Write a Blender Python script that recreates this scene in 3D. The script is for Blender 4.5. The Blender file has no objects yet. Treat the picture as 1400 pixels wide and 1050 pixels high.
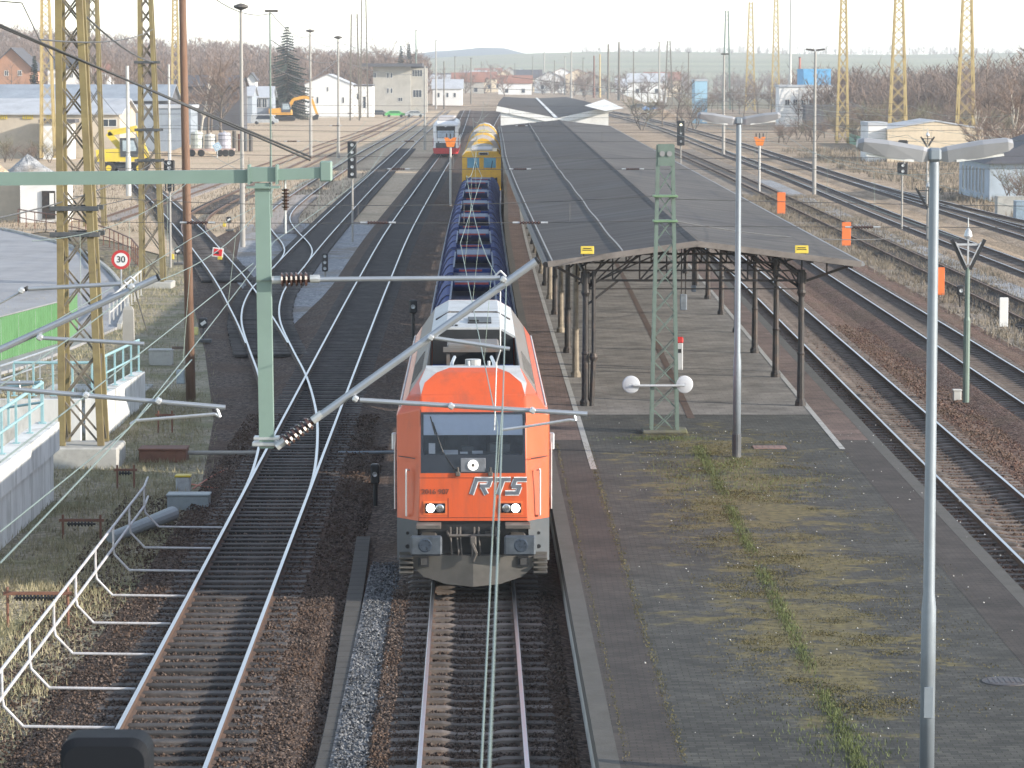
EXPOSURE = 1.45
SUN = 3.1
SUN_EL = 17.0
SUN_AZ = 110.0     # clockwise from straight ahead: the sun stands to the right
SKY = .14
HAZE = .00018
import bpy, math, random
import numpy as np
from mathutils import Vector, Matrix
random.seed(7)
R = math.radians
SC = bpy.context.scene
COL = SC.collection
# ------------------------------------------------------------------ camera model
F = 4400.0            # focal length in pixels of the 1400 px wide photograph
HC = 9.6              # camera height above the rail heads
TH = math.atan((525 - 100) / F)
CT, ST = math.cos(TH), math.sin(TH)

def ray(u, v):
    a = (u - 700) / F; b = -(v - 525) / F
    return Vector((a, CT + b * ST, -ST + b * CT))
def P(u, v, z=0.0):
    "point at height z seen at pixel u, v"
    d = ray(u, v); t = (z - HC) / d.z
    return Vector((d.x * t, d.y * t, z))
def PY(u, v, Y):
    "point at distance Y ahead seen at pixel u, v"
    d = ray(u, v); t = Y / d.y
    return Vector((d.x * t, Y, HC + d.z * t))
def ZV(v, Y):
    return PY(700, v, Y).z
def XU(u, Y, v=300):
    return PY(u, v, Y).x
def YV(v, z=0.0):
    return P(700, v, z).y

# ------------------------------------------------------------------ materials
MATS = {}
def nodes_of(name):
    m = bpy.data.materials.new(name); m.use_nodes = True
    nt = m.node_tree; b = nt.nodes['Principled BSDF']
    return m, nt, b
def c4(c): return (c[0], c[1], c[2], 1)
def mat(name, col, rough=.6, metal=0.0, var=.25, scale=6.0, bump=0.0, bscale=40.0, dirt=None, dirt_amt=.5, dscale=1.5, coords='Object', stretch=None, spec=.5, coat=0, orand=0):
    if name in MATS: return MATS[name]
    m, nt, b = nodes_of(name); N = nt.nodes; L = nt.links
    tc = N.new('ShaderNodeTexCoord'); out = tc.outputs[coords]
    if stretch:
        mp = N.new('ShaderNodeMapping'); mp.inputs['Scale'].default_value = stretch
        L.new(out, mp.inputs['Vector']); out = mp.outputs[0]
    n1 = N.new('ShaderNodeTexNoise'); n1.inputs['Scale'].default_value = scale; n1.inputs['Detail'].default_value = 6
    n1.inputs['Roughness'].default_value = .65
    L.new(out, n1.inputs['Vector'])
    r = N.new('ShaderNodeValToRGB')
    r.color_ramp.elements[0].position = .3; r.color_ramp.elements[1].position = .72
    r.color_ramp.elements[0].color = c4([x * (1 - var) for x in col]); r.color_ramp.elements[1].color = c4([min(1, x * (1 + var)) for x in col])
    L.new(n1.outputs['Fac'], r.inputs['Fac'])
    res = r.outputs['Color']
    if dirt:
        n2 = N.new('ShaderNodeTexNoise'); n2.inputs['Scale'].default_value = dscale; n2.inputs['Detail'].default_value = 8
        n2.inputs['Roughness'].default_value = .7
        L.new(out, n2.inputs['Vector'])
        r2 = N.new('ShaderNodeValToRGB'); r2.color_ramp.elements[0].position = .48; r2.color_ramp.elements[1].position = .68
        r2.color_ramp.elements[0].color = (0, 0, 0, 1); r2.color_ramp.elements[1].color = (dirt_amt,) * 3 + (1,)
        L.new(n2.outputs['Fac'], r2.inputs['Fac'])
        mx = N.new('ShaderNodeMix'); mx.data_type = 'RGBA'
        L.new(r2.outputs['Color'], mx.inputs[0]); L.new(res, mx.inputs[6]); mx.inputs[7].default_value = c4(dirt)
        res = mx.outputs[2]
    if orand:
        oi = N.new('ShaderNodeObjectInfo'); hs = N.new('ShaderNodeHueSaturation'); m2 = N.new('ShaderNodeMapRange'); m2.inputs[3].default_value = 1 - orand; m2.inputs[4].default_value = 1 + orand
        L.new(oi.outputs['Random'], m2.inputs[0]); L.new(m2.outputs[0], hs.inputs['Value']); L.new(res, hs.inputs['Color']); res = hs.outputs[0]
    L.new(res, b.inputs['Base Color'])
    b.inputs['Roughness'].default_value = rough; b.inputs['Metallic'].default_value = metal
    b.inputs['Specular IOR Level'].default_value = spec
    if coat: b.inputs['Coat Weight'].default_value = coat; b.inputs['Coat Roughness'].default_value = .12
    mr = N.new('ShaderNodeMapRange'); mr.inputs[3].default_value = max(0, rough - .12); mr.inputs[4].default_value = min(1, rough + .12)
    L.new(n1.outputs['Fac'], mr.inputs[0]); L.new(mr.outputs[0], b.inputs['Roughness'])
    if bump:
        n3 = N.new('ShaderNodeTexNoise'); n3.inputs['Scale'].default_value = bscale; n3.inputs['Detail'].default_value = 5
        L.new(out, n3.inputs['Vector'])
        bp = N.new('ShaderNodeBump'); bp.inputs['Strength'].default_value = bump; bp.inputs['Distance'].default_value = .02
        L.new(n3.outputs['Fac'], bp.inputs['Height']); L.new(bp.outputs[0], b.inputs['Normal'])
    MATS[name] = m
    return m

def gravel(name, cols, size=.06, rough=.95, patch=None, patch_amt=.6, pscale=.25, bump=1.0, patch_lo=.45, patch_hi=.6):
    "stones: voronoi cells of their own colours with height, plus large patches"
    m, nt, b = nodes_of(name); N = nt.nodes; L = nt.links
    tc = N.new('ShaderNodeTexCoord'); out = tc.outputs['Object']
    v = N.new('ShaderNodeTexVoronoi'); v.inputs['Scale'].default_value = 1 / size; v.inputs['Randomness'].default_value = 1
    L.new(out, v.inputs['Vector'])
    sep = N.new('ShaderNodeSeparateColor'); L.new(v.outputs['Color'], sep.inputs[0])
    r = N.new('ShaderNodeValToRGB'); r.color_ramp.interpolation = 'LINEAR'
    els = r.color_ramp.elements
    while len(els) < len(cols): els.new(.5)
    for i, c in enumerate(cols):
        els[i].position = i / (len(cols) - 1); els[i].color = c4(c)
    L.new(sep.outputs[0], r.inputs['Fac'])
    nz = N.new('ShaderNodeTexNoise'); nz.inputs['Scale'].default_value = pscale; nz.inputs['Detail'].default_value = 7; nz.inputs['Roughness'].default_value = .65
    L.new(out, nz.inputs['Vector'])
    res = r.outputs['Color']
    if patch:
        r2 = N.new('ShaderNodeValToRGB'); r2.color_ramp.elements[0].position = patch_lo; r2.color_ramp.elements[1].position = patch_hi
        r2.color_ramp.elements[0].color = (0, 0, 0, 1); r2.color_ramp.elements[1].color = (patch_amt,) * 3 + (1,)
        L.new(nz.outputs['Fac'], r2.inputs['Fac'])
        mx = N.new('ShaderNodeMix'); mx.data_type = 'RGBA'; mx.inputs[7].default_value = c4(patch)
        L.new(r2.outputs['Color'], mx.inputs[0]); L.new(res, mx.inputs[6]); res = mx.outputs[2]
    # value wobble
    hs = N.new('ShaderNodeHueSaturation'); mr = N.new('ShaderNodeMapRange'); mr.inputs[3].default_value = .7; mr.inputs[4].default_value = 1.35
    n4 = N.new('ShaderNodeTexNoise'); n4.inputs['Scale'].default_value = 1.7; n4.inputs['Detail'].default_value = 6
    L.new(out, n4.inputs['Vector']); L.new(n4.outputs['Fac'], mr.inputs[0]); L.new(mr.outputs[0], hs.inputs['Value']); L.new(res, hs.inputs['Color'])
    L.new(hs.outputs[0], b.inputs['Base Color'])
    b.inputs['Roughness'].default_value = rough; b.inputs['Specular IOR Level'].default_value = .2
    bp = N.new('ShaderNodeBump'); bp.inputs['Strength'].default_value = bump; bp.inputs['Distance'].default_value = size * .7
    bp.invert = True
    L.new(v.outputs['Distance'], bp.inputs['Height']); L.new(bp.outputs[0], b.inputs['Normal'])
    MATS[name] = m
    return m

def emit(name, col, s):
    m, nt, b = nodes_of(name)
    b.inputs['Base Color'].default_value = c4(col); b.inputs['Emission Color'].default_value = c4(col); b.inputs['Emission Strength'].default_value = s
    MATS[name] = m; return m

# ------------------------------------------------------------------ mesh builder
class MB:
    def __init__(s): s.v = []; s.f = []; s.mi = []; s.m = 0
    def add(s, vs, fs):
        o = len(s.v); s.v.extend([tuple(x) for x in vs])
        for f in fs: s.f.append(tuple(i + o for i in f)); s.mi.append(s.m)
        return s
    def box(s, c, d, rz=0, rx=0, ry=0, bev=0):
        x, y, z = d[0] / 2, d[1] / 2, d[2] / 2
        if bev:
            b = min(bev, x * .9, y * .9, z * .9); vs = []; 
            # chamfered box: 24 vertices
            idx = {}
            for sx in (-1, 1):
                for sy in (-1, 1):
                    for sz in (-1, 1):
                        for a in range(3):
                            p = [sx * x, sy * y, sz * z]
                            for k in range(3):
                                if k != a: p[k] -= (sx, sy, sz)[k] * b
                            idx[(sx, sy, sz, a)] = len(vs); vs.append(p)
            fs = []
            for a in range(3):
                o = [k for k in range(3) if k != a]
                for sg in (-1, 1):
                    q = []
                    for (p1, p2) in ((-1, -1), (1, -1), (1, 1), (-1, 1)):
                        t = [0, 0, 0]; t[a] = sg; t[o[0]] = p1; t[o[1]] = p2
                        q.append(idx[(t[0], t[1], t[2], a)])
                    fs.append(q)
            for a in range(3):  # edges along axis a
                o = [k for k in range(3) if k != a]
                for p1 in (-1, 1):
                    for p2 in (-1, 1):
                        q = []
                        for sg, ax in ((-1, o[0]), (1, o[0]), (1, o[1]), (-1, o[1])):
                            t = [0, 0, 0]; t[a] = sg; t[o[0]] = p1; t[o[1]] = p2
                            q.append(idx[(t[0], t[1], t[2], ax)])
                        fs.append(q)
            for sx in (-1, 1):
                for sy in (-1, 1):
                    for sz in (-1, 1):
                        fs.append([idx[(sx, sy, sz, a)] for a in range(3)])
        else:
            vs = [(-x, -y, -z), (x, -y, -z), (x, y, -z), (-x, y, -z), (-x, -y, z), (x, -y, z), (x, y, z), (-x, y, z)]
            fs = [(0, 3, 2, 1), (4, 5, 6, 7), (0, 1, 5, 4), (1, 2, 6, 5), (2, 3, 7, 6), (3, 0, 4, 7)]
        M = Matrix.Rotation(rz, 3, 'Z') @ Matrix.Rotation(rx, 3, 'X') @ Matrix.Rotation(ry, 3, 'Y')
        c = Vector(c)
        return s.add([M @ Vector(v) + c for v in vs], fs)
    def bar(s, p, q, w=.1, h=None, up=None):
        "square bar from p to q"
        h = h or w; p = Vector(p); q = Vector(q); d = (q - p)
        if d.length < 1e-6: return s
        d.normalize(); u = Vector(up) if up else (Vector((0, 0, 1)) if abs(d.z) < .9 else Vector((1, 0, 0)))
        a = d.cross(u).normalized(); b = a.cross(d).normalized()
        vs = []
        for e in (p, q):
            for (i, j) in ((-1, -1), (1, -1), (1, 1), (-1, 1)): vs.append(e + a * (i * w / 2) + b * (j * h / 2))
        return s.add(vs, [(0, 1, 2, 3), (7, 6, 5, 4), (0, 4, 5, 1), (1, 5, 6, 2), (2, 6, 7, 3), (3, 7, 4, 0)])
    def tube(s, p, q, r, r2=None, n=8, cap=True):
        r2 = r if r2 is None else r2; p = Vector(p); q = Vector(q); d = q - p
        if d.length < 1e-6: return s
        d.normalize(); u = Vector((0, 0, 1)) if abs(d.z) < .9 else Vector((1, 0, 0))
        a = d.cross(u).normalized(); b = a.cross(d).normalized(); vs = []
        for e, rr in ((p, r), (q, r2)):
            for i in range(n):
                t = 2 * math.pi * i / n; vs.append(e + a * (math.cos(t) * rr) + b * (math.sin(t) * rr))
        fs = [(i, (i + 1) % n, n + (i + 1) % n, n + i) for i in range(n)]
        if cap: fs += [tuple(range(n))[::-1], tuple(range(n, 2 * n))]
        return s.add(vs, fs)
    def path(s, pts, r, n=6):
        for i in range(len(pts) - 1): s.tube(pts[i], pts[i + 1], r, n=n)
        return s
    def lathe(s, prof, c, axis='Z', n=16):
        "prof: list of (radius, height)"
        vs = []; c = Vector(c)
        for (r, h) in prof:
            for i in range(n):
                t = 2 * math.pi * i / n; x, y, z = r * math.cos(t), r * math.sin(t), h
                if axis == 'Y': x, y, z = x, z, y
                if axis == 'X': x, y, z = z, x, y
                vs.append(c + Vector((x, y, z)))
        k = len(prof); fs = []
        for j in range(k - 1):
            for i in range(n): fs.append((j * n + i, j * n + (i + 1) % n, (j + 1) * n + (i + 1) % n, (j + 1) * n + i))
        fs.append(tuple(range(n))[::-1]); fs.append(tuple(range((k - 1) * n, k * n)))
        return s.add(vs, fs)
    def prism(s, poly, axis, a, b):
        "extrude a 2D polygon along an axis; poly in the other two coordinates in order"
        n = len(poly); vs = []
        for t in (a, b):
            for (p, q) in poly:
                vs.append({'X': (t, p, q), 'Y': (p, t, q), 'Z': (p, q, t)}[axis])
        fs = [tuple(range(n)), tuple(range(2 * n - 1, n - 1, -1))] + [(i, n + i, n + (i + 1) % n, (i + 1) % n) for i in range(n)]
        return s.add(vs, fs)
    def loft(s, secs, close=True, caps=True):
        n = len(secs[0]); vs = [p for q in secs for p in q]; fs = []
        for j in range(len(secs) - 1):
            for i in range(n if close else n - 1):
                fs.append((j * n + i, j * n + (i + 1) % n, (j + 1) * n + (i + 1) % n, (j + 1) * n + i))
        if caps and close: fs += [tuple(range(n))[::-1], tuple(range((len(secs) - 1) * n, len(secs) * n))]
        return s.add(vs, fs)
    def quad(s, *p): return s.add(p, [tuple(range(len(p)))])

def fixn(me):
    import bmesh
    bm = bmesh.new(); bm.from_mesh(me); bmesh.ops.recalc_face_normals(bm, faces=bm.faces); bm.to_mesh(me); bm.free()
def newobj(name, me, parent=None):
    o = bpy.data.objects.new(name, me); COL.objects.link(o)
    if parent: o.parent = parent
    return o
def part(name, mb, mats, parent=None, world=True, smooth=False, label=None, kind=None, normals=True):
    "one mesh object; world=True: the builder holds world coordinates, moved under the parent's origin"
    me = bpy.data.meshes.new(name); vs = mb.v
    if parent is not None and world:
        off = Vector((0, 0, 0)); o = parent
        while o is not None: off += o.location; o = o.parent
        vs = [(x - off.x, y - off.y, z - off.z) for x, y, z in vs]
    me.from_pydata(vs, [], mb.f)
    if not isinstance(mats, (list, tuple)): mats = [mats]
    for m in mats: me.materials.append(m)
    if len(mats) > 1: me.polygons.foreach_set('material_index', mb.mi)
    if smooth: me.polygons.foreach_set('use_smooth', [True] * len(me.polygons))
    if normals: fixn(me)
    me.update()
    o = newobj(name, me, parent)
    if label: o['label'] = label
    if kind: o['kind'] = kind
    return o
def thing(name, label, cat, loc=(0, 0, 0), rz=0, group=None, kind=None):
    o = bpy.data.objects.new(name, None); COL.objects.link(o); o.empty_display_size = .2
    o.location = loc; o.rotation_euler = (0, 0, rz)
    return tag(o, label, cat, group, kind)
def tag(o, label=None, cat=None, group=None, kind=None):
    if label: o['label'] = label
    if cat: o['category'] = cat
    if group: o['group'] = group
    if kind: o['kind'] = kind
    return o
def kids(o): return [c for c in bpy.data.objects if c.parent == o]
def dup(root, loc, rz=0, label=None, scale=None):
    CH = {}
    for c in COL.objects:
        if c.parent: CH.setdefault(c.parent.name, []).append(c)
    def rec(o, par):
        c = o.copy(); COL.objects.link(c)
        if par: c.parent = par
        for k in CH.get(o.name, []): rec(k, c)
        return c
    r = rec(root, None); r.location = loc; r.rotation_euler = (0, 0, rz)
    if scale: r.scale = scale
    if label: r['label'] = label
    return r
def text_mesh(txt, size, ext=.004, shear=0, bold=0):
    cu = bpy.data.curves.new('lettering', 'FONT'); cu.body = txt; cu.size = size; cu.extrude = ext; cu.shear = shear; cu.offset = bold
    cu.align_x = 'CENTER'; cu.align_y = 'CENTER'
    o = bpy.data.objects.new('lettering', cu); COL.objects.link(o)
    dg = bpy.context.evaluated_depsgraph_get(); me = bpy.data.meshes.new_from_object(o.evaluated_get(dg))
    mb = MB(); mb.v = [tuple(v.co) for v in me.vertices]; mb.f = [tuple(p.vertices) for p in me.polygons]; mb.mi = [0] * len(mb.f)
    bpy.data.objects.remove(o); bpy.data.curves.remove(cu); bpy.data.meshes.remove(me)
    return mb
def xf(mb, M):
    mb.v = [tuple(M @ Vector(v)) for v in mb.v]; return mb

# ------------------------------------------------------------------ curves on the ground
def spline(pts, step=3.0, smooth=0):
    "Catmull-Rom through points, resampled evenly, optionally smoothed"
    p = [Vector(q) for q in pts]; p = [p[0] * 2 - p[1]] + p + [p[-1] * 2 - p[-2]]
    out = []
    for i in range(1, len(p) - 2):
        for k in range(24):
            t = k / 24; a, b, c, d = p[i - 1], p[i], p[i + 1], p[i + 2]
            out.append(.5 * ((2 * b) + (c - a) * t + (2 * a - 5 * b + 4 * c - d) * t * t + (3 * b - a - 3 * c + d) * t ** 3))
    out.append(p[-2])
    return resample(out, step, smooth)
def resample(out, step, smooth=0):
    L = [0]
    for i in range(1, len(out)): L.append(L[-1] + (out[i] - out[i - 1]).length)
    n = max(2, int(L[-1] / step)); res = []; j = 0
    for k in range(n + 1):
        s = L[-1] * k / n
        while j < len(L) - 2 and L[j + 1] < s: j += 1
        t = (s - L[j]) / max(1e-9, L[j + 1] - L[j]); res.append(out[j].lerp(out[j + 1], t))
    for _ in range(smooth):
        r2 = res[:]
        for i in range(1, len(res) - 1): r2[i] = (res[i - 1] + res[i] * 2 + res[i + 1]) / 4
        res = r2
    return res
def side(pts, d):
    "offset a polyline to its right by d"
    o = []
    for i, p in enumerate(pts):
        t = (pts[min(i + 1, len(pts) - 1)] - pts[max(i - 1, 0)]); t.z = 0; t.normalize()
        o.append(p + Vector((t.y, -t.x, 0)) * d)
    return o
def at_y(pts, y):
    for i in range(len(pts) - 1):
        if pts[i].y <= y <= pts[i + 1].y:
            t = (y - pts[i].y) / max(1e-9, pts[i + 1].y - pts[i].y); return pts[i].lerp(pts[i + 1], t)
    return (pts[0] if y < pts[0].y else pts[-1]).copy()
def strip(mb, a, b, za=None, zb=None):
    "sheet between two polylines of the same length"
    n = len(a); vs = []
    for p in a: vs.append((p.x, p.y, p.z if za is None else za))
    for p in b: vs.append((p.x, p.y, p.z if zb is None else zb))
    return mb.add(vs, [(i, i + 1, n + i + 1, n + i) for i in range(n - 1)])
def ground_poly(name, pts, z, m, label=None, kind='structure'):
    mb = MB(); mb.add([(p.x, p.y, z) for p in pts], [tuple(range(len(pts)))])
    me_o = part(name, mb, m, kind=kind, label=label)
    return me_o

# ------------------------------------------------------------------ render settings
cam = bpy.data.cameras.new('camera'); co = bpy.data.objects.new('camera', cam); COL.objects.link(co)
cam.sensor_width = 36; cam.lens = 36 * F / 1400; co.location = (0, 0, HC); co.rotation_euler = (math.pi / 2 - TH, 0, 0)
cam.clip_end = 30000; cam.clip_start = .5
cam.dof.use_dof = True; cam.dof.focus_distance = 66; cam.dof.aperture_fstop = 7.0
SC.camera = co
SC.view_settings.view_transform = 'Standard'; SC.view_settings.look = 'None'; SC.view_settings.gamma = 1
SC.view_settings.exposure = EXPOSURE
SC.cycles.use_denoising = True
SC.cycles.max_bounces = 6; SC.cycles.diffuse_bounces = 3; SC.cycles.glossy_bounces = 3; SC.cycles.transparent_max_bounces = 12; SC.cycles.volume_bounces = 1
SC.cycles.sample_clamp_indirect = 6
W = bpy.data.worlds.new('World'); SC.world = W; W.use_nodes = True
wn = W.node_tree; bg = wn.nodes['Background']; sky = wn.nodes.new('ShaderNodeTexSky'); sky.sky_type = 'NISHITA'; sky.sun_disc = False
sky.sun_elevation = R(SUN_EL); sky.sun_rotation = R(SUN_AZ); sky.air_density = 1.0; sky.dust_density = 0.3; sky.ozone_density = 1.5; sky.altitude = 200
hsv = wn.nodes.new('ShaderNodeHueSaturation'); hsv.inputs['Saturation'].default_value = .58; wn.links.new(sky.outputs[0], hsv.inputs['Color']); wn.links.new(hsv.outputs[0], bg.inputs['Color']); bg.inputs['Strength'].default_value = SKY
sd = bpy.data.lights.new('sun', 'SUN'); sd.energy = SUN; sd.angle = R(.55); sd.color = (1.0, .90, .77)
so = bpy.data.objects.new('sun', sd); COL.objects.link(so)
sdir = Vector((math.sin(R(SUN_AZ)) * math.cos(R(SUN_EL)), math.cos(R(SUN_AZ)) * math.cos(R(SUN_EL)), math.sin(R(SUN_EL))))
so.rotation_euler = sdir.to_track_quat('Z', 'Y').to_euler(); so.location = sdir * 200
# ================================================================== materials of the setting
M_ground = gravel('earth', [(.10, .085, .06), (.17, .14, .10), (.24, .20, .14)], .35, patch=(.16, .15, .07), patch_amt=.7, pscale=.12, bump=.5)
M_sand = gravel('sandy_ballast', [(.36, .265, .175), (.47, .36, .25), (.58, .47, .34)], .12, patch=(.20, .17, .11), patch_amt=.6, pscale=.06, bump=.5, patch_lo=.5, patch_hi=.7)
M_ballast = gravel('old_ballast', [(.020, .015, .013), (.054, .039, .033), (.102, .074, .060), (.165, .128, .108)], .065, patch=(.075, .045, .03), patch_amt=.55, pscale=.35)
M_ballast_red = gravel('rusty_ballast', [(.035, .02, .015), (.09, .05, .038), (.15, .09, .07), (.23, .17, .14)], .075, patch=(.10, .075, .05), patch_amt=.5, pscale=.3)
M_ballast_grey = gravel('grey_ballast', [(.035, .037, .042), (.085, .09, .098), (.15, .156, .168), (.24, .245, .255)], .06, pscale=.4)
M_ballast_pale = gravel('pale_ballast', [(.16, .17, .18), (.27, .28, .30), (.40, .41, .42)], .09, patch=(.20, .16, .11), patch_amt=.6, pscale=.15, patch_lo=.5, patch_hi=.62)
M_far = gravel('far_ballast', [(.24, .175, .12), (.36, .27, .19), (.48, .38, .28)], .15, patch=(.16, .125, .08), patch_amt=.6, pscale=.08)
M_verge = gravel('verge_earth', [(.18, .16, .12), (.25, .22, .165), (.34, .30, .23)], .12, patch=(.15, .15, .075), patch_amt=.8, pscale=.5, bump=.7)
M_dry = gravel('dry_verge', [(.16, .135, .11), (.23, .20, .165), (.32, .28, .23)], .18, patch=(.14, .10, .075), patch_amt=.6, pscale=.14, bump=.8)
M_asphalt = mat('asphalt', (.27, .275, .29), .9, var=.12, scale=.6, bump=.3, bscale=60, dirt=(.14, .14, .14), dirt_amt=.5, dscale=.25)
M_concrete = mat('concrete', (.36, .36, .34), .85, var=.18, scale=1.2, bump=.25, bscale=25, dirt=(.16, .16, .145), dirt_amt=.7, dscale=.9)
M_wallconc = mat('wall_concrete', (.60, .61, .60), .85, var=.14, scale=1.0, bump=.2, bscale=25, dirt=(.22, .22, .2), dirt_amt=.8, dscale=1.3, stretch=(1, 1, .25))
M_sleep_c = mat('sleeper_concrete', (.115, .095, .083), .9, var=.35, scale=3, bump=.4, bscale=30, dirt=(.06, .05, .045), dscale=2.2, orand=.4)
M_sleep_w = mat('sleeper_wood', (.042, .036, .034), .8, var=.5, scale=2.2, bump=.5, bscale=30, dirt=(.10, .09, .085), dirt_amt=.6, dscale=1.2, orand=.5)
M_sleep_l = mat('sleeper_weathered', (.26, .24, .23), .85, var=.3, scale=3, bump=.3, bscale=30, dirt=(.12, .1, .09), dscale=2)
M_railside = mat('rail_rust', (.07, .042, .03), .85, var=.35, scale=4, dirt=(.11, .06, .035), dscale=3)
M_railtop = mat('rail_head_polished', (.46, .48, .52), .34, 1.0, var=.06, scale=2)
M_railold = mat('rail_head_dull', (.20, .12, .085), .6, .4, var=.3, scale=3)

# ================================================================== ground sheets
def xy(x, y): return Vector((x, y, 0))
mb = MB(); mb.quad((-9000, -50, -.34), (9000, -50, -.34), (9000, 14000, -.34), (-9000, 14000, -.34))
part('ground', mb, M_ground, kind='structure', label='brown grassy earth spreading out to the horizon')
ZG = -.30
ground_poly('sandy_ground', [P(0, 318), P(60, 310), P(150, 322), P(235, 345), P(330, 303), P(520, 299), P(560, 262), P(604, 216), P(632, 165), P(640, 140), P(430, 138), P(0, 150), P(-200, 160), P(-200, 318)], ZG, M_sand,
            label='sunlit sandy yard ground between the left sidings')
ground_poly('track_bed', [P(-60, 1130), P(20, 1000), P(110, 880), P(205, 760), P(275, 650), P(292, 560), P(280, 470), P(262, 400), P(250, 340), P(330, 301), P(520, 297), P(606, 214), P(636, 165), P(644, 150), P(705, 150),
            xy(1.0, 480), xy(1.2, 36), P(300, 1130)], ZG + .01, M_ballast, label='dark stained ballast bed around the left junction')
ground_poly('pale_ballast_bed', [P(318, 372), P(332, 301), P(521, 298), P(500, 330), P(440, 398), P(395, 440), P(345, 400)], ZG + .02, M_ballast_pale, label='pale grey ballast patch among the left switches')
ground_poly('verge', [P(-60, 1130), P(20, 1000), P(110, 880), P(205, 760), P(275, 650), P(292, 560), P(280, 470), P(262, 400), P(250, 340), P(190, 350), P(150, 420), P(-200, 480), P(-300, 1130)], ZG + .006, M_verge,
            label='grassy weedy verge left of the dark ballast')
ground_poly('right_track_bed', [xy(9.2, 36), xy(18.2, 36), xy(18.6, 420), xy(9.0, 420)], ZG + .01, M_ballast_red, label='rust brown ballast bed beside the platform')
ground_poly('dry_verge', [xy(18.2, 36), xy(24.0, 36), xy(23.6, 420), xy(18.6, 420)], ZG + .008, M_dry, label='dry overgrown verge between the right tracks')
ground_poly('gravel_path', [xy(22.0, 60), xy(24.3, 60), xy(24.0, 300), xy(22.6, 300)], ZG + .03, M_ballast_pale, label='pale gravel walkway beside the right main tracks')
ground_poly('right_ground', [xy(23.6, 36), xy(60, 36), xy(110, 420), xy(110, 900), xy(18, 900), xy(18.6, 420), xy(23.6, 420)], ZG + .004, M_far, label='brown sandy ground around the right main tracks')
# road with its kerb on the left
rd = [P(-150, 300), P(0, 309), P(40, 318), P(95, 333), P(135, 355), P(160, 380), P(172, 408), P(160, 440), P(110, 462), P(40, 490), P(-150, 540)]
ROADZ = -.2
mb = MB(); mb.prism([(p.x, p.y) for p in rd], 'Z', ZG - .05, ROADZ)
part('road', mb, M_asphalt, kind='structure', label='grey asphalt turning area behind the green fence')
kb = spline(rd[1:8], .8); mb = MB(); k2 = side(kb, -.16)
mb.loft([[(a.x, a.y, ZG), (a.x, a.y, ROADZ + .12), (b.x, b.y, ROADZ + .12), (b.x, b.y, ZG)] for a, b in zip(kb, k2)])
part('road_kerb', mb, M_concrete, kind='structure', label='curved pale kerb around the asphalt turning area')

# ================================================================== tracks
def rail_mesh(mb, pts, z, top_mat=1):
    "rail profile swept along pts: dark sides and foot, polished head"
    prof = [(-.07, -.172), (-.07, -.155), (-.012, -.135), (-.012, -.045), (-.036, -.035), (-.036, -.004), (.036, -.004), (.036, -.035), (.012, -.045), (.012, -.135), (.07, -.155), (.07, -.172)]
    n = len(prof); secs = []
    for i, p in enumerate(pts):
        t = pts[min(i + 1, len(pts) - 1)] - pts[max(i - 1, 0)]; t.z = 0; t.normalize(); r = Vector((t.y, -t.x, 0))
        secs.append([(p.x + r.x * a, p.y + r.y * a, z + h) for a, h in prof])
    mb.m = 0; mb.loft(secs)
    mb.m = 1
    tp = []
    for i, p in enumerate(pts):
        t = pts[min(i + 1, len(pts) - 1)] - pts[max(i - 1, 0)]; t.z = 0; t.normalize(); r = Vector((t.y, -t.x, 0))
        tp.append([(p.x + r.x * a, p.y + r.y * a, z + h) for a, h in ((-.033, -.004), (-.024, 0), (.024, 0), (.033, -.004))])
    mb.loft(tp, close=False)
def sleeper_mesh(mb, p, t, z, w=2.6, wd=.25, concrete=True):
    ang = math.atan2(t.y, t.x) - math.pi / 2
    if concrete:
        # higher under the rails, waisted in the middle
        M = Matrix.Translation(Vector((p.x, p.y, z))) @ Matrix.Rotation(ang, 4, 'Z')
        secs = []
        for x, h, ww in ((-w / 2, .0, .27), (-w / 2 + .12, .045, .29), (-.45, .05, .27), (-.25, .015, .22), (.25, .015, .22), (.45, .05, .27), (w / 2 - .12, .045, .29), (w / 2, .0, .27)):
            secs.append([M @ Vector(q) for q in ((x, -ww / 2, -.1), (x, -ww / 2 + .03, h), (x, ww / 2 - .03, h), (x, ww / 2, -.1))])
        mb.loft(secs)
    else:
        mb.box((p.x, p.y, z - .02), (w, wd, .12), rz=ang, bev=.015)
TRK = {}
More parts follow.
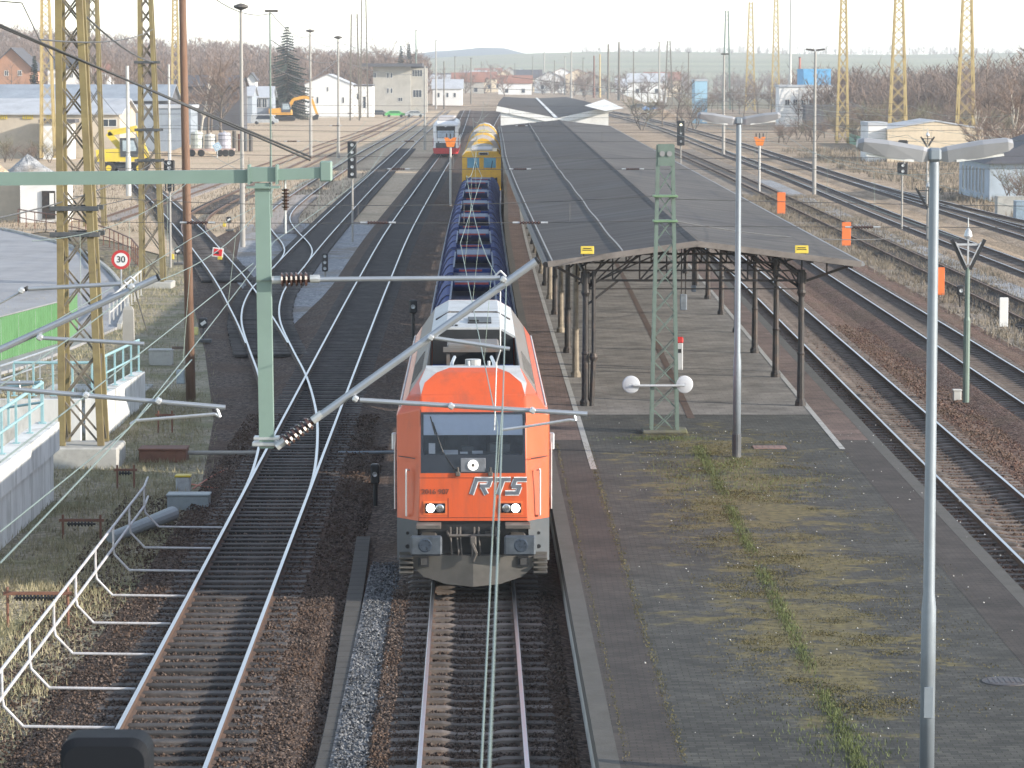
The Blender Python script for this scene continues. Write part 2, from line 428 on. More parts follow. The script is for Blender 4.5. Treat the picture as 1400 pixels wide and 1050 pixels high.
def track(key, label, pts, step=3.0, smooth=4, sl='c', zo=0.0, sleepers=(0, 1e9), rails=(0, 1e9), ballast=None, bal_half=1.75, polished=True, skip=None, nshow=100, spacing=.62, slmat=None, group='railway tracks'):
    pl = spline(pts, step, smooth); TRK[key] = pl
    root = thing('railway_track', label, 'railway track', (pl[0].x, pl[0].y, 0), group=group, kind='structure')
    for s_ in (-1, 1):
        q = [p for p in side(pl, s_ * .7525) if rails[0] <= p.y <= rails[1]]
        mb = MB(); rail_mesh(mb, q, zo)
        part('rail', mb, [M_railside, M_railtop if polished else M_railold], root, smooth=False)
    fine = resample(pl, spacing); msl = slmat or (M_sleep_c if sl == 'c' else M_sleep_w); n = 0; rest = MB(); protos = {}
    rng = random.Random(hash(key) % 1000)
    for i in range(1, len(fine) - 1):
        p = fine[i]
        if not (sleepers[0] <= p.y <= sleepers[1]): continue
        if skip and skip(p): continue
        t = fine[i + 1] - fine[i - 1]
        if n < nshow:
            if 'm' not in protos:
                mb = MB(); sleeper_mesh(mb, Vector((0, 0, 0)), Vector((0, 1, 0)), 0, concrete=(sl == 'c'))
                protos['m'] = part('sleeper', mb, msl, root, world=False); o = protos['m']
            else:
                o = protos['m'].copy(); COL.objects.link(o); o.parent = root
            o.location = Vector((p.x + rng.uniform(-.03, .03), p.y + rng.uniform(-.03, .03), -.178 + zo + rng.uniform(-.012, .004))) - root.location
            o.rotation_euler = (0, 0, math.atan2(t.y, t.x) - math.pi / 2 + rng.uniform(-.012, .012))
        else:
            sleeper_mesh(rest, p, t, -.178 + zo, concrete=(sl == 'c'))
        n += 1
    if rest.v: part('sleepers', rest, msl, root, kind='stuff')
    if ballast:
        q = [p for p in pl if rails[0] <= p.y <= rails[1]]
        mb = MB(); zb = -.192 + zo
        prof = ((-bal_half - .5, ZG + .012), (-bal_half, zb), (-1.35, -.160 + zo), (-.90, -.163 + zo), (-.68, zb), (-.3, zb - .006), (.3, zb - .006), (.68, zb), (.90, -.163 + zo), (1.35, -.160 + zo), (bal_half, zb), (bal_half + .5, ZG + .012))
        secs = [[(a.x, a.y, h) for a, h in zip([side(q, d)[i] for d, _ in prof], [h for _, h in prof])] for i in ()]
        lines = [side(q, d) for d, _ in prof]
        for i in range(len(q)): secs.append([(lines[k][i].x, lines[k][i].y, prof[k][1]) for k in range(len(prof))])
        mb.loft(secs, close=False)
        part('ballast', mb, ballast, root, kind='stuff')
    return root
A = [P(647, 1150), P(647, 800), P(647, 600), P(647.5, 450), P(648.5, 380), P(651.5, 320), P(658.5, 276), P(667, 222), P(676, 186), P(684, 165), P(691, 150)]
track('A', 'track under the orange locomotive, with concrete sleepers', A, ballast=M_ballast, bal_half=1.55, zo=0, nshow=60, sleepers=(0, 420))
B = [P(160, 1150), P(226, 1005), P(369.5, 690), P(484, 440), P(512.5, 380), P(547, 312), P(587, 248.6), P(603, 224), P(612, 210), P(622, 190), P(631, 170), P(639, 150)]
track('B', 'shiny dark track left of the locomotive, leading to the red and white railbus', B, sl='w', zo=-.004, nshow=100, sleepers=(0, 420), ballast=M_ballast, bal_half=1.5)
Cc = [P(366, 697), P(386, 650), P(395, 600), P(396, 560), P(387, 515), P(371, 478), P(358, 445), P(356, 425), P(360, 408), P(369, 391), P(388, 372), P(433, 322), P(494, 260), P(546, 210), P(567, 190), P(590, 170), P(612, 150)]
def off_B(p, d=2.7): q = at_y(TRK['B'], p.y); return abs(p.x - q.x) < d
track('C', 'winding track that branches left off the shiny dark track in an S bend', Cc, step=1.5, smooth=2, sl='w', zo=-.009, skip=lambda p: off_B(p, 2.4), nshow=80, sleepers=(0, 420))
D = [P(365, 468), P(352, 442), P(340, 421), P(322, 391), P(304, 366), P(285, 343), P(265, 319), P(247, 300), P(230, 283), P(205, 260), P(175, 235), P(130, 205)]
def off(k, d): 
    def f(p): q = at_y(TRK[k], p.y); return abs(p.x - q.x) < d
    return f
track('D', 'track curving away left past the red stop board', D, step=1.5, smooth=2, sl='w', zo=-.014, skip=off('C', 2.4), nshow=60, sleepers=(0, 330))
E = [P(272, 327), P(265, 313), P(266, 301), P(275, 291), P(292, 281), P(312, 271), P(345, 256), P(390, 235), P(440, 212), P(490, 190), P(540, 168), P(575, 150)]
track('E', 'rusty siding crossing the sandy yard behind the green post', E, step=1.5, smooth=2, sl='w', zo=-.019, skip=off('D', 2.4), nshow=40, sleepers=(0, 260), polished=False)
Fq = [P(394, 366), P(405, 351), P(408, 341), P(403, 330), P(392, 318), P(383, 306), P(381, 296), P(388, 285), P(402, 273), P(425, 256), P(460, 233), P(500, 208), P(540, 185), P(580, 160)]
track('F', 'curved siding looping left over the pale ballast', Fq, step=1.5, smooth=2, sl='w', zo=-.024, skip=off('C', 2.4), nshow=40, sleepers=(0, 260), slmat=M_sleep_l)
G = [xy(10.75, 40), xy(10.9, 72), xy(11.2, 124), xy(11.35, 156), xy(11.4, 240), xy(11.3, 400), xy(10.6, 560), xy(9.5, 700)]
track('G', 'curving track along the right edge of the platform', G, ballast=M_ballast_red, bal_half=1.6, nshow=100, sleepers=(0, 420), spacing=.6)
H = [xy(15.5, 60), xy(15.76, 104), xy(15.9, 140), xy(16, 240), xy(15.9, 400), xy(15, 560), xy(13.6, 700)]
track('H', 'second track right of the platform, beside the green post with the forked top', H, ballast=M_ballast_red, bal_half=1.6, nshow=60, sleepers=(0, 330))
I = [xy(21, 110), xy(21, 160), xy(21.05, 240), xy(21, 330), xy(20.5, 430)]
track('I', 'rusty overgrown track running behind the orange boards', I, sl='w', polished=False, nshow=30, sleepers=(0, 200), zo=-.06)
Mq = [P(150, 297), P(200, 280), P(235, 268), P(270, 256), P(330, 236), P(385, 218), P(440, 198), P(500, 178), P(548, 160)]
track('M', 'rusty overgrown siding in the yard nearest the pale tanks', Mq, step=2, sl='w', polished=False, nshow=40, zo=-.05, sleepers=(0, 300), slmat=M_sleep_l)
J = [xy(25.6, 140), xy(25.6, 213), xy(26.0, 280), xy(26.1, 330), xy(25.9, 430), xy(26, 560), xy(24, 700), xy(20, 850)]
track('J', 'nearer main line track on the far right', J, ballast=M_far, bal_half=1.6, nshow=60, sleepers=(0, 400))
K = [xy(31.1, 175), xy(31, 220), xy(30.9, 300), xy(31.2, 400), xy(30.6, 560), xy(28.4, 700), xy(24, 850)]
track('K', 'farther main line track in front of the cream shed', K, ballast=M_far, bal_half=1.6, nshow=60, sleepers=(0, 400))
Lq = [xy(34.5, 175), xy(33.4, 200), xy(32.2, 230), xy(31.3, 262), xy(31.0, 285)]
track('L', 'short joining track at the far right merging into the main line', Lq, step=1.5, nshow=40, zo=-.006, skip=off('K', 2.2), ballast=M_far, bal_half=1.4)

# ================================================================== platform
PT = .5
A36 = [p for p in resample(TRK['A'], 2.0) if p.y >= 37 and p.y <= 560]
LE = side(A36, 1.66)                                   # left platform edge
ys = [p.y for p in LE]
RE = [Vector((at_y(TRK['G'], y).x - 1.78, y, 0)) for y in ys]
def lerp_l(d): return side(A36, 1.66 + d)
def lerp_r(d): return [Vector((p.x - d, p.y, 0)) for p in RE]
def paving(name, near, c1, c2, mort, bw, bh, moss=True):
    m, nt, b = nodes_of(name); N = nt.nodes; L = nt.links
    tc = N.new('ShaderNodeTexCoord'); o = tc.outputs['Object']
    br = N.new('ShaderNodeTexBrick'); br.inputs['Scale'].default_value = 1; br.inputs['Brick Width'].default_value = bw; br.inputs['Row Height'].default_value = bh
    br.inputs['Mortar Size'].default_value = .008; br.inputs['Color1'].default_value = c4(c1); br.inputs['Color2'].default_value = c4(c2); br.inputs['Mortar'].default_value = c4(mort)
    br.inputs['Bias'].default_value = 0
    L.new(o, br.inputs['Vector'])
    n = N.new('ShaderNodeTexNoise'); n.inputs['Scale'].default_value = .8; n.inputs['Detail'].default_value = 9; n.inputs['Roughness'].default_value = .72; L.new(o, n.inputs['Vector'])
    hs = N.new('ShaderNodeHueSaturation'); mr = N.new('ShaderNodeMapRange'); mr.inputs[1].default_value = .3; mr.inputs[2].default_value = .7; mr.inputs[3].default_value = .5; mr.inputs[4].default_value = 1.6
    L.new(n.outputs['Fac'], mr.inputs[0]); L.new(mr.outputs[0], hs.inputs['Value']); L.new(br.outputs['Color'], hs.inputs['Color']); res = hs.outputs[0]
    bh_ = br.outputs['Fac']
    if moss:
        sx = N.new('ShaderNodeSeparateXYZ'); L.new(o, sx.inputs[0])
        def box_mask(axis, c, half, soft):
            s = N.new('ShaderNodeMath'); s.operation = 'SUBTRACT'; L.new(sx.outputs[axis], s.inputs[0]); s.inputs[1].default_value = c
            a = N.new('ShaderNodeMath'); a.operation = 'ABSOLUTE'; L.new(s.outputs[0], a.inputs[0])
            r = N.new('ShaderNodeMapRange'); r.inputs[1].default_value = half; r.inputs[2].default_value = half + soft; r.inputs[3].default_value = 1; r.inputs[4].default_value = 0
            L.new(a.outputs[0], r.inputs[0]); return r.outputs[0]
        mx_ = N.new('ShaderNodeMath'); mx_.operation = 'MULTIPLY'; L.new(box_mask(0, 5.0, .5, 3.2), mx_.inputs[0]); L.new(box_mask(1, 64, 13, 12), mx_.inputs[1])
        n2 = N.new('ShaderNodeTexNoise'); n2.inputs['Scale'].default_value = .85; n2.inputs['Detail'].default_value = 10; n2.inputs['Roughness'].default_value = .74
        mp = N.new('ShaderNodeMapping'); mp.inputs['Scale'].default_value = (.75, 1, 1); L.new(o, mp.inputs[0]); L.new(mp.outputs[0], n2.inputs['Vector'])
        ad = N.new('ShaderNodeMath'); ad.operation = 'MULTIPLY_ADD'; L.new(mx_.outputs[0], ad.inputs[0]); ad.inputs[1].default_value = .21; L.new(n2.outputs['Fac'], ad.inputs[2])
        r = N.new('ShaderNodeMapRange'); r.inputs[1].default_value = .645; r.inputs[2].default_value = .715; r.inputs[3].default_value = 0; r.inputs[4].default_value = .85; L.new(ad.outputs[0], r.inputs[0])
        n3 = N.new('ShaderNodeTexNoise'); n3.inputs['Scale'].default_value = 6; n3.inputs['Detail'].default_value = 6; L.new(o, n3.inputs['Vector'])
        r3 = N.new('ShaderNodeValToRGB'); r3.color_ramp.elements[0].color = (.075, .060, .024, 1); r3.color_ramp.elements[1].color = (.165, .138, .054, 1); r3.color_ramp.elements[0].position = .35; r3.color_ramp.elements[1].position = .65
        L.new(n3.outputs['Fac'], r3.inputs['Fac'])
        mx = N.new('ShaderNodeMix'); mx.data_type = 'RGBA'; L.new(r.outputs[0], mx.inputs[0]); L.new(res, mx.inputs[6]); L.new(r3.outputs['Color'], mx.inputs[7]); res = mx.outputs[2]
    L.new(res, b.inputs['Base Color']); b.inputs['Roughness'].default_value = .85; b.inputs['Specular IOR Level'].default_value = .35
    bp = N.new('ShaderNodeBump'); bp.inputs['Strength'].default_value = .5; bp.inputs['Distance'].default_value = .01; bp.invert = True
    L.new(bh_, bp.inputs['Height']); L.new(bp.outputs[0], b.inputs['Normal'])
    return m
M_plat_near = paving('old_paving', True, (.030, .030, .028), (.060, .058, .052), (.018, .019, .012), .2, .12)
M_plat_far = paving('canopy_paving', False, (.138, .128, .116), (.165, .153, .139), (.10, .092, .082), .4, .4, moss=False)
M_edge_pave = paving('edge_paving', False, (.036, .030, .028), (.052, .043, .038), (.02, .019, .014), .2, .1, moss=False)
M_edge_red = paving('edge_paving_red', False, (.10, .068, .058), (.13, .09, .075), (.06, .048, .038), .25, .25, moss=False)
M_kerb = mat('platform_kerb', (.068, .064, .058), .85, var=.25, scale=2, bump=.3, bscale=30, dirt=(.045, .043, .032), dirt_amt=.8, dscale=1.6)
M_line = mat('worn_white_paint', (.34, .335, .32), .8, var=.15, scale=3, dirt=(.15, .15, .13), dirt_amt=.9, dscale=3.0)
inner_l, inner_r = lerp_l(1.12), lerp_r(1.12)
# body of the platform with the two floors
mb = MB()
secs = [[(l.x, l.y, ZG - .02), (l.x, l.y, PT - .012), (r.x, r.y, PT - .012), (r.x, r.y, ZG - .02)] for l, r in zip(lerp_l(.02), lerp_r(.02))]
mb.loft(secs)
part('platform', mb, M_concrete, kind='structure', label='long island platform beside the orange locomotive')
YB = min(ys, key=lambda y: abs(y - 86)); YC = min(ys, key=lambda y: abs(y - 79))
def band(name, label, a, b, m, z, y0=0, y1=999):
    aa, bb = zip(*[(p, q) for p, q in zip(a, b) if y0 - .5 <= p.y <= y1 + .5])
    mb = MB(); strip(mb, list(aa), list(bb), z, z); return part(name, mb, m, kind='structure', label=label)
band('platform_floor', 'dark mossy paved platform end in front of the canopy', inner_l, inner_r, M_plat_near, PT, 0, YB)
band('platform_floor', 'grey paved platform floor under the canopy', inner_l, inner_r, M_plat_far, PT, YB, 999)
for nm, f, sg in (('left', lerp_l, 1), ('right', lerp_r, 1)):
    mb = MB(); a, b = f(0.0), f(.28)
    mb.loft([[(p.x, p.y, .22), (p.x, p.y, PT + .004), (q.x, q.y, PT + .004), (q.x, q.y, .22)] for p, q in zip(a, b)])
    part('platform_kerb', mb, M_kerb, kind='structure', label='pale kerb along the %s platform edge' % ('locomotive side' if nm == 'left' else 'right'))
    band('platform_paving', 'dark brick strip behind the %s platform kerb' % nm, f(.28), f(1.12), M_edge_pave, PT + .002, 0, YC)
    band('platform_paving', 'reddish slab strip behind the %s platform kerb' % nm, f(.28), f(1.12), M_edge_red, PT + .002, YC, 999)
    band('platform_line', 'worn white safety line along the %s side of the platform' % nm, f(1.05), f(1.19), M_line, PT + .008, 74 if nm == 'left' else 77, 999)
# drain channel under the canopy
mb = MB(); pa = [P(843, 360, PT), P(895, 465, PT), P(945, 572, PT)]; pa = spline(sorted(pa, key=lambda p: p.y), 3); strip(mb, side(pa, -.1), side(pa, .1), PT + .006, PT + .006)
part('platform_drain', mb, M_railside, kind='structure', label='dark drain channel running under the canopy')
# fresh grey gravel strip and the cable trough left of the locomotive
gs = [p for p in TRK['A'] if p.y < 66]
mb = MB(); strip(mb, side(gs, -2.05), side(gs, -1.0), ZG + .11, ZG + .105); part('gravel_strip', mb, M_ballast_grey, kind='structure', label='grey fresh gravel strip left of the locomotive track')
M_trough = mat('trough_lid', (.052, .049, .045), .9, var=.3, scale=2, bump=.3, dirt=(.04, .035, .03), dscale=1.5)
ct = spline([P(425, 1130), P(440, 1050), P(462, 950), P(480, 830), P(490, 770), P(497, 720)], .5); mb = MB()
for i in range(len(ct) - 1):
    c = (ct[i] + ct[i + 1]) / 2; d = ct[i + 1] - ct[i]
    mb.box((c.x, c.y, ZG + .05), (.30, d.length - .012, .09), rz=math.atan2(d.y, d.x) - math.pi / 2, bev=.01)
tag(part('cable_trough', mb, M_trough), 'grey concrete cable trough lids left of the locomotive track', 'cable trough', kind='structure')
# manhole and cover plates on the platform
def cover(name, label, u, v, w, l, m, rz=0):
    p = P(u, v, PT); mb = MB(); mb.box((0, 0, .01), (w, l, .02), bev=.006)
    for i in range(5): mb.box((-w * .36 + i * w * .18, 0, .022), (w * .05, l * .8, .008))
    o = part(name, mb, m, world=False); o.location = p; return tag(o, label, 'manhole cover')
M_iron = mat('cast_iron', (.085, .08, .085), .6, .4, var=.25, scale=5, dirt=(.09, .05, .03), dscale=3)
cover('access_cover', 'reddish metal access cover right of the farther double-arm lamp', 1052, 612, .8, .6, mat('rusty_cover', (.20, .13, .11), .8, var=.3, scale=4))
p = P(1375, 932, PT); mb = MB(); mb.lathe([(.36, 0), (.36, .012), (.30, .02), (.0, .02)], (0, 0, 0), n=24)
for i in range(7): mb.box((-.24 + i * .08, 0, .022), (.03, .4, .008))
o = part('manhole_cover', mb, M_iron, world=False); o.location = p; tag(o, 'round iron manhole cover at the right edge of the photo', 'manhole cover')

# ================================================================== trains
M_orange = mat('orange_paint', (.50, .082, .024), .36, var=.08, scale=.9, dirt=(.25, .07, .04), dirt_amt=.65, dscale=1.3, coat=.3, stretch=(2.2, 2.2, .45), spec=.5)
M_white = mat('white_paint', (.40, .42, .44), .5, var=.08, scale=2, dirt=(.22, .22, .21), dirt_amt=.7, dscale=2)
M_silver = mat('silver_grey_paint', (.125, .118, .112), .6, 0.0, var=.12, scale=2, dirt=(.16, .085, .05), dirt_amt=.7, dscale=2.4)
M_darkgrey = mat('dark_grey_paint', (.055, .062, .07), .55, var=.2, scale=3, dirt=(.12, .11, .10), dirt_amt=.6, dscale=3)
M_black = mat('black_paint', (.012, .013, .016), .5, var=.3, scale=4)
M_black_gl = mat('black_gloss', (.012, .014, .02), .15, var=.1, scale=4)
M_grime = mat('grimy_steel', (.085, .078, .072), .7, .2, var=.35, scale=5, dirt=(.13, .11, .095), dirt_amt=.6, dscale=4)
M_plough = mat('plough_grey', (.085, .08, .073), .65, .1, var=.25, scale=3, dirt=(.09, .08, .07), dirt_amt=.8, dscale=2.5)
M_red = mat('red_paint', (.45, .03, .03), .45, var=.12, scale=4)
M_rustline = mat('dark_joint', (.10, .025, .015), .7)
M_steel = mat('galvanised_steel', (.50, .52, .54), .42, .75, var=.12, scale=6)
M_lampw = emit('lit_headlamp', (1, .97, .90), 6.0)
M_chrome = mat('lamp_reflector', (.55, .56, .58), .15, .9, var=.2, scale=30)
def glassmat(name, tint=(.25, .30, .36), rough=.03):
    m, nt, b = nodes_of(name); N = nt.nodes; L = nt.links
    tr = N.new('ShaderNodeBsdfTransparent'); tr.inputs[0].default_value = c4(tint)
    gl = N.new('ShaderNodeBsdfGlossy'); gl.inputs['Roughness'].default_value = rough
    fr = N.new('ShaderNodeFresnel'); fr.inputs[0].default_value = 1.5
    mx = N.new('ShaderNodeMixShader'); L.new(fr.outputs[0], mx.inputs[0]); L.new(tr.outputs[0], mx.inputs[1]); L.new(gl.outputs[0], mx.inputs[2])
    L.new(mx.outputs[0], nt.nodes['Material Output'].inputs['Surface']); MATS[name] = m; return m
M_glass = glassmat('tinted_glass', (.80, .84, .90))
M_glass_dark = mat('dark_window', (.03, .04, .055), .08, var=.2, scale=1)
M_glass_blue = mat('blue_window', (.12, .30, .42), .1, var=.2, scale=.8)

def heading(key, y):
    a, b = at_y(TRK[key], y - 4), at_y(TRK[key], y + 4)
    return math.atan2(b.y - a.y, b.x - a.x) - math.pi / 2

def locomotive():
    y0 = 59.0; p = at_y(TRK['A'], y0); rt = thing('locomotive', 'orange diesel locomotive with lit headlights coming along the platform', 'locomotive', (p.x, y0, 0), heading('A', 68))
    def pt(name, mb, m, parent=rt, **k): return part(name, mb, m, parent, world=False, **k)
    LN = 17.4
    mb = MB()
    for e in (0, 1):
        def q(x, y, z): return (x, (LN - y) if e else y, z)
        mb.quad(q(-1.02, 0, 1.36), q(1.02, 0, 1.36), q(1.0, 0, 2.25), q(-1.0, 0, 2.25))
        for s in (-1, 1):
            mb.quad(q(s * 1.02, 0, 1.36), q(s * 1.42, .5, 1.36), q(s * 1.42, .5, 3.3), q(s * .97, .22, 3.43), q(s * 1.0, 0, 2.25))
            # pillar beside the windscreen and panel above it
            mb.quad(q(s * 1.0, 0, 2.25), q(s * .97, .22, 3.43), q(s * .935, .205, 3.36), q(s * .965, -.0, 2.25))
        mb.quad(q(-.935, .205, 3.36), q(.935, .205, 3.36), q(.97, .22, 3.43), q(-.97, .22, 3.43))
        # sloped visor above the windscreen, rounded in three steps
        st = [(.97, .22, 3.43), (.965, .36, 3.64), (.90, .58, 3.87), (.68, .80, 4.04), (.44, .98, 4.115)]
        for a, b in zip(st, st[1:]): mb.quad(q(-a[0], a[1], a[2]), q(a[0], a[1], a[2]), q(b[0], b[1], b[2]), q(-b[0], b[1], b[2]))
        for s in (-1, 1):
            mb.quad(q(s * .97, .22, 3.43), q(s * 1.42, .5, 3.3), q(s * .965, .36, 3.64))
            mb.quad(q(s * .965, .36, 3.64), q(s * 1.20, .60, 3.64), q(s * .88, .98, 4.115), q(s * 1.0, .60, 3.86))
    for s in (-1, 1):
        mb.quad((s * 1.42, .5, 1.36), (s * 1.42, LN - .5, 1.36), (s * 1.42, LN - .5, 3.3), (s * 1.42, .5, 3.3))
        mb.quad((s * 1.42, .5, 3.3), (s * 1.42, LN - .5, 3.3), (s * 1.20, LN - .6, 3.64), (s * 1.20, .60, 3.64))
        for yy, d in ((0, 1), (LN, -1)):
            mb.quad((s * 1.42, yy + d * .5, 3.3), (s * 1.20, yy + d * .6, 3.64), (s * .965, yy + d * .36, 3.64))
    bd = pt('body', mb, M_orange)
    import bmesh
    bm = bmesh.new(); bm.from_mesh(bd.data); bmesh.ops.remove_doubles(bm, verts=bm.verts, dist=.002); bmesh.ops.recalc_face_normals(bm, faces=bm.faces); bm.to_mesh(bd.data); bm.free()
    bv = bd.modifiers.new('edges', 'BEVEL'); bv.width = .07; bv.segments = 4; bv.limit_method = 'ANGLE'; bv.angle_limit = R(9); bd.data.polygons.foreach_set('use_smooth', [True] * len(bd.data.polygons)); bv.harden_normals = True
    # pale corners at the roof front, roof strips and hood
    for e in (0, 1):
        mb = MB()
        def q(x, y, z): return (x, (LN - y) if e else y, z)
        for s in (-1, 1):
            mb.quad(q(s * .965, .36, 3.64), q(s * 1.0, .60, 3.86), q(s * .88, .98, 4.115), q(s * .44, .98, 4.115), q(s * .68, .80, 4.04), q(s * .90, .58, 3.87))
        mb.quad(q(-.88, .98, 4.115), q(.88, .98, 4.115), q(.88, 1.3, 4.125), q(-.88, 1.3, 4.125))
        pt('roof_front', mb, M_white)
    for s in (-1, 1):
        mb = MB(); mb.quad((s * 1.20, .6, 3.64), (s * 1.20, LN - .6, 3.64), (s * .88, LN - .98, 4.115), (s * .88, .98, 4.115)); ps = pt('roof_side', mb, M_silver)
        mb = MB()
        for k in range(9): mb.bar((s * 1.17, 2.2 + k * .45, 3.70), (s * .97, 2.2 + k * .45, 4.0), .05, .03)
        pt('louvre', mb, mat('louvre_grey', (.17, .165, .16), .6), ps)
        mb = MB(); mb.tube((s * 1.36, .7, 3.42), (s * 1.36, LN - .7, 3.42), .022); pt('gutter', mb, M_white, ps)
    # roof well
    mb = MB(); mb.box((0, 4.6, 3.5), (1.76, 6.6, .06))
    for s in (-1, 1): mb.box((s * .875, 4.6, 3.82), (.02, 6.6, .6))
    well = pt('roof_well', mb, M_black)
    mb = MB()
    for k in range(2):
        mb.lathe([(.52, 3.55), (.52, 3.80), (.47, 3.80), (.44, 3.62), (.1, 3.62), (.1, 3.72), (0, 3.72)], (0, 2.7 + k * 2.0, 0), n=20)
        for a in range(6): mb.box((.26 * math.cos(a * 1.047), 2.7 + k * 2.0 + .26 * math.sin(a * 1.047), 3.68), (.34, .09, .02), rz=a * 1.047)
    pt('fan', mb, M_darkgrey, well)
    mb = MB(); mb.lathe([(.10, 3.55), (.13, 4.0), (.15, 4.05), (.15, 4.18), (.09, 4.18)], (.0, 2.0, 0), n=14); pt('exhaust_stack', mb, M_white, well)
    mb = MB()
    for s in (-1, 1): mb.path([(s * .36, 1.7, 3.55), (s * .42, 1.75, 3.95), (s * .40, 2.4, 4.08), (s * .36, 3.6, 4.08)], .035); mb.box((s * .62, 2.2, 3.7), (.3, .8, .35), bev=.03)
    for k, x in enumerate((-.30, -.22, -.08, .06, .16, .3)): mb.tube((x, 1.42, 3.6), (x, 1.42, 4.0 + .1 * (k % 3)), .03)
    pt('pipework', mb, M_steel, well)
    mb = MB(); mb.box((0, 6.3, 4.08), (1.05, 1.4, .16), bev=.03); mb.box((0, 5.58, 4.06), (1.2, .08, .1))
    for s in (-1, 1): mb.box((s * .5, 6.0, 3.8), (.07, .8, .5))
    pt('cooler_box', mb, M_silver, well)
    # raised hood
    pr = [(-.88, 4.118), (-.88, 4.15), (-.56, 4.33), (.56, 4.33), (.88, 4.15), (.88, 4.118)]
    mb = MB(); mb.prism(pr, 'Y', 7.8, LN - 1.5); hood = pt('roof_hood', mb, M_white)
    mb = MB(); mb.prism([(-.84, 3.56), (-.84, 4.12), (-.55, 4.29), (.55, 4.29), (.84, 4.12), (.84, 3.56)], 'Y', 7.72, 7.79); pt('hood_opening', mb, M_black, hood)
    mb = MB(); mb.box((.14, 9.6, 4.345), (.5, 1.5, .03)); mb.box((.02, 9.3, 4.37), (.2, .5, .05)); pt('hatch', mb, M_black, hood)
    mb = MB()
    for s in (-1, 1): mb.bar((s * .80, 11.6, 4.205), (s * .50, 12.0, 4.345), .05, .04)
    mb.bar((-.5, 12.0, 4.345), (.5, 12.0, 4.345), .05, .03); pt('roof_seam', mb, M_grime, hood)
    mb = MB(); mb.box((-.35, 8.25, 4.345), (.06, .25, .02)); mb.box((-.45, 8.25, 4.345), (.06, .25, .02)); pt('roof_number', mb, M_black, hood)
    mb = MB(); mb.prism([(-.88, 4.12), (-.56, 4.30), (.56, 4.30), (.88, 4.12)], 'Y', LN - 1.495, LN - .99); pt('rear_visor', mb, M_orange)
    # windscreen
    mb = MB(); mb.m = 0
    def fr(x, t, d=0): return (x, .205 * t + d - .0, 2.25 + 1.11 * t)
    def fq(x0, x1, t0, t1, d=0): mb.quad(fr(x0, t0, d), fr(x1, t0, d), fr(x1, t1, d), fr(x0, t1, d))
    fq(-.965, .965, 0, .30, -.004); fq(-.965, .965, .965, 1, -.004); fq(-.965, -.93, .30, .965, -.004); fq(.93, .965, .30, .965, -.004)
    ws = pt('windscreen_frame', mb, M_black_gl)
    mb = MB(); fq(-.93, .93, .30, .965, .002); pt('windscreen', mb, M_glass, ws, label='wide windscreen with a pale blind across its top')
    mb = MB(); fq(-.915, .915, .62, .97, .02); pt('sun_blind', mb, mat('pale_blind', (.62, .66, .74), .8, var=.04), ws)
    # cab interior
    mb = MB(); mb.quad((-.95, 1.5, 1.6), (.95, 1.5, 1.6), (.95, 1.5, 3.5), (-.95, 1.5, 3.5)); mb.box((0, .8, 1.62), (1.9, 1.4, .04))
    for s in (-1, 1): mb.quad((s * .96, .05, 1.6), (s * .96, 1.5, 1.6), (s * .96, 1.5, 3.5), (s * .96, .25, 3.4))
    ci = pt('cab_interior', mb, mat('cab_lining', (.17, .20, .27), .7))
    mb = MB(); mb.box((0, .33, 2.48), (1.8, .45, .22), bev=.03); mb.box((.5, .45, 2.66), (.4, .1, .2), bev=.02); mb.box((-.1, .42, 2.64), (.25, .1, .14), bev=.02); pt('dashboard', mb, M_darkgrey, ci)
    mb = MB(); mb.box((-.42, .2, 2.61), (.28, .16, .02), rx=.35); mb.box((.08, .22, 2.60), (.2, .14, .015), rx=.35); mb.box((-.76, .2, 2.68), (.12, .06, .2)); mb.box((-.17, .2, 2.60), (.14, .06, .04)); pt('papers', mb, mat('paper', (.7, .7, .72), .8, var=.03), ci)
    for x in (-.32, .48):
        mb = MB(); mb.box((x, 1.05, 2.75), (.46, .14, .75), bev=.06); mb.box((x, 1.03, 3.2), (.28, .1, .2), bev=.04); pt('driver_seat', mb, mat('seat_cloth', (.07, .075, .09), .9), ci)
    mb = MB(); mb.path([(-.33, -.01, 2.30), (-.55, .08, 2.62), (-.75, .19, 3.18)], .014); mb.bar((-.36, -.015, 2.32), (-.28, -.02, 2.28), .05); mb.bar((-.70, .14, 2.95), (-.79, .20, 3.28), .02); pt('wiper', mb, M_black, ws)
    mb = MB(); mb.box((.0, -.012, 2.40), (.46, .02, .26), bev=.008); top = pt('top_lamp_panel', mb, mat('panel_grey', (.14, .15, .17), .4), ws)
    mb = MB(); mb.lathe([(.095, -.03), (.095, -.045), (.0, -.05)], (0, 0, 2.40), 'Y', 20); tl = pt('top_lamp', mb, emit('lit_top_lamp', (.9, .88, .82), .9), top)
    mb = MB(); mb.lathe([(.035, -.052), (.0, -.056)], (0, 0, 2.40), 'Y', 10); pt('lamp_bulb', mb, M_grime, top)
    for x in (-.28, .32):
        mb = MB(); mb.box((x, -.03, 2.235), (.09, .06, .09), bev=.015); mb.tube((x, -.03, 2.25), (x, -.05, 2.36), .02); pt('wiper_pivot', mb, M_grime, ws)
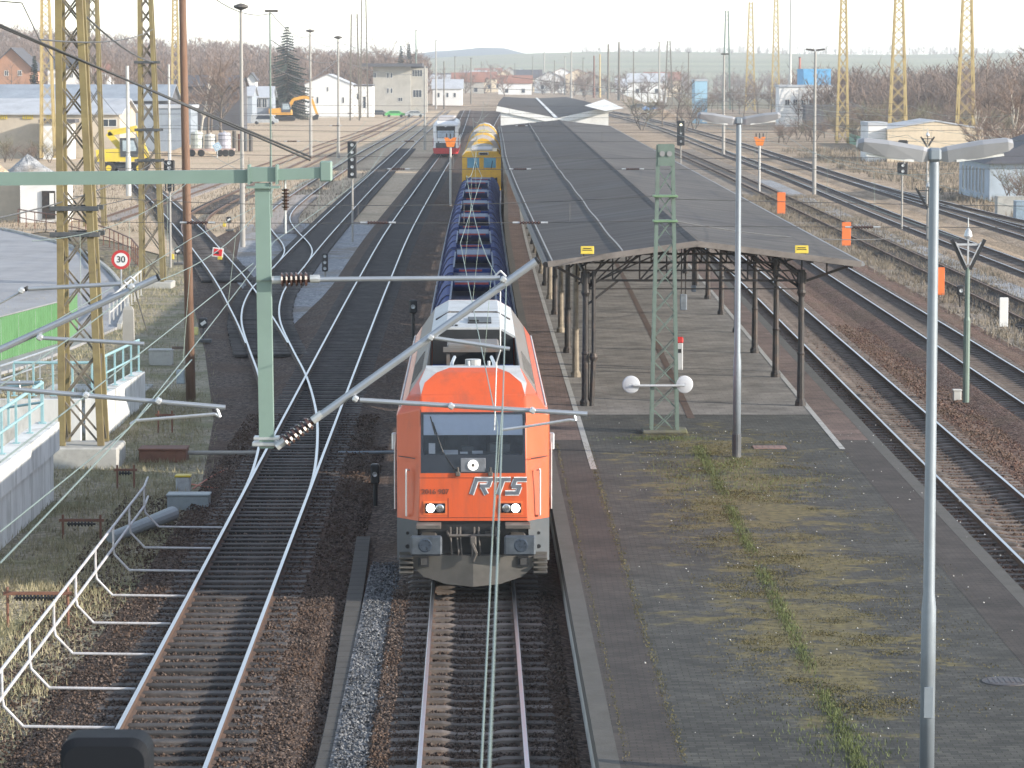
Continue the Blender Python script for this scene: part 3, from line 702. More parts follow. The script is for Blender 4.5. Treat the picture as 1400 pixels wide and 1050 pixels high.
    # headlamps
    for s in (-1, 1):
        cx = s * .70; mb = MB()
        mb.box((cx, -.006, 1.60), (.44, .014, .25)); hs_ = pt('headlight_surround', mb, mat('orange_shade_trim', (.55, .12, .035), .4))
        mb = MB(); mb.box((cx, -.02, 1.60), (.37, .03, .18), bev=.01); hb = pt('headlight', mb, M_black_gl)
        for k, m in ((s * .085 if s > 0 else -.085, M_lampw), (-.085 if s > 0 else .085, M_chrome)):
            mb = MB(); mb.lathe([(.078, -.032), (.078, -.048), (.055, -.056), (.0, -.058)], (cx + k, 0, 1.60), 'Y', 18)
            pt('lamp', mb, m, hb, label='glowing white headlamp' if m is M_lampw else 'unlit chrome headlamp')
    # handrails on the cheeks
    for s in (-1, 1):
        mb = MB(); a = Vector((s * 1.24, .20, 0)); mb.path([a + Vector((-s * .06, -.02, 2.28)), a + Vector((0, -.07, 2.30)), a + Vector((0, -.07, 1.45)), a + Vector((0, .02, 1.43))], .018); pt('grab_rail', mb, M_steel)
        mb = MB(); mb.box((s * 1.23, .20, 2.52), (.5, .012, .015), rz=s * .9); pt('panel_joint', mb, M_black)
        mb = MB(); mb.tube((s * 1.46, .62, 1.5), (s * 1.46, .62, 2.75), .016); mb.box((s * 1.47, .8, 2.75), (.1, .12, .32), bev=.02); pt('door_rail', mb, M_steel)
    # panel joints on the front
    for (x0, z0, x1, z1) in ((-1.0, 1.42, 1.0, 1.42), (-.46, 1.42, -.46, 1.78), (.46, 1.42, .46, 1.78), (-1.0, 2.16, 1.0, 2.16)):
        mb = MB(); mb.bar((x0, -.002, z0), (x1, -.002, z1), .010, .006, up=(0, 1, 0)); pt('panel_joint', mb, M_rustline)
    for s in (-1, 1):
        mb = MB(); mb.bar((s * 1.01, .02, 1.37), (s * .975, .20, 3.40), .014, .01); pt('panel_joint', mb, M_rustline)
    # lower front
    mb = MB()
    for s in (-1, 1):
        mb.quad((s * 1.02, .02, 1.357), (s * 1.42, .5, 1.357), (s * 1.42, .5, .55), (s * 1.04, .04, .62))
        mb.quad((s * 1.42, .5, 1.357), (s * 1.42, LN - .5, 1.357), (s * 1.42, LN - .5, .55), (s * 1.42, .5, .55))
    sk = pt('skirt', mb, mat('skirt_grey', (.055, .065, .075), .5, var=.12, dirt=(.08, .075, .07), dscale=2))
    mb = MB()
    for s in (-1, 1):
        mb.lathe([(.03, 0), (.03, -.02), (0, -.02)], (s * 1.22, .24, 1.1), 'Y', 8); mb.lathe([(.04, 0), (.04, -.02), (0, -.02)], (s * 1.22, .24, .85), 'Y', 8)
    pt('bolt', mb, M_black, sk)
    mb = MB(); mb.box((0, .22, 1.0), (2.0, .25, .72)); pt('buffer_beam', mb, M_black)
    for s in (-1, 1):
        mb = MB(); mb.box((s * .82, -.18, 1.30), (.46, .5, .07), bev=.01); mb.box((s * .82, -.1, .98), (.3, .5, .3), bev=.03); bf = pt('buffer', mb, M_grime)
        mb = MB(); mb.box((s * .86, -.42, .96), (.58, .09, .38), bev=.035); bh = pt('buffer_head', mb, mat('buffer_steel', (.085, .10, .12), .4, .5, var=.3, scale=7), bf)
        mb = MB(); mb.lathe([(.13, -.468), (.11, -.474), (0, -.472)], (s * .88, 0, .97), 'Y', 16); pt('worn_spot', mb, mat('worn_steel', (.05, .065, .09), .3, .4, var=.4, scale=12), bf)
        mb = MB()
        for k in range(4): mb.box((s * 1.24, .0, .42 + k * .09), (.26, .34, .035), bev=.008)
        mb.box((s * 1.24, .14, .55), (.26, .03, .42)); pt('step', mb, M_plough)
    mb = MB(); mb.path([(-.48, .0, 1.16), (-.45, -.12, 1.1), (.45, -.12, 1.1), (.48, .0, 1.16)], .03)
    for x in (-.42, -.30, -.24, .02, .10, .34, .42): mb.path([(x, .0, 1.24), (x, -.10, 1.1), (x + .03, -.14, .9 - .1 * ((x * 10) % 2)), (x + .01, -.06, .62)], .02)
    mb.box((0, -.16, 1.03), (.12, .3, .16), bev=.02); mb.tube((0, -.3, .95), (0, -.3, .72), .035); mb.path([(-.02, -.3, .98), (.06, -.34, .8), (.0, -.32, .66)], .03)
    pt('coupler', mb, M_grime)
    for s in (-1, 1):
        mb = MB()
        for (a, b) in (((-.28), .2), ((-.33), .23)): mb.box((s * .30, -.02, 1.12), (.16, .06, .1), bev=.01)
        pt('air_valve', mb, M_grime)
    for s in (-1, 1):
        o = [(0, .74), (s * 1.14, .74), (s * 1.12, .52), (s * .92, .33), (s * .5, .20), (0, .16)]
        mb = MB(); f = [(x, -.22 + .16 * abs(x), z) for x, z in o]; g = [(x, -.02 + .16 * abs(x), z) for x, z in o]
        mb.add(f + g, [tuple(range(6)), tuple(range(11, 5, -1))] + [(i, 6 + i, 6 + (i + 1) % 6, (i + 1) % 6) for i in range(6)])
        pl = pt('snow_plough', mb, M_plough)
        mb = MB(); mb.box((s * .92, -.10, .62), (.2, .06, .2)); mb.box((s * .92, -.12, .62), (.12, .06, .12), rz=.3); pt('bracket', mb, M_black, pl)
    mb = MB(); mb.box((0, LN / 2, .85), (2.5, LN - 1.2, .7)); pt('underframe', mb, M_black)
    for y in (3.0, LN - 3.0):
        mb = MB(); mb.box((0, y, .55), (2.3, 3.6, .5), bev=.05); bg_ = pt('bogie', mb, M_darkgrey)
        for k in (-1.25, 1.25):
            mb = MB(); mb.tube((-.85, y + k, .48), (.85, y + k, .48), .09)
            for s in (-1, 1): mb.lathe([(.48, -.06), (.48, .06)], (s * .76, y + k, .48), 'X', 24)
            pt('wheelset', mb, M_grime, bg_)
    # lettering
    T = Matrix.Rotation(math.pi / 2, 4, 'X')
    mb = xf(text_mesh('2016 907', .135, .002, 0, .002), Matrix.Translation((-.70, -.008, 1.90)) @ T); pt('running_number', mb, mat('number_brown', (.16, .05, .03), .6))
    def strokes(th, d):
        mb = MB(); S = [((.03, 0), (.03, .31)), ((0, .28), (.33, .28)), ((.29, .28), (.29, .15)), ((.31, .16), (.13, .16)), ((.17, .16), (.31, 0)),
                        ((.38, .28), (.66, .28)), ((.52, 0), (.52, .28)), ((.72, .28), (.96, .28)), ((.75, .28), (.75, .14)), ((.72, .15), (.90, .15)), ((.87, .15), (.87, .02)), ((.64, .03), (.90, .03))]
        for i, (a, b) in enumerate(S):
            f = lambda q, i=i: Vector((q[0] - .5 + .34 * q[1], -d - i * .0006, q[1]))
            mb.bar(f(a), f(b), th, .002, up=(0, 1, 0))
        return mb
    for th, d, m, n in ((.098, .006, mat('logo_white', (.68, .68, .68), .5), 'logo_outline'), (.062, .016, mat('logo_grey', (.10, .115, .14), .5), 'logo')):
        mb = xf(strokes(th, d), Matrix.Translation((.44, 0, 1.85))); pt(n, mb, m)
    return rt
LOCO = locomotive()

# ---------------------------------------------------------------- blue conveyor wagons
M_blue = mat('blue_wagon_paint', (.028, .052, .19), .75, var=.3, scale=1.3, dirt=(.03, .035, .08), dirt_amt=.7, dscale=1.6, spec=.15)
M_navy = mat('conveyor_navy', (.020, .030, .095), .6, var=.3, scale=2)
M_paleblue = mat('pale_blue_sheet', (.15, .19, .27), .7, var=.15, scale=2, dirt=(.12, .15, .2), dscale=2)
M_edge = mat('rim_sheen_grey', (.16, .19, .26), .8, 0, var=.25, scale=2.5)  # light reflecting off the hopper rim, painted as a pale grey
def blue_wagon():
    rt = thing('conveyor_wagon', 'x', 'freight wagon', (0, 0, 0), group='blue conveyor wagons behind the locomotive'); L = 15.5
    def pt(name, mb, m, parent=rt, **k): return part(name, mb, m, parent, world=False, **k)
    mb = MB(); mb.box((0, L / 2, 1.22), (2.84, L, .36), bev=.03); pt('underframe', mb, M_darkgrey)
    for s in (-1, 1):
        mb = MB(); mb.box((s * 1.41, L / 2, 1.47), (.07, L, .14), bev=.01)
        mb.box((s * 1.45, L / 2, 1.58), (.03, L - .1, .1))
        pt('walkway_edge', mb, mat('pale_edge', (.42, .44, .47), .6, 0, var=.1))
        pr = [(1.34, 1.42), (1.32, 1.9), (1.22, 2.4), (1.08, 2.85), (.95, 3.10), (.83, 3.22), (.70, 3.24), (.70, 3.10), (.80, 3.02), (.9, 2.7), (.95, 1.42)]
        mb = MB(); mb.prism([(s * x, z) for x, z in pr], 'Y', .35, L - .35); hs = pt('hopper_side', mb, M_blue, smooth=False)
        for k in range(4):
            y = .45 + k * (L - .9) / 3; mb = MB()
            q = [(1.345, 1.45), (1.33, 1.92), (1.23, 2.41), (1.09, 2.86), (.96, 3.12), (.84, 3.24), (.70, 3.26), (.70, 3.0)]
            for a, b in zip(q, q[1:]): mb.bar((s * a[0], y, a[1]), (s * b[0], y, b[1]), .10, .06)
            pt('rib', mb, M_navy, hs)
        mb = MB(); mb.box((s * .69, L * .5, 3.30), (.06, L * .62, .03), bev=.01); pt('hopper_rim', mb, M_edge)
    mb = MB(); mb.box((0, L / 2, 2.62), (1.7, L - 1.0, .06)); mb.box((0, L * .3, 2.72), (1.2, 4.2, .12), bev=.03); cf = pt('conveyor_belt', mb, M_navy)
    mb = MB(); mb.box((0, L - 1.7, 3.20), (1.28, 2.2, .05), rx=.03, bev=.01); mb.box((0, L - .62, 3.1), (1.3, .1, .26)); pt('cover_sheet', mb, M_paleblue)
    mb = MB(); mb.box((0, L - 3.5, 3.12), (1.36, .16, .14)); pt('cross_brace', mb, M_blue)
    mb = MB(); mb.box((0, 5.2, 3.0), (1.5, .3, .16)); pt('cross_brace', mb, M_blue)
    mb = MB(); mb.box((-.05, L - 3.9, 3.2), (1.1, .09, .07)); pt('red_bar', mb, mat('red_bar_paint', (.34, .05, .05), .6))
    mb = MB(); mb.box((-.1, 3.0, 3.16), (.8, .09, .07)); pt('red_bar', mb, MATS['red_bar_paint'])
    for y in (.3, L - .3):
        mb = MB(); mb.prism([(-1.3, 1.42), (-1.2, 2.6), (-.8, 3.0), (.8, 3.0), (1.2, 2.6), (1.3, 1.42)], 'Y', y - .06, y + .06); pt('end_wall', mb, M_blue)
    for y in (2.2, L - 2.2):
        mb = MB(); mb.box((0, y, .6), (2.1, 2.6, .4), bev=.05)
        for k in (-.9, .9):
            for s in (-1, 1): mb.lathe([(.46, -.06), (.46, .06)], (s * .76, y + k, .46), 'X', 18)
        pt('bogie', mb, M_black)
    mb = MB(); mb.tube((0, -.5, 1.0), (0, 0, 1.0), .08); mb.tube((0, L, 1.0), (0, L + .5, 1.0), .08); pt('coupler', mb, M_black)
    return rt
wag = blue_wagon()
yy = 59 + 17.4 + .9; names = ['directly behind the orange locomotive', 'second behind the orange locomotive', 'third behind the orange locomotive', 'fourth behind the orange locomotive', 'fifth behind the orange locomotive', 'sixth behind the orange locomotive',
                              'seventh behind the locomotive', 'eighth behind the locomotive', 'ninth behind the locomotive', 'last before the yellow cab vehicle']
for i in range(10):
    p = at_y(TRK['A'], yy); lab = 'blue open conveyor wagon, ' + names[i]
    if i == 0:
        o = wag; o.location = (p.x, p.y, 0); o.rotation_euler = (0, 0, heading('A', yy + 8)); o['label'] = lab
    else: o = dup(wag, (p.x, p.y, 0), heading('A', yy + 8), lab)
    o.scale = (1, 1, .86 if i < 8 else .60)
    if i >= 8: o['label'] = lab.replace('blue open', 'low blue open')
    yy += 16.15
YEND = yy
# ---------------------------------------------------------------- yellow vehicles behind
M_yellow = mat('yellow_paint', (.62, .36, .03), .42, var=.12, scale=1.2, dirt=(.42, .27, .07), dirt_amt=.5, dscale=1.6)
M_roofgrey = mat('vehicle_roof_grey', (.40, .38, .38), .6, var=.15, scale=1.5)
def yellow_cab():
    y0 = 240.5; p = at_y(TRK['A'], y0); rt = thing('track_machine', 'yellow track machine with two blue front windows behind the blue wagons', 'track machine', (p.x, y0, 0), heading('A', 250))
    def pt(name, mb, m, parent=rt, **k): return part(name, mb, m, parent, world=False, **k)
    pr = [(-1.45, .9), (-1.45, 3.45), (-1.15, 3.8), (1.15, 3.8), (1.45, 3.45), (1.45, .9)]
    mb = MB(); mb.prism(pr, 'Y', 0, 11); pt('body', mb, M_yellow)
    for s in (-1, 1):
        mb = MB(); mb.box((s * .62, -.02, 2.95), (1.0, .05, .86), bev=.03); w = pt('window', mb, M_yellow)
        mb = MB(); mb.box((s * .62, -.05, 2.95), (.9, .03, .76), bev=.02); pt('window_glass', mb, M_glass_blue, w)
        mb = MB(); mb.bar((s * .62 + .1, -.08, 2.5), (s * .62 + .2, -.08, 3.1), .05); pt('wiper', mb, M_black, w)
    mb = MB(); mb.box((.15, -.03, 3.62), (.75, .06, .22), bev=.02); pt('number_box', mb, M_white)
    mb = MB(); mb.box((.15, -.07, 3.62), (.6, .03, .14)); pt('number_panel', mb, M_black)
    mb = MB()
    for s in (-1, 1): mb.box((s * 1.1, -.05, 1.6), (.16, .06, .5)); mb.box((s * .5, -.05, 1.4), (.12, .06, .7))
    pt('grab_rail', mb, M_black)
    mb = MB(); mb.box((0, 5.5, 3.87), (1.6, 9, .14), bev=.04); pt('roof', mb, M_roofgrey)
    mb = MB(); mb.box((0, 5.5, .75), (2.4, 10, .5)); pt('underframe', mb, M_black)
    return rt
yellow_cab()
def round_vehicle(y0, L, label, zt, front, m2):
    p = at_y(TRK['A'], y0); rt = thing('track_machine', label, 'track machine', (p.x, y0, 0), heading('A', y0 + 8))
    def pt(name, mb, m, parent=rt, **k): return part(name, mb, m, parent, world=False, **k)
    pr = [(-1.42, .9), (-1.42, 3.0)] + [(1.42 * math.cos(a), 3.0 + (zt - 3.0) * math.sin(a)) for a in [math.pi * (1 - k / 10) for k in range(1, 10)]] + [(1.42, 3.0), (1.42, .9)]
    mb = MB(); mb.prism(pr, 'Y', .3, L); pt('body', mb, m2)
    mb = MB(); mb.prism([(x * .8, .9 + (z - .9) * .93) for x, z in pr], 'Y', 0, .29); f = pt('front_hood', mb, front)
    mb = MB(); mb.prism([(x * .72, 3.15 + (z - .9) * .24) for x, z in pr], 'Y', -.03, 0); pt('front_panel', mb, M_white, f)
    for k in range(3):
        mb = MB(); q = [(1.46 * x / 1.42, z + .03) for x, z in pr[1:-1]]
        for a, b in zip(q, q[1:]): mb.bar((a[0], 1.5 + k * 3.5, a[1]), (b[0], 1.5 + k * 3.5, b[1]), .5, .05)
        pt('roof_band', mb, M_yellow)
    mb = MB(); mb.box((0, L / 2, .75), (2.4, L - 1, .5)); pt('underframe', mb, M_black)
round_vehicle(255, 15, 'grey round-roofed machine with a yellow hood behind the yellow cab', 4.75, M_yellow, M_roofgrey)
round_vehicle(275, 18, 'farthest yellow machine of the train with a pale rounded roof', 5.15, mat('pale_yellow', (.5, .42, .2), .5), M_roofgrey)
# ---------------------------------------------------------------- red and white railbus
def railbus():
    y0 = 372; p = at_y(TRK['B'], y0); rt = thing('railbus', 'white railbus with red skirt standing on the left track', 'railbus', (p.x, y0, 0), heading('B', 385))
    def pt(name, mb, m, parent=rt, **k): return part(name, mb, m, parent, world=False, **k)
    L = 24
    def sec(y, w, zb, zt, r): return [(-w, y, zb), (-w, y, zt - r), (-w + r * .4, y, zt - r * .35), (-w + r, y, zt), (w - r, y, zt), (w - r * .4, y, zt - r * .35), (w, y, zt - r), (w, y, zb)]
    mb = MB(); mb.loft([sec(0, 1.2, .95, 3.75, .3), sec(.5, 1.45, .95, 4.1, .45), sec(L, 1.45, .95, 4.1, .45)]); pt('body', mb, mat('railbus_white', (.72, .72, .73), .45, var=.05))
    mb = MB(); mb.quad((-1.02, -.03, 2.15), (1.02, -.03, 2.15), (1.08, -.03, 3.5), (.15, -.03, 3.5), (0, -.03, 3.4), (-.15, -.03, 3.5), (-1.08, -.03, 3.5)); w = pt('windscreen', mb, M_black_gl)
    mb = MB(); mb.quad((-.95, -.05, 2.2), (.95, -.05, 2.2), (.95, -.05, 3.0), (-.95, -.05, 3.0)); pt('windscreen_glass', mb, mat('railbus_glass', (.35, .42, .5), .1, var=.3, scale=1.5), w)
    mb = MB(); mb.box((0, -.02, 1.3), (2.3, .06, .62), bev=.02); pt('front_panel', mb, M_darkgrey)
    mb = MB(); mb.loft([[(-1.15, -.12, .35), (-1.25, -.12, 1.0), (1.25, -.12, 1.0), (1.15, -.12, .35)], [(-1.4, .5, .35), (-1.5, .5, 1.0), (1.5, .5, 1.0), (1.4, .5, .35)], [(-1.4, L, .35), (-1.5, L, 1.0), (1.5, L, 1.0), (1.4, L, .35)]]); pt('skirt', mb, M_red)
    for s in (-1, 1):
        mb = MB(); mb.lathe([(.12, -.05), (.10, -.09), (0, -.1)], (s * .85, 0, 1.72), 'Y', 12); pt('headlight', mb, M_chrome)
        mb = MB(); mb.box((s * 1.47, 1.2, 1.7), (.03, 1.6, .9)); pt('side_panel', mb, M_red)
        mb = MB(); mb.box((s * 1.46, 13, 2.7), (.03, 20, .9)); pt('side_window', mb, M_glass_dark)
    mb = MB(); mb.box((0, 6, 4.3), (2.0, 7, .55), bev=.15); mb.box((0, 15, 4.3), (2.0, 6, .5), bev=.15); pt('roof_unit', mb, M_roofgrey)
    mb = MB(); mb.box((0, L / 2, .5), (2.2, L - 2, .6)); pt('underframe', mb, M_black)
railbus()
# ================================================================== canopy and platform furniture
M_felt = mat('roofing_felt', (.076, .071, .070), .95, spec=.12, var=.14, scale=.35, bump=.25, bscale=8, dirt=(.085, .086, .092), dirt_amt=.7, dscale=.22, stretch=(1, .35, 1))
M_felt_lit = mat('roofing_felt_lit', (.104, .099, .096), .95, spec=.12, var=.12, scale=.35, bump=.25, bscale=8, dirt=(.062, .063, .07), dirt_amt=.7, dscale=.2, stretch=(1, .35, 1))  # same felt made paler: sunlight on the right slope put into the colour
def felt_seams(m, period, dark):
    nt = m.node_tree; N, L = nt.nodes, nt.links; b = N['Principled BSDF']; src = b.inputs['Base Color'].links[0].from_socket
    tc = N.new('ShaderNodeTexCoord'); w = N.new('ShaderNodeTexWave'); w.wave_type = 'BANDS'; w.bands_direction = 'Y'; w.wave_profile = 'SAW'; w.inputs['Scale'].default_value = .314 / period; w.inputs['Distortion'].default_value = .25; w.inputs['Detail'].default_value = 2
    L.new(tc.outputs['Object'], w.inputs['Vector']); r = N.new('ShaderNodeValToRGB'); r.color_ramp.elements[0].position = 0; r.color_ramp.elements[0].color = (dark, dark, dark, 1); r.color_ramp.elements[1].position = .10; r.color_ramp.elements[1].color = (1, 1, 1, 1); L.new(w.outputs['Fac'], r.inputs['Fac'])
    # tone varies at random in bands across the slope
    v = N.new('ShaderNodeTexNoise'); mp = N.new('ShaderNodeMapping'); mp.inputs['Scale'].default_value = (.05, .9, .05); L.new(tc.outputs['Object'], mp.inputs[0]); L.new(mp.outputs[0], v.inputs['Vector']); v.inputs['Scale'].default_value = 1.0; v.inputs['Detail'].default_value = 4; v.inputs['Roughness'].default_value = .75
    mr = N.new('ShaderNodeMapRange'); mr.inputs[1].default_value = .3; mr.inputs[2].default_value = .7; mr.inputs[3].default_value = .68; mr.inputs[4].default_value = 1.3; L.new(v.outputs['Fac'], mr.inputs[0])
    x = N.new('ShaderNodeMix'); x.data_type = 'RGBA'; x.blend_type = 'MULTIPLY'; x.inputs[0].default_value = 1; L.new(src, x.inputs[6]); L.new(r.outputs['Color'], x.inputs[7])
    h = N.new('ShaderNodeHueSaturation'); L.new(mr.outputs[0], h.inputs['Value']); L.new(x.outputs[2], h.inputs['Color']); L.new(h.outputs[0], b.inputs['Base Color'])
felt_seams(M_felt, 1.0, .72); felt_seams(M_felt_lit, 1.0, .78)
M_iron_dk = mat('dark_painted_iron', (.028, .025, .024), .6, .2, var=.4, scale=4, dirt=(.10, .06, .04), dirt_amt=.5, dscale=2.5)
M_iron_pale = mat('weathered_post', (.20, .17, .13), .7, .1, var=.3, scale=3, dirt=(.06, .045, .035), dirt_amt=.8, dscale=2)
M_fascia = mat('fascia_board', (.17, .15, .135), .8, var=.25, scale=2, dirt=(.08, .07, .06), dscale=1.5)
M_seam = mat('seam_strip', (.22, .225, .23), .7, var=.15, scale=2)
M_boardwhite = mat('white_boarding', (.66, .66, .64), .7, var=.05, scale=1, dirt=(.45, .44, .42), dirt_amt=.4, dscale=.6)
M_greenpaint = mat('pale_green_paint', (.125, .175, .15), .55, .1, var=.12, scale=3, dirt=(.11, .14, .12), dirt_amt=.6, dscale=2.5)
M_greymast = mat('grey_lamp_mast', (.21, .245, .28), .5, .3, var=.10, scale=2, dirt=(.16, .18, .20), dirt_amt=.6, dscale=1.5)
M_lum = mat('luminaire_grey', (.28, .29, .31), .5, .2, var=.08, scale=3)
M_signyel = mat('yellow_sign', (.55, .42, .05), .5, var=.12, scale=5)

CY0, CY1 = 87.0, 316.0
def axA(y): return at_y(TRK['A'], y).x
def eaveL(y): return axA(y) + 2.02 - .0032 * (y - 88)
def eaveR(y): return 9.45
def ridge(y): return 5.0 - .0018 * (y - 88)
canopy = thing('station_canopy', 'long dark felt roofed platform canopy on black iron posts', 'canopy', (5, CY0, PT))
ZE, ZR = 4.50, 5.06
yl = [CY0 + k * 3.0 for k in range(int((CY1 - CY0) / 3) + 1)]
for s, nm in ((-1, 'left'), (1, 'right')):
    mb = MB(); f = eaveL if s < 0 else eaveR
    secs = []
    for y in yl:
        e, r = f(y), ridge(y); zz = .025 * math.sin(y * .37) + .02 * math.sin(y * .11 + s)
        secs.append([(e, y, ZE), (e + (r - e) * .5, y, (ZE + ZR) / 2 - .02 + zz), (r, y, ZR), (r, y, ZR - .1), (e, y, ZE - .1)])
    mb.loft(secs); part('roof', mb, M_felt if s < 0 else M_felt_lit, canopy, label='%s roof slope' % ('darker' if s < 0 else 'paler'))
mb = MB(); mb.loft([[(ridge(y) - .16, y, ZR - .015), (ridge(y), y, ZR + .035), (ridge(y) + .16, y, ZR - .015)] for y in yl], close=False); part('ridge_cap', mb, M_felt, canopy)
for d, zt in ((.0, .03), (.47, .026)):
    mb = MB(); w = .035
    q = [Vector((eaveL(y) + .12 + (ridge(y) - eaveL(y)) * d, y, ZE + (ZR - ZE) * (.028 + d) + zt + (0 if d == 0 else -.01 + .025 * math.sin(y * .37) + .02 * math.sin(y * .11 - 1)))) for y in yl]
    for a, b in zip(q, q[1:]): mb.bar(a, b, .04, .025)
    part('roof_seam', mb, M_seam, canopy)
mb = MB(); q = [Vector((eaveL(y) - .06, y, ZE - .06)) for y in yl]; mb.path(q, .085, 8); part('gutter', mb, M_iron_dk, canopy)
mb = MB(); q = [Vector((eaveR(y) + .05, y, ZE - .05)) for y in yl]; mb.path(q, .06, 6); part('gutter', mb, M_seam, canopy)
for s in (-1, 1):
    mb = MB(); f = eaveL if s < 0 else eaveR
    mb.bar((f(CY0), CY0 - .03, ZE - .05), (ridge(CY0), CY0 - .03, ZR - .05), .04, .16); part('fascia', mb, M_fascia, canopy)
def postx(y, s): return axA(y) + 3.08 if s < 0 else 7.93
NF = 27
for k in range(NF):
    y = CY0 + 1.0 + k * 8.4; xl, xr = postx(y, -1), postx(y, 1)
    if y > CY1 - 1: break
    for s, x in ((-1, xl), (1, xr)):
        mb = MB(); mb.lathe([(.15, PT), (.15, PT + .12), (.105, PT + .2), (.095, PT + 1.4), (.11, PT + 1.45), (.085, PT + 1.5), (.08, 3.5), (.13, 3.62), (.10, 3.7), (.10, 4.25)], (x, y, 0), n=10)
        pale = k % 2 == 1 and s < 0
        po = part('post', mb, M_iron_pale if pale else M_iron_dk, canopy, label='pale worn post' if pale else None)
        if k < 6:
            mb = MB(); mb.box((x, y, 4.02), (.26, .16, .34), bev=.03); part('capital', mb, M_iron_dk, po)
    mb = MB(); t = .06 if k < 8 else .08
    def rz(x, y=y): 
        e, r = (eaveL(y), ridge(y)) if x < ridge(y) else (eaveR(y), ridge(y)); return ZE + (ZR - ZE) * (x - e) / (r - e) - .14
    el, er, rd_ = eaveL(y) + .15, eaveR(y) - .15, ridge(y)
    mb.bar((el, y, rz(el)), (rd_, y, ZR - .14), t, .09); mb.bar((er, y, rz(er)), (rd_, y, ZR - .14), t, .09)
    mb.bar((xl, y, 3.95), (xr, y, 3.95), t); mb.bar((xl, y, 4.22), (xr, y, 4.22), t * .7)
    n = 8; pr = None
    for i in range(n + 1):
        x = xl + (xr - xl) * i / n; top = (x, y, rz(x)); bot = (x, y, 3.95)
        if k < 10: mb.bar(bot, top, .04)
        if pr:
            if k < 10 or i % 2: mb.bar(pr[1] if i <= n / 2 else pr[0], top if i <= n / 2 else bot, .045)
        pr = (top, bot)
    for s, x, e in ((-1, xl, el), (1, xr, er)):
        mb.bar((x, y, 3.9), (e, y, rz(e) + .0), .07); mb.bar((x, y, 3.25), (x - s * .9, y, 3.95), .06)
        mb.bar((x + (e - x) * .5, y, 3.9 + (rz(e) - 3.9) * .5), (x + (e - x) * .5, y, rz(x + (e - x) * .5)), .04)
    if k < 8:
        for s, x in ((-1, xl), (1, xr)):
            for d, zz in ((.5, 0), (1.0, 0), (1.6, 0), (2.3, 0)): mb.bar((x, y + .02, 3.55 + .1 * d), (x - s * d, y + .02, rz(x - s * d)), .04)
        mb.bar((xl, y + .01, 3.72), (xr, y + .01, 3.72), .035); mb.bar((xl + 1.6, y, 3.95), (rd_, y, ZR - .16), .05); mb.bar((xr - 1.6, y, 3.95), (rd_, y, ZR - .16), .05)
    part('roof_truss', mb, M_iron_dk, canopy)
for fx in (.06, .3, .55, .8):
    for s in (-1, 1):
        mb = MB(); q = [Vector(((eaveL(y) if s < 0 else eaveR(y)) * (1 - fx) + ridge(y) * fx, y, ZE + (ZR - ZE) * fx - .13)) for y in yl[::3]]
        for a, b in zip(q, q[1:]): mb.bar(a, b, .09, .12)
        part('purlin', mb, M_iron_dk, canopy)
for s in (-1, 1):
    mb = MB(); q = [Vector((postx(CY0 + 1 + k * 8.4, s), CY0 + 1 + k * 8.4, 4.1)) for k in range(27)]
    for a, b in zip(q, q[1:]):
        mb.bar(a, b, .07, .09)
        for e, d in ((a, b), (b, a)): mb.bar(e + Vector((0, 0, -.75)), e.lerp(d, .13), .05)
    part('longitudinal_beam', mb, M_iron_dk, canopy)
mb = MB(); x = postx(CY0 + 1, -1) + .22; mb.path([(x, CY0 + .95, 4.2), (x, CY0 + .95, 1.9)], .055, 8); mb.lathe([(.09, 1.75), (.12, 1.85), (.09, 1.95)], (x, CY0 + .95, 0), n=10); mb.path([(x, CY0 + .95, 1.8), (x - .05, CY0 + .95, PT)], .07, 8)
part('downpipe', mb, M_iron_dk, canopy)

# second, butterfly-shaped canopy behind with white boarded gable
def canopy_two():
    y0, y1 = 322, 600
    rt = thing('station_canopy', 'farther canopy with a white boarded butterfly gable', 'canopy', (4.5, y0, PT))
    def xl(y): return axA(min(y, 555)) + 1.0
    yy = [y0 + k * 12 for k in range(24)]
    for s in (-1, 1):
        e = (lambda y: xl(y)) if s < 0 else (lambda y: 10.0)
        mb = MB(); mb.loft([[(e(y), y, 6.2 - .0035 * (y - y0)), (4.55, y, 4.95), (4.55, y, 4.8), (e(y), y, 6.05 - .0035 * (y - y0))] for y in yy]); part('roof', mb, M_felt if s < 0 else M_felt_lit, rt)
        x0 = e(y0); mb = MB(); mb.bar((x0, y0 - .1, 6.08), (4.5, y0 - .1, 4.86), .08, .52); fb = part('fascia_board', mb, M_boardwhite, rt)
        mb = MB(); xi = 4.5 + (x0 - 4.5) * .93
        mb.prism([(xi, 4.1), (xi, 5.75), (4.5 + (x0 - 4.5) * .08, 4.85), (4.5 + (x0 - 4.5) * .08, 4.75)], 'Y', y0 + .05, y0 + .2); part('gable_boarding', mb, M_boardwhite, rt)
        if s > 0:
            mb = MB(); mb.quad((7.2, y0 + 1, 6.35), (9.2, y0 - 4, 5.9), (11.2, y0 + 2, 6.1), (9.6, y0 + 14, 6.9)); part('roof_sheet', mb, M_boardwhite, rt)
    mb = MB(); mb.bar((4.55, y0, 5.0), (4.55, 600, 5.0), .35, .12); part('valley_gutter', mb, M_boardwhite, rt)
    for y in range(340, 590, 30):
        for x in (1.2, 7.9):
            mb = MB(); mb.tube((x, y, PT), (x, y, 5.2), .1); part('post', mb, M_iron_dk, rt)
canopy_two()

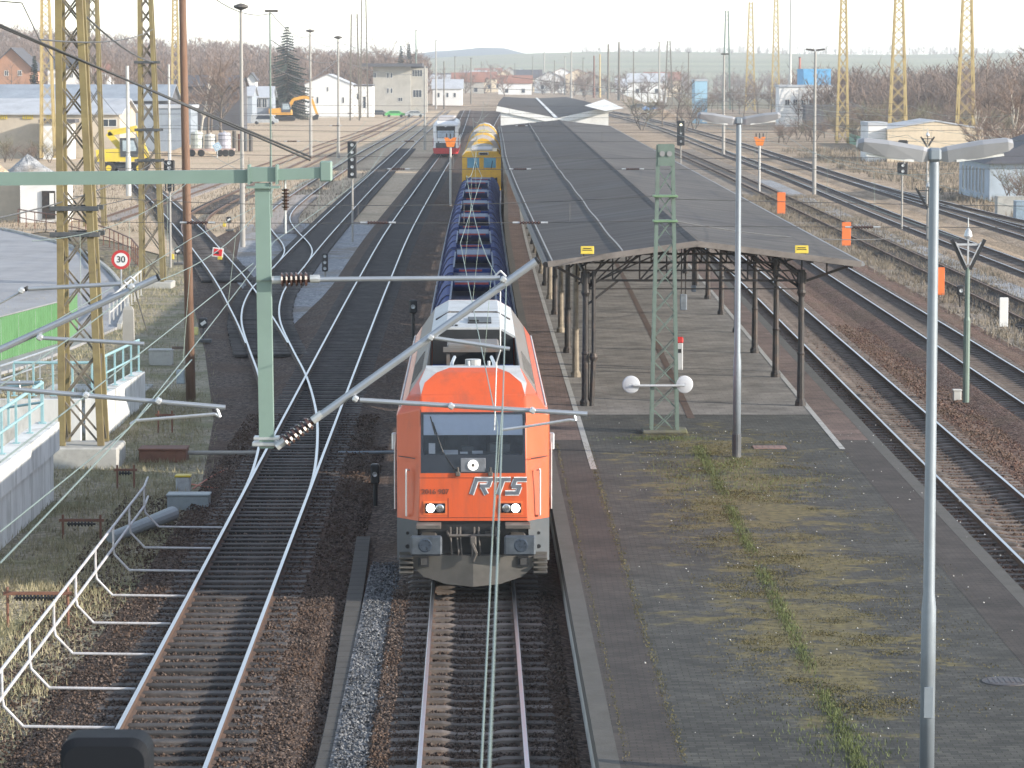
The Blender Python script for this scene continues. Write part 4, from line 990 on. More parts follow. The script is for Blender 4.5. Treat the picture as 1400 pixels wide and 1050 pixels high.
# warning plates at the edge of the canopy roof
def roof_plate(u, v, label):
    p = PY(u, v, CY0 + .15); o = thing('warning_plate', label, 'sign', p)
    mb = MB(); mb.box((0, 0, 0), (.36, .03, .22), rx=-.25, bev=.008); part('plate', mb, M_signyel, o, world=False)
    mb = MB()
    for i, w in enumerate((.22, .26, .2)): mb.box((0, -.02 - .0, .05 - i * .05), (w, .008, .018), rx=-.25)
    part('marking', mb, M_black, o, world=False)
    mb = MB(); mb.box((-.1, .03, -.11), (.03, .05, .14)); mb.box((.1, .03, -.11), (.03, .05, .14)); part('bracket', mb, M_iron_dk, o, world=False)
roof_plate(803, 342, 'yellow warning plate on the canopy edge above the locomotive side posts')

roof_plate(1096, 341, 'yellow warning plate on the canopy edge right of the double-arm lamp')

# lattice mast on the platform
def lattice(name_, rt, base, h, w0, w1, m, panels=10, leg=.07, diag=.045, depth=None, topy=0):
    "four legs with crossed bracing; w = face width, depth = the other width"
    d0, d1 = (w0, w1) if depth is None else depth
    b = Vector(base)
    def c(t, sx, sy): return b + Vector((sx * (w0 + (w1 - w0) * t) / 2, sy * (d0 + (d1 - d0) * t) / 2, h * t))
    for sx in (-1, 1):
        mb = MB()
        for sy in (-1, 1): mb.bar(c(0, sx, sy), c(1, sx, sy), leg)
        for j in range(panels):
            a, e = j / panels, (j + 1) / panels
            mb.bar(c(a, sx, -1), c(e, sx, 1), diag, diag * .4) if j % 2 else mb.bar(c(a, sx, 1), c(e, sx, -1), diag, diag * .4)
        part('side_frame', mb, m, rt)
    for sy in (-1, 1):
        mb = MB()
        for j in range(panels):
            a, e = j / panels, (j + 1) / panels
            mb.bar(c(a, -1, sy), c(e, 1, sy), diag, diag * .4); mb.bar(c(a, 1, sy) + Vector((0, .02, 0)), c(e, -1, sy) + Vector((0, .02, 0)), diag, diag * .4)
        part('cross_bracing', mb, m, rt)
base = P(908, 591, PT); H_ = 7.3
mast = thing('catenary_mast', 'green lattice mast with two round white discs on the platform', 'mast', base)
lattice('m', mast, base, H_, .66, .36, M_greenpaint, panels=12, leg=.085, depth=(.45, .3))
mb = MB(); mb.box((base.x, base.y - .2, PT + H_ - .25), (.40, .03, .55)); tp = part('top_plate', mb, M_greenpaint, mast)
for s in (-1, 1):
    mb = MB(); mb.lathe([(.07, 0), (.07, -.03), (0, -.03)], (base.x + s * .09, base.y - .215, PT + H_ - .22), 'Y', 14); part('disc', mb, M_seam, tp)
for v in (268, 302):
    z = ZV(v, base.y); mb = MB(); mb.box((base.x, base.y, z), (.62, .6, .05), bev=.01); part('collar', mb, mat('collar_green', (.13, .22, .12), .6), mast)
zb = ZV(527, base.y - .3)
mb = MB(); mb.tube((XU(866, base.y), base.y - .34, zb), (XU(936, base.y), base.y - .34, zb), .03, n=8); bar_ = part('disc_bar', mb, M_white, mast)
for u in (863, 936):
    mb = MB(); mb.lathe([(.0, -.025), (.05, -.028), (.13, -.02), (.205, -.005), (.225, .012), (.225, .03), (0, .035)], (XU(u, base.y), base.y - .34 + (.06 if u < 900 else .09), zb + (0.02)), 'Y', 22)
    part('round_disc', mb, mat('white_disc', (.44, .46, .49), .45, var=.08, scale=3), mast, smooth=False)
mb = MB(); mb.box((base.x, base.y, PT + .04), (1.15, .9, .10), bev=.03); part('footing', mb, mat('mossy_concrete', (.10, .10, .08), .9, var=.3, scale=3, dirt=(.10, .10, .03), dirt_amt=.9, dscale=2.5), mast)

def double_lamp(u, v, h, label, dark):
    b = P(u, v, PT) if dark else PY(u, v, 40.6); b.z = PT
    rt = thing('street_lamp', label, 'lamp', b, group='double-arm platform lamps')
    def pt(name, mb, m, parent=rt, **k): return part(name, mb, m, parent, world=False, **k)
    mb = MB(); mb.lathe([(.095, 0), (.095, 2.3), (.075, 2.5), (.062, h - .1), (.062, h)], (0, 0, 0), n=14); pt('mast', mb, M_greymast, smooth=True)
    if dark: mb = MB(); mb.lathe([(.11, 0), (.11, .55), (.10, .57)], (0, 0, 0), n=14); pt('base_sleeve', mb, M_darkgrey)
    else: mb = MB(); mb.box((0, -.095, 1.1), (.12, .02, .4), bev=.005); pt('access_door', mb, M_greymast)
    mb = MB(); mb.box((0, 0, h + .03), (.16, .2, .17), bev=.03); hd = pt('bracket', mb, M_greymast)
    for s in (-1, 1):
        a = .13
        mb = MB(); M = Matrix.Translation((s * .06, 0, h + .0)) @ Matrix.Rotation(-s * a, 4, 'Y')
        def sec(x, w, zb_, zt): return [M @ Vector((s * x, y, z)) for y, z in ((-w * .7, zb_), (-w, zt - .05), (-w * .6, zt), (w * .6, zt), (w, zt - .05), (w * .7, zb_))]
        mb.loft([sec(.0, .06, -.05, .10), sec(.1, .10, -.08, .12), sec(.55, .155, -.075, .14), sec(.86, .16, -.04, .13), sec(.93, .12, .0, .10)]); hd2 = pt('lamp_head', mb, M_lum)
        mb = MB(); mb.box(M @ Vector((s * .5, 0, -.075)), (.6, .18, .03), ry=-s * a); hd3 = pt('lamp_glass', mb, mat('lamp_diffuser', (.55, .56, .55), .4), hd2)
    return rt
double_lamp(1007, 625, 7.95, 'double-arm grey lamp standing in the grass beside the green lattice mast', True)
double_lamp(1267, 1052, 8.05, 'tall double-arm grey lamp nearest the camera on the right', False)

# small things under the canopy
def validator():
    b = P(929, 506, PT); rt = thing('ticket_validator', 'slim pale post with a red top behind the green lattice mast', 'ticket machine', b)
    mb = MB(); mb.box((0, 0, .42), (.2, .16, .84), bev=.02); part('body', mb, M_white, rt, world=False)
    mb = MB(); mb.box((0, 0, .93), (.22, .18, .19), bev=.03); part('top', mb, M_red, rt, world=False)
    mb = MB(); mb.box((0, -.085, .6), (.1, .01, .12)); part('slot', mb, M_black, rt, world=False)
validator()
def hanging(u, v0, v1, y, label, w):
    x = XU(u, y); zt, zb = ZV(v0, y), ZV(v1, y); rt = thing('hanging_sign', label, 'sign', (x, y, zb), group='boxes hanging under the canopy')
    mb = MB(); mb.box((x, y, (zt + zb) / 2), (w, .12, zt - zb), bev=.02); part('panel', mb, mat('sign_grey', (.16, .19, .23), .5), rt)
    for s in (-1, 1):
        mb = MB(); mb.tube((x + s * w * .3, y, zt), (x + s * w * .3, y, 4.2), .02); part('rod', mb, M_iron_dk, rt)
hanging(935, 402, 424, 103, 'grey blue double panel hanging under the canopy, just right of the green lattice mast', .22)
hanging(949, 390, 399, 122, 'small dark panel hanging under the canopy, farther back', .18)
# ================================================================== left side: gantry, pylons, walls, signals
M_teal = mat('gantry_green', (.16, .235, .205), .5, .05, var=.08, scale=2, dirt=(.16, .22, .21), dirt_amt=.5, dscale=1.2)
M_tube = mat('galvanised_tube', (.34, .37, .41), .38, .6, var=.08, scale=3, dirt=(.34, .36, .38), dirt_amt=.4, dscale=3)
M_insul = mat('brown_insulator', (.045, .024, .02), .25, var=.2, scale=8)
M_cap = mat('insulator_cap', (.45, .47, .48), .45, .5, var=.2, scale=8)
M_pyl = mat('ochre_pylon_paint', (.19, .155, .07), .65, var=.22, scale=1.5, dirt=(.11, .075, .04), dirt_amt=.7, dscale=1.1)
M_pylf = mat('yellow_pylon_paint', (.40, .31, .14), .65, var=.15, scale=1.5, dirt=(.33, .22, .09), dirt_amt=.5, dscale=1.0)
M_pyldiag = mat('pylon_brace', (.13, .115, .09), .7, var=.25, scale=2)
M_wood = mat('brown_pole_wood', (.15, .085, .055), .85, var=.3, scale=3, bump=.4, stretch=(6, 6, .3), dirt=(.24, .18, .14), dirt_amt=.4, dscale=2)
M_wire = mat('wire_copper_green', (.20, .25, .225), .5, .5, var=.15, scale=3)
M_wiredk = mat('dark_wire', (.09, .09, .09), .6, .3, var=.2, scale=3)
M_rust = mat('rusty_iron', (.16, .075, .05), .8, var=.35, scale=4, dirt=(.09, .05, .04), dscale=2)
M_turq = mat('turquoise_railing', (.24, .40, .43), .5, var=.1, scale=3, dirt=(.33, .42, .42), dirt_amt=.4, dscale=3)
M_greenfence = mat('green_sheeting', (.085, .215, .085), .5, var=.08, scale=1.5, dirt=(.05, .16, .05), dirt_amt=.5, dscale=1.2)
M_palewhite = mat('chalky_white', (.46, .46, .44), .8, var=.08, scale=2, dirt=(.4, .39, .36), dirt_amt=.5, dscale=1.5)
M_concpole = mat('concrete_pole', (.30, .29, .27), .8, var=.1, scale=2)

def insulator(mb, mc, p, q, r=.07, n=6):
    "ribbed brown insulator between p and q in mb, metal caps in mc"
    p, q = Vector(p), Vector(q); d = q - p; L = d.length
    for i in range(n):
        a = p + d * (.2 + .6 * i / n); mb.tube(a, a + d * (.6 / n * .45), r, r * .75, n=12)
    mb.tube(p + d * .18, p + d * .82, r * .45, n=8)
    mc.tube(p, q, r * .2, n=6); mc.tube(p, p + d * .2, r * .55, n=10); mc.tube(p + d * .8, q, r * .55, n=10)

GY = 38.0
gantry = thing('overhead_gantry', 'green overhead line gantry with its hanging post, left of the locomotive', 'gantry', (PY(-260, 900, GY).x, GY, 0))
gx = gantry.location.x
mb = MB(); mb.bar((gx, GY, 0), (gx, GY, 10.5), .25, .25); part('mast', mb, M_teal, gantry)
zl, zr = ZV(245, GY), ZV(236, GY)
mb = MB(); mb.bar((gx, GY, zl - .02), (PY(345, 241, GY).x, GY, ZV(241, GY)), .14, .155); mb.bar((PY(378, 239, GY).x, GY, ZV(239, GY)), (PY(440, 236, GY).x, GY, zr), .14, .13); part('boom', mb, M_teal, gantry)
a, b = PY(341, 243, GY), PY(379, 236, GY)
mb = MB(); mb.box(((a.x + b.x) / 2, GY, (a.z + b.z) / 2 + .01), (b.x - a.x - .03, .19, .17))
for x in (a.x, b.x): mb.box((x, GY, (a.z + b.z) / 2 + .01), (.025, .26, .23))
mb.box(((a.x + b.x) / 2, GY, a.z - .11), (b.x - a.x + .06, .26, .025)); part('clamp', mb, M_teal, gantry)
e = PY(446, 234, GY); mb = MB(); mb.box((e.x, GY, e.z), (.14, .2, .24), bev=.015); part('end_block', mb, M_teal, gantry)
pt_, pb = PY(359, 256, GY), PY(365, 612, GY)
mb = MB(); mb.bar((pt_.x, GY, pt_.z + .05), (pb.x, GY, pb.z), .17, .17, up=(0, 1, 0)); dp = part('drop_post', mb, M_teal, gantry)
mb = MB(); mb.box((pb.x, GY, pb.z + .05), (.34, .22, .05), bev=.01); mb.box((pb.x, GY, pb.z + .12), (.30, .2, .03)); part('foot_clamp', mb, M_steel, dp)
mb = MB(); mb.box((pt_.x + .02, GY, ZV(383, GY)), (.19, .2, .02)); part('weld_band', mb, M_greenpaint, dp)
for s in (0, .012):
    mb = MB(); q = PY(425, 219, GY); t = PY(-260, -80 + s * 700, GY); mb.tube((q.x, GY - .03 + s * 8, q.z + s * 3), (t.x, GY - .03 + s * 8, t.z), .014, n=6); part('guy_rod', mb, M_wiredk, gantry)
mb = MB(); q = PY(390, 232, GY); mb.tube(q, (q.x, GY, q.z - .75), .012); mc = MB(); mi = MB(); insulator(mi, mc, (q.x, GY, q.z - .15), (q.x, GY, q.z - .55), .05); part('hanger', mb, M_steel, gantry); h2 = part('hanger_insulator', mi, M_insul, gantry)

def cantilever(name_label, pts, y):
    rt = thing('catenary_cantilever', name_label, 'cantilever arm', PY(pts['foot'][0], pts['foot'][1], y), group='cantilever arms over the left tracks')
    def q(uv, dy=0): return PY(uv[0], uv[1], y) + Vector((0, dy, 0))
    if 'ins' in pts:
        for i, (a, b) in enumerate(pts['ins']):
            mi, mc = MB(), MB(); insulator(mi, mc, q(a), q(b), .09); o = part('insulator', mi, M_insul, rt); part('insulator_cap', mc, M_cap, o)
    for nm, a, b, r in pts['tubes']:
        mb = MB(); mb.tube(q(a), q(b), r, n=10); part(nm, mb, M_tube, rt, smooth=False)
    for c in pts['clamps']: mb = MB(); mb.box(q(c, -.02), (.07, .12, .07), ry=.5, bev=.015); part('clamp', mb, M_steel, rt)
    for nm, line, r in pts['rods']:
        mb = MB(); mb.path([q(p) for p in line], r, 6); part(nm, mb, M_steel, rt)
    for c in pts.get('ends', ()):
        mb = MB(); a, b = q(c[0]), q(c[1]); mb.tube(a, b, c[2], n=10); part('end_plug', mb, M_black, rt)
cantilever('grey tube cantilever reaching across the front of the orange locomotive', dict(foot=(382, 612),
    ins=[((378, 611), (440, 566)), ((372, 383), (437, 381))],
    tubes=[('support_tube', (437, 569), (733, 357), .046), ('top_tube', (437, 382), (684, 380), .03), ('registration_tube', (492, 547), (803, 566), .029), ('drop_arm', (594, 462), (697, 477), .024)],
    clamps=[(486, 545), (589, 461), (688, 382), (617, 555), (736 - 8, 566 - 5)], rods=[('steady_arm', [(785, 566), (787, 575), (779, 574), (722, 583), (684, 588)], .018), ('clamp_ring', [(676, 378), (684, 370), (692, 378), (684, 388)], .012), ('dropper', [(684, 388), (684, 480), (679, 495), (676, 588)], .008)],
    ends=[((733, 357), (736, 355), .047)]), GY - .12)
cantilever('grey tube cantilever rising to the right at the left edge of the photo', dict(foot=(-60, 500), ins=[],
    tubes=[('support_tube', (-60, 505), (215, 380), .042), ('top_tube', (38, 395), (166, 388), .026), ('registration_tube', (-10, 525), (1, 525), .027), ('drop_arm', (58, 462), (197, 470), .024)],
    clamps=[(55, 461), (180, 392), (30, 397)], rods=[('clamp_ring', [(170, 385), (178, 378), (186, 385), (178, 394), (170, 385)], .012), ('brace', [(-10, 420), (30, 398)], .018)], ends=[((215, 380), (218, 378.6), .043), ((35, 392), (38, 397), .03)]), GY)
cantilever('lower grey registration tube over the left track with a short steady arm', dict(foot=(18, 531), ins=[],
    tubes=[('registration_tube', (-40, 527), (308, 557), .029), ('upper_stub', (-60, 525), (46, 523), .026)],
    clamps=[(118, 540), (217, 548)], rods=[('steady_arm', [(296, 557), (301, 570), (294, 566), (186, 575), (178, 580)], .02), ('hook', [(26, 520), (28, 534)], .012)]), GY - .25)

# lattice pylons
def pylon(label, u, vbase, ztop, w0, w1, m, panels, z0=0, foot=True, lean=0, leg=.13, group='yellow lattice pylons', arms=(), mdiag=None, diag=.06):
    b = P(u, vbase, z0); rt = thing('lattice_pylon', label, 'pylon', b, group=group)
    md = mdiag or m; h = ztop - z0
    def c(t, sx, sy): return b + Vector((sx * (w0 + (w1 - w0) * t) / 2 + lean * t, sy * (w0 + (w1 - w0) * t) / 2, h * t))
    for sx in (-1, 1):
        for sy in (-1, 1):
            mb = MB(); l2 = leg * .7; mb.bar(c(0, sx, sy), c(1, sx, sy), leg, leg); part('leg', mb, m, rt)
    ts = [0]
    for j in range(panels): ts.append(ts[-1] + (1.6 - 1.2 * j / panels))
    ts = [t / ts[-1] for t in ts]
    for sy in (-1, 1):
        mb = MB()
        for j in range(panels):
            mb.bar(c(ts[j], -1, sy), c(ts[j + 1], 1, sy), diag, diag * .5); mb.bar(c(ts[j], 1, sy) + Vector((0, .03, 0)), c(ts[j + 1], -1, sy) + Vector((0, .03, 0)), diag, diag * .5)
        part('bracing', mb, md, rt)
    for sx in (-1, 1):
        mb = MB()
        for j in range(panels):
            if j % 2: mb.bar(c(ts[j], sx, -1), c(ts[j + 1], sx, 1), diag, diag * .5)
            else: mb.bar(c(ts[j], sx, 1), c(ts[j + 1], sx, -1), diag, diag * .5)
        part('bracing', mb, md, rt)
    for z in arms:
        t = (z - z0) / h; mb = MB(); w = w0 + (w1 - w0) * t; mb.box(c(t, 0, -1) + Vector((0, -.1, 0)), (w + .5, .1, .12), bev=.01); part('crossarm', mb, M_darkgrey, rt); mb = MB(); mb.box(c(t, 0, 1) + Vector((0, .1, 0)), (w + .5, .1, .12), bev=.01); part('crossarm', mb, M_darkgrey, rt)
    if foot:
        mb = MB(); mb.box((b.x + .1, b.y - .1, z0 - .38), (w0 + .75, w0 + .7, .74), bev=.04); part('footing', mb, M_concrete, rt)
    return rt
pylon('ochre lattice pylon on a concrete footing, nearest of the pylons', 115, 606, 15.5, .98, .35, M_pyl, 20, z0=.25, arms=[ZV(278, 84), ZV(312, 84)], mdiag=M_pyldiag, leg=.165, lean=-.28, diag=.08)
pylon('ochre lattice pylon just left of the brown wooden pole', 209, 384, 15.8, .98, .40, M_pyl, 18, arms=[ZV(220, 148), ZV(178, 148), ZV(85, 148)], leg=.17, mdiag=M_pyldiag, lean=-.25, diag=.09)
pylon('ochre lattice pylon partly hidden behind the nearest pylon', 130, 309, 17, 1.15, .45, M_pyl, 16, foot=False, leg=.2, mdiag=M_pyldiag, diag=.09)
pylon('slim pale orange pylon in front of the beige shed', 66, 216, 21, 1.55, .7, M_pylf, 18, foot=False, leg=.2, lean=-.1, diag=.1)
pylon('slim yellow pylon directly left of the brown wooden pole, far back', 241, 190, 21, 1.3, .6, M_pylf, 18, foot=False, leg=.22, diag=.12)
pylon('tall yellow lattice pylon beside the dark roofed building, rightmost of the pylons', 1319.5, 205, 21.5, 2.3, .9, M_pylf, 15, foot=False, leg=.21, diag=.13)
pylon('tall yellow lattice pylon rising behind the nearest lamp head', 1227, 202, 22.5, 2.3, .75, M_pylf, 16, foot=False, leg=.21, diag=.13)
pylon('yellow lattice pylon by the small green fence on the right', 1151.5, 196, 23, 1.55, .55, M_pylf, 16, foot=False, leg=.21, diag=.13)
pylon('distant yellow pylon left of the tall white pole', 1060, 150, 30, 2.1, .8, M_pylf, 14, foot=False, leg=.28, diag=.18)
pylon('distant pylon behind the farther double-arm lamp', 1025.5, 152, 27.5, 2.4, .8, M_pylf, 14, foot=False, leg=.28, diag=.18)
pylon('distant pylon left of the mast with a square lamp head', 993, 150, 26, 2.0, .7, M_greenpaint, 14, foot=False, leg=.3)
pylon('far lattice pylon above the bare bushes behind the canopy', 914, 143, 19.5, 2.4, .8, M_pyldiag, 12, foot=False, leg=.3)
pylon('far thin lattice mast in front of the white gable building', 485, 165, 21.5, 1.9, 1.2, M_pyldiag, 16, foot=False, leg=.22)
pylon('tall thin lattice mast left of the signal box', 498, 161, 27, 1.6, .9, M_pyldiag, 16, foot=False, leg=.22)

# brown wooden pole
b = P(261, 549, -.3); rt = thing('wooden_pole', 'tall brown wooden pole between the road and the tracks', 'pole', b)
t = PY(249, -20, b.y); mb = MB(); mb.tube(b, t, .15, .105, n=12); part('pole_shaft', mb, M_wood, rt, smooth=True)
mb = MB(); c = PY(247, 515, b.y); mb.box(c, (.24, .2, .42), bev=.02); part('junction_box', mb, mat('blue_grey_box', (.28, .33, .36), .5), rt)
mb = MB(); c = PY(256, 480, b.y - .1); mb.box(c + Vector((-.28, 0, .1)), (.35, .06, .08)); part('bracket', mb, M_iron_dk, rt)

# masts with mushroom lamps, plain poles
def lamp_mast(label, u, vt, vb, r=.09, head='mushroom', m=None, z0=-.3):
    m = m or M_concpole; b = P(u, vb, z0); h = ZV(vt, b.y) - z0
    rt = thing('light_mast', label, 'lamp mast', b, group='single light masts')
    def pt(name, mb, m, parent=rt): return part(name, mb, m, parent, world=False)
    mb = MB(); mb.lathe([(r * 1.35, 0), (r * 1.35, h * .3), (r, h * .31), (r * .8, h)], (0, 0, 0), n=10); pt('mast', mb, m)
    if head == 'mushroom':
        mb = MB(); k = r / .09; mb.lathe([(.04, h), (.06, h + .12), (.26 * k, h + .22), (.36 * k, h + .3), (.32 * k, h + .4), (.12, h + .5), (.0, h + .52)], (0, 0, 0), n=14); pt('lamp_head', mb, M_grime)
    elif head == 'double':
        for s in (-1, 1):
            mb = MB(); mb.box((s * .42, 0, h + .12), (.72, .3, .16), bev=.05, ry=-s * .12); pt('lamp_head', mb, M_grime)
    elif head == 'flat':
        mb = MB(); mb.box((.1, 0, h + .1), (.9, .4, .16), bev=.04); pt('lamp_head', mb, M_grime)
    return rt
lamp_mast('tall grey mast with a mushroom lamp left of the dark spruce', 332, 17, 338, .11)
lamp_mast('thin greenish mast with short side arms in front of the dark spruce', 371, 17, 300, .065, 'flat', M_greenpaint)
lamp_mast('pale mast with a flat lamp head just right of the dark spruce', 425, 46, 216, .14, 'mushroom')
lamp_mast('pale mast with a flat lamp head in front of the white gable building', 463, 55, 216, .13, 'mushroom')
lamp_mast('short white concrete pole in front of the yellow excavator', 176, 90, 268, .16, 'none', M_palewhite)
lamp_mast('thin white pole between the second pylon and the brown wooden pole', 232, 88, 225, .13, 'none', M_palewhite)
lamp_mast('slender mast with a square double head among the right tracks', 1113, 70, 268, .12, 'double')
lamp_mast('slender mast with a flat head behind the farther double-arm lamp', 989, 75, 214, .14, 'flat')
lamp_mast('tall white pole without a lamp beside the blue container', 1080, -25, 158, .28, 'none', M_palewhite)
lamp_mast('dark thick twin pole, left of the pair beyond the canopy', 831.5, 60, 142, .35, 'none', M_pyldiag)
lamp_mast('dark thick twin pole, right and taller of the pair beyond the canopy', 846, 57, 143, .35, 'none', M_pyldiag)
lamp_mast('far brown pole behind the canopy gable', 812, 76, 141, .3, 'none', M_rust)
lamp_mast('far orange brown pole next to the dark twin poles', 820, 74, 141, .3, 'none', M_pylf)
lamp_mast('far mast with a small head rising over the canopy roof', 781, 70, 142, .28, 'flat')
lamp_mast('thin far mast over the second canopy', 744, 72, 135, .25, 'flat')
lamp_mast('thin far mast between the canopy and the brown poles', 772, 78, 138, .22, 'flat')
lamp_mast('grey mast leaning slightly over the bushes right of the twin poles', 901, 58, 150, .25, 'flat')
lamp_mast('mast by the railbus in front of the signal box', 581, 90, 205, .13, 'none')
lamp_mast('far mast with a wide crossarm right of the signal box', 596, 56, 150, .2, 'flat')
lamp_mast('thin mast with a wide head above the signal box roof', 569, 42, 150, .2, 'flat', M_greenpaint)

# 30 sign
b = P(166, 405, -.3); rt = thing('speed_sign', 'round white speed limit sign reading 30 with a red ring', 'road sign', b)
zc = ZV(355, b.y); mb = MB(); mb.tube((b.x, b.y + .04, -.3), (b.x, b.y + .04, zc + .3), .035); part('post', mb, M_steel, rt)
def disc(r0, r1, y, m, nm): 
    mb = MB(); mb.lathe([(r0, 0), (r1, -.012), (0, -.012)], (b.x, y, zc), 'Y', 32); return part(nm, mb, m, rt)
pl = disc(.43, .43, b.y, M_red, 'sign_plate'); mb = MB(); mb.lathe([(.30, 0), (.30, -.006), (0, -.006)], (b.x, b.y - .013, zc), 'Y', 32); part('sign_face', mb, M_boardwhite, rt)
mb = xf(text_mesh('30', .40, .003, 0, .004), Matrix.Translation((b.x, b.y - .026, zc)) @ Matrix.Rotation(math.pi / 2, 4, 'X')); part('number', mb, M_black, rt)
# stop board
b = P(298, 357, -.2); rt = thing('stop_board', 'small red board with a white border between the left switches', 'railway sign', b)
zc = ZV(345, b.y); mb = MB(); mb.tube((b.x, b.y + .03, -.2), (b.x, b.y + .03, zc), .03); part('post', mb, M_steel, rt)
mb = MB(); mb.box((b.x, b.y, zc), (.58, .03, .48), ry=.12); part('border', mb, M_boardwhite, rt)
mb = MB(); mb.box((b.x, b.y - .02, zc), (.44, .02, .36), ry=.12); part('board', mb, mat('signal_red', (.55, .02, .025), .5), rt)
mb = MB(); mb.box((b.x + .1, b.y - .03, zc - .30), (.24, .04, .18), bev=.02); part('yellow_tag', mb, M_signyel, rt)
mb = MB(); mb.box((b.x - .05, b.y - .035, zc - .02), (.2, .02, .12), ry=.2); part('bracket', mb, M_black, rt)
# diamond sign
b = P(297, 216, -.3); rt = thing('diamond_sign', 'blue and white diamond shaped sign beside the pale tanks', 'sign', b); zc = ZV(200.5, b.y)
mb = MB(); mb.tube((b.x, b.y + .1, -.3), (b.x, b.y + .1, zc + .3), .06); part('post', mb, M_steel, rt)
for i, (w, m) in enumerate(((1.25, M_boardwhite), (1.08, mat('sign_blue', (.12, .33, .52), .5)), (.8, M_boardwhite), (.5, MATS['sign_blue']), (.26, M_boardwhite))):
    mb = MB(); mb.box((b.x, b.y - i * .012, zc), (w * .72, .02, w * .72), ry=math.pi / 4 + .25); part('diamond_layer', mb, m, rt)

# signals
def signal(label, u, vb, v0, v1, w, lamps=3, z0=-.25, pole_r=.06, back=True, lit=None, slots=False, m=None, group='colour light signals'):
    b = P(u, vb, z0) if vb else None; rt = thing('railway_signal', label, 'railway signal', b, group=group)
    zt, zb = ZV(v0, b.y), ZV(v1, b.y); w = w * b.y / 4400
    mb = MB(); mb.tube((b.x, b.y + .1, z0), (b.x, b.y + .1, zt - .1), pole_r); part('post', mb, m or M_concpole, rt)
    mb = MB(); mb.box((b.x, b.y - .02, (zt + zb) / 2), (w, .22, zt - zb), bev=min(.05, w * .15)); hd = part('signal_head', mb, M_black, rt)
    for i in range(lamps):
        z = zb + (zt - zb) * (i + .5) / lamps; r = min(.1, w * .28, (zt - zb) / lamps * .4)
        mb = MB(); mb.lathe([(r, -.14), (r * .9, -.2), (0, -.18)], (b.x, b.y, z), 'Y', 12); part('lens', mb, (lit if lit and i == lamps - 1 else M_cap), hd)
    if slots:
        for i in range(4): mb = MB(); mb.box((b.x - w * .36 + i * w * .24, b.y - .02, zb - .42), (w * .12, .1, .75)); part('route_slat', mb, M_black, rt)
    return rt
signal('dark tall signal seen on a thin pale post beside the straight siding', 482, 331, 193, 243, 12.5, 5)
signal('dark signal with slatted lower panel left of the brown wooden pole', 233, 366, 219, 240, 15, 3, slots=True)
signal('black signal with one pale lamp beyond the canopy roof', 930.5, 250, 165, 199, 10.5, 3, lit=emit('lit_signal', (.9, .85, .6), 1.5))
signal('dark signal with two heads on a pale post between the right main lines', 1233, 316, 222, 238, 14, 2)
signal('small three-lamp dwarf signal between the left tracks', 444.5, 385, 346, 371, 8, 3, pole_r=.04, group='dwarf signals')
signal('dark dwarf signal on a short post left of the locomotive front', 513, 692, 634, 661, 12, 1, pole_r=.05, m=M_black, group='dwarf signals')
signal('dark dwarf signal on a post left of the first blue wagon', 565, 470, 410, 428, 11, 1, pole_r=.06, m=M_black, group='dwarf signals')
signal('small double-lamp dwarf signal in the dry weeds behind the orange board', 1313, 420, 390, 404, 10, 1, pole_r=.04, m=M_black, group='dwarf signals')
b = P(1233, 316, -.2); rt = thing('signal_lamp', 'upper black lamp housing above the signal heads on the right', 'signal lamp', (b.x, b.y, ZV(202, b.y))); mb = MB(); mb.box((b.x, b.y, ZV(197, b.y)), (.62, .3, .5), bev=.08); part('housing', mb, M_black, rt); mb = MB(); mb.tube((b.x + .12, b.y + .1, ZV(224, b.y)), (b.x + .12, b.y + .1, ZV(200, b.y)), .05); part('stem', mb, M_concpole, rt)
# near out of focus signal at the bottom left
sy = 20.0; c = PY(147, 1058, sy); rt = thing('railway_signal', 'dark rounded signal head at the bottom edge, close to the camera', 'railway signal', (c.x, sy, -.2))
mb = MB(); rr_ = lambda s: [(c.x + s * (sx * .17 + .11 * math.cos(a_)), c.z - .25 + s * (sz * .40 + .11 * math.sin(a_))) for sx, sz, a0 in ((1, 1, 0), (-1, 1, 90), (-1, -1, 180), (1, -1, 270)) for a_ in [R(a0 + k * 15) for k in range(7)]]; mb.loft([[(x, y, z) for x, z in rr_(s)] for y, s in ((sy - .16, .90), (sy - .13, 1), (sy + .13, 1), (sy + .16, .9))]); hd = part('signal_head', mb, mat('signal_shell', (.006, .008, .012), .7, spec=.2, var=.1), rt)
mb = MB(); mb.lathe([(.14, -.12), (.15, -.2), (.12, -.2), (.11, -.14), (0, -.14)], (c.x + .03, sy, c.z - .19), 'Y', 20); part('lens', mb, M_darkgrey, hd)
mb = MB(); mb.tube((c.x, sy + .1, -.2), (c.x, sy + .1, c.z - .3), .07); part('post', mb, M_concpole, rt)

# switch lanterns
def lantern(label, u, v, col):
    b = P(u, v, -.25); rt = thing('switch_lantern', label, 'switch lantern', b, group='switch stands with lanterns')
    def pt(name, mb, m, parent=rt): return part(name, mb, m, parent, world=False)
    mb = MB(); mb.tube((0, 0, 0), (0, 0, .55), .03); mb.box((.05, 0, .06), (.5, .3, .12), bev=.02); pt('stand', mb, M_darkgrey)
    mb = MB(); mb.box((0, 0, .72), (.3, .28, .36), bev=.04); pt('lantern_box', mb, M_black)
    mb = MB(); mb.box((.02, -.15, .72), (.2, .02, .12), ry=-.6); pt('lantern_arrow', mb, M_boardwhite)
    mb = MB(); mb.box((-.28, -.02, .42), (.2, .2, .3), bev=.03); pt('counterweight', mb, col)
lantern('switch lantern with a pale yellow weight right of the brown wooden pole', 278, 468, mat('pale_yellow_weight', (.55, .5, .2), .6))
lantern('switch lantern with a bright yellow weight in the sandy yard', 313, 316, M_signyel)
lantern('switch lantern with yellow and white box close to the brown wooden pole base, far back', 243, 362, M_signyel)
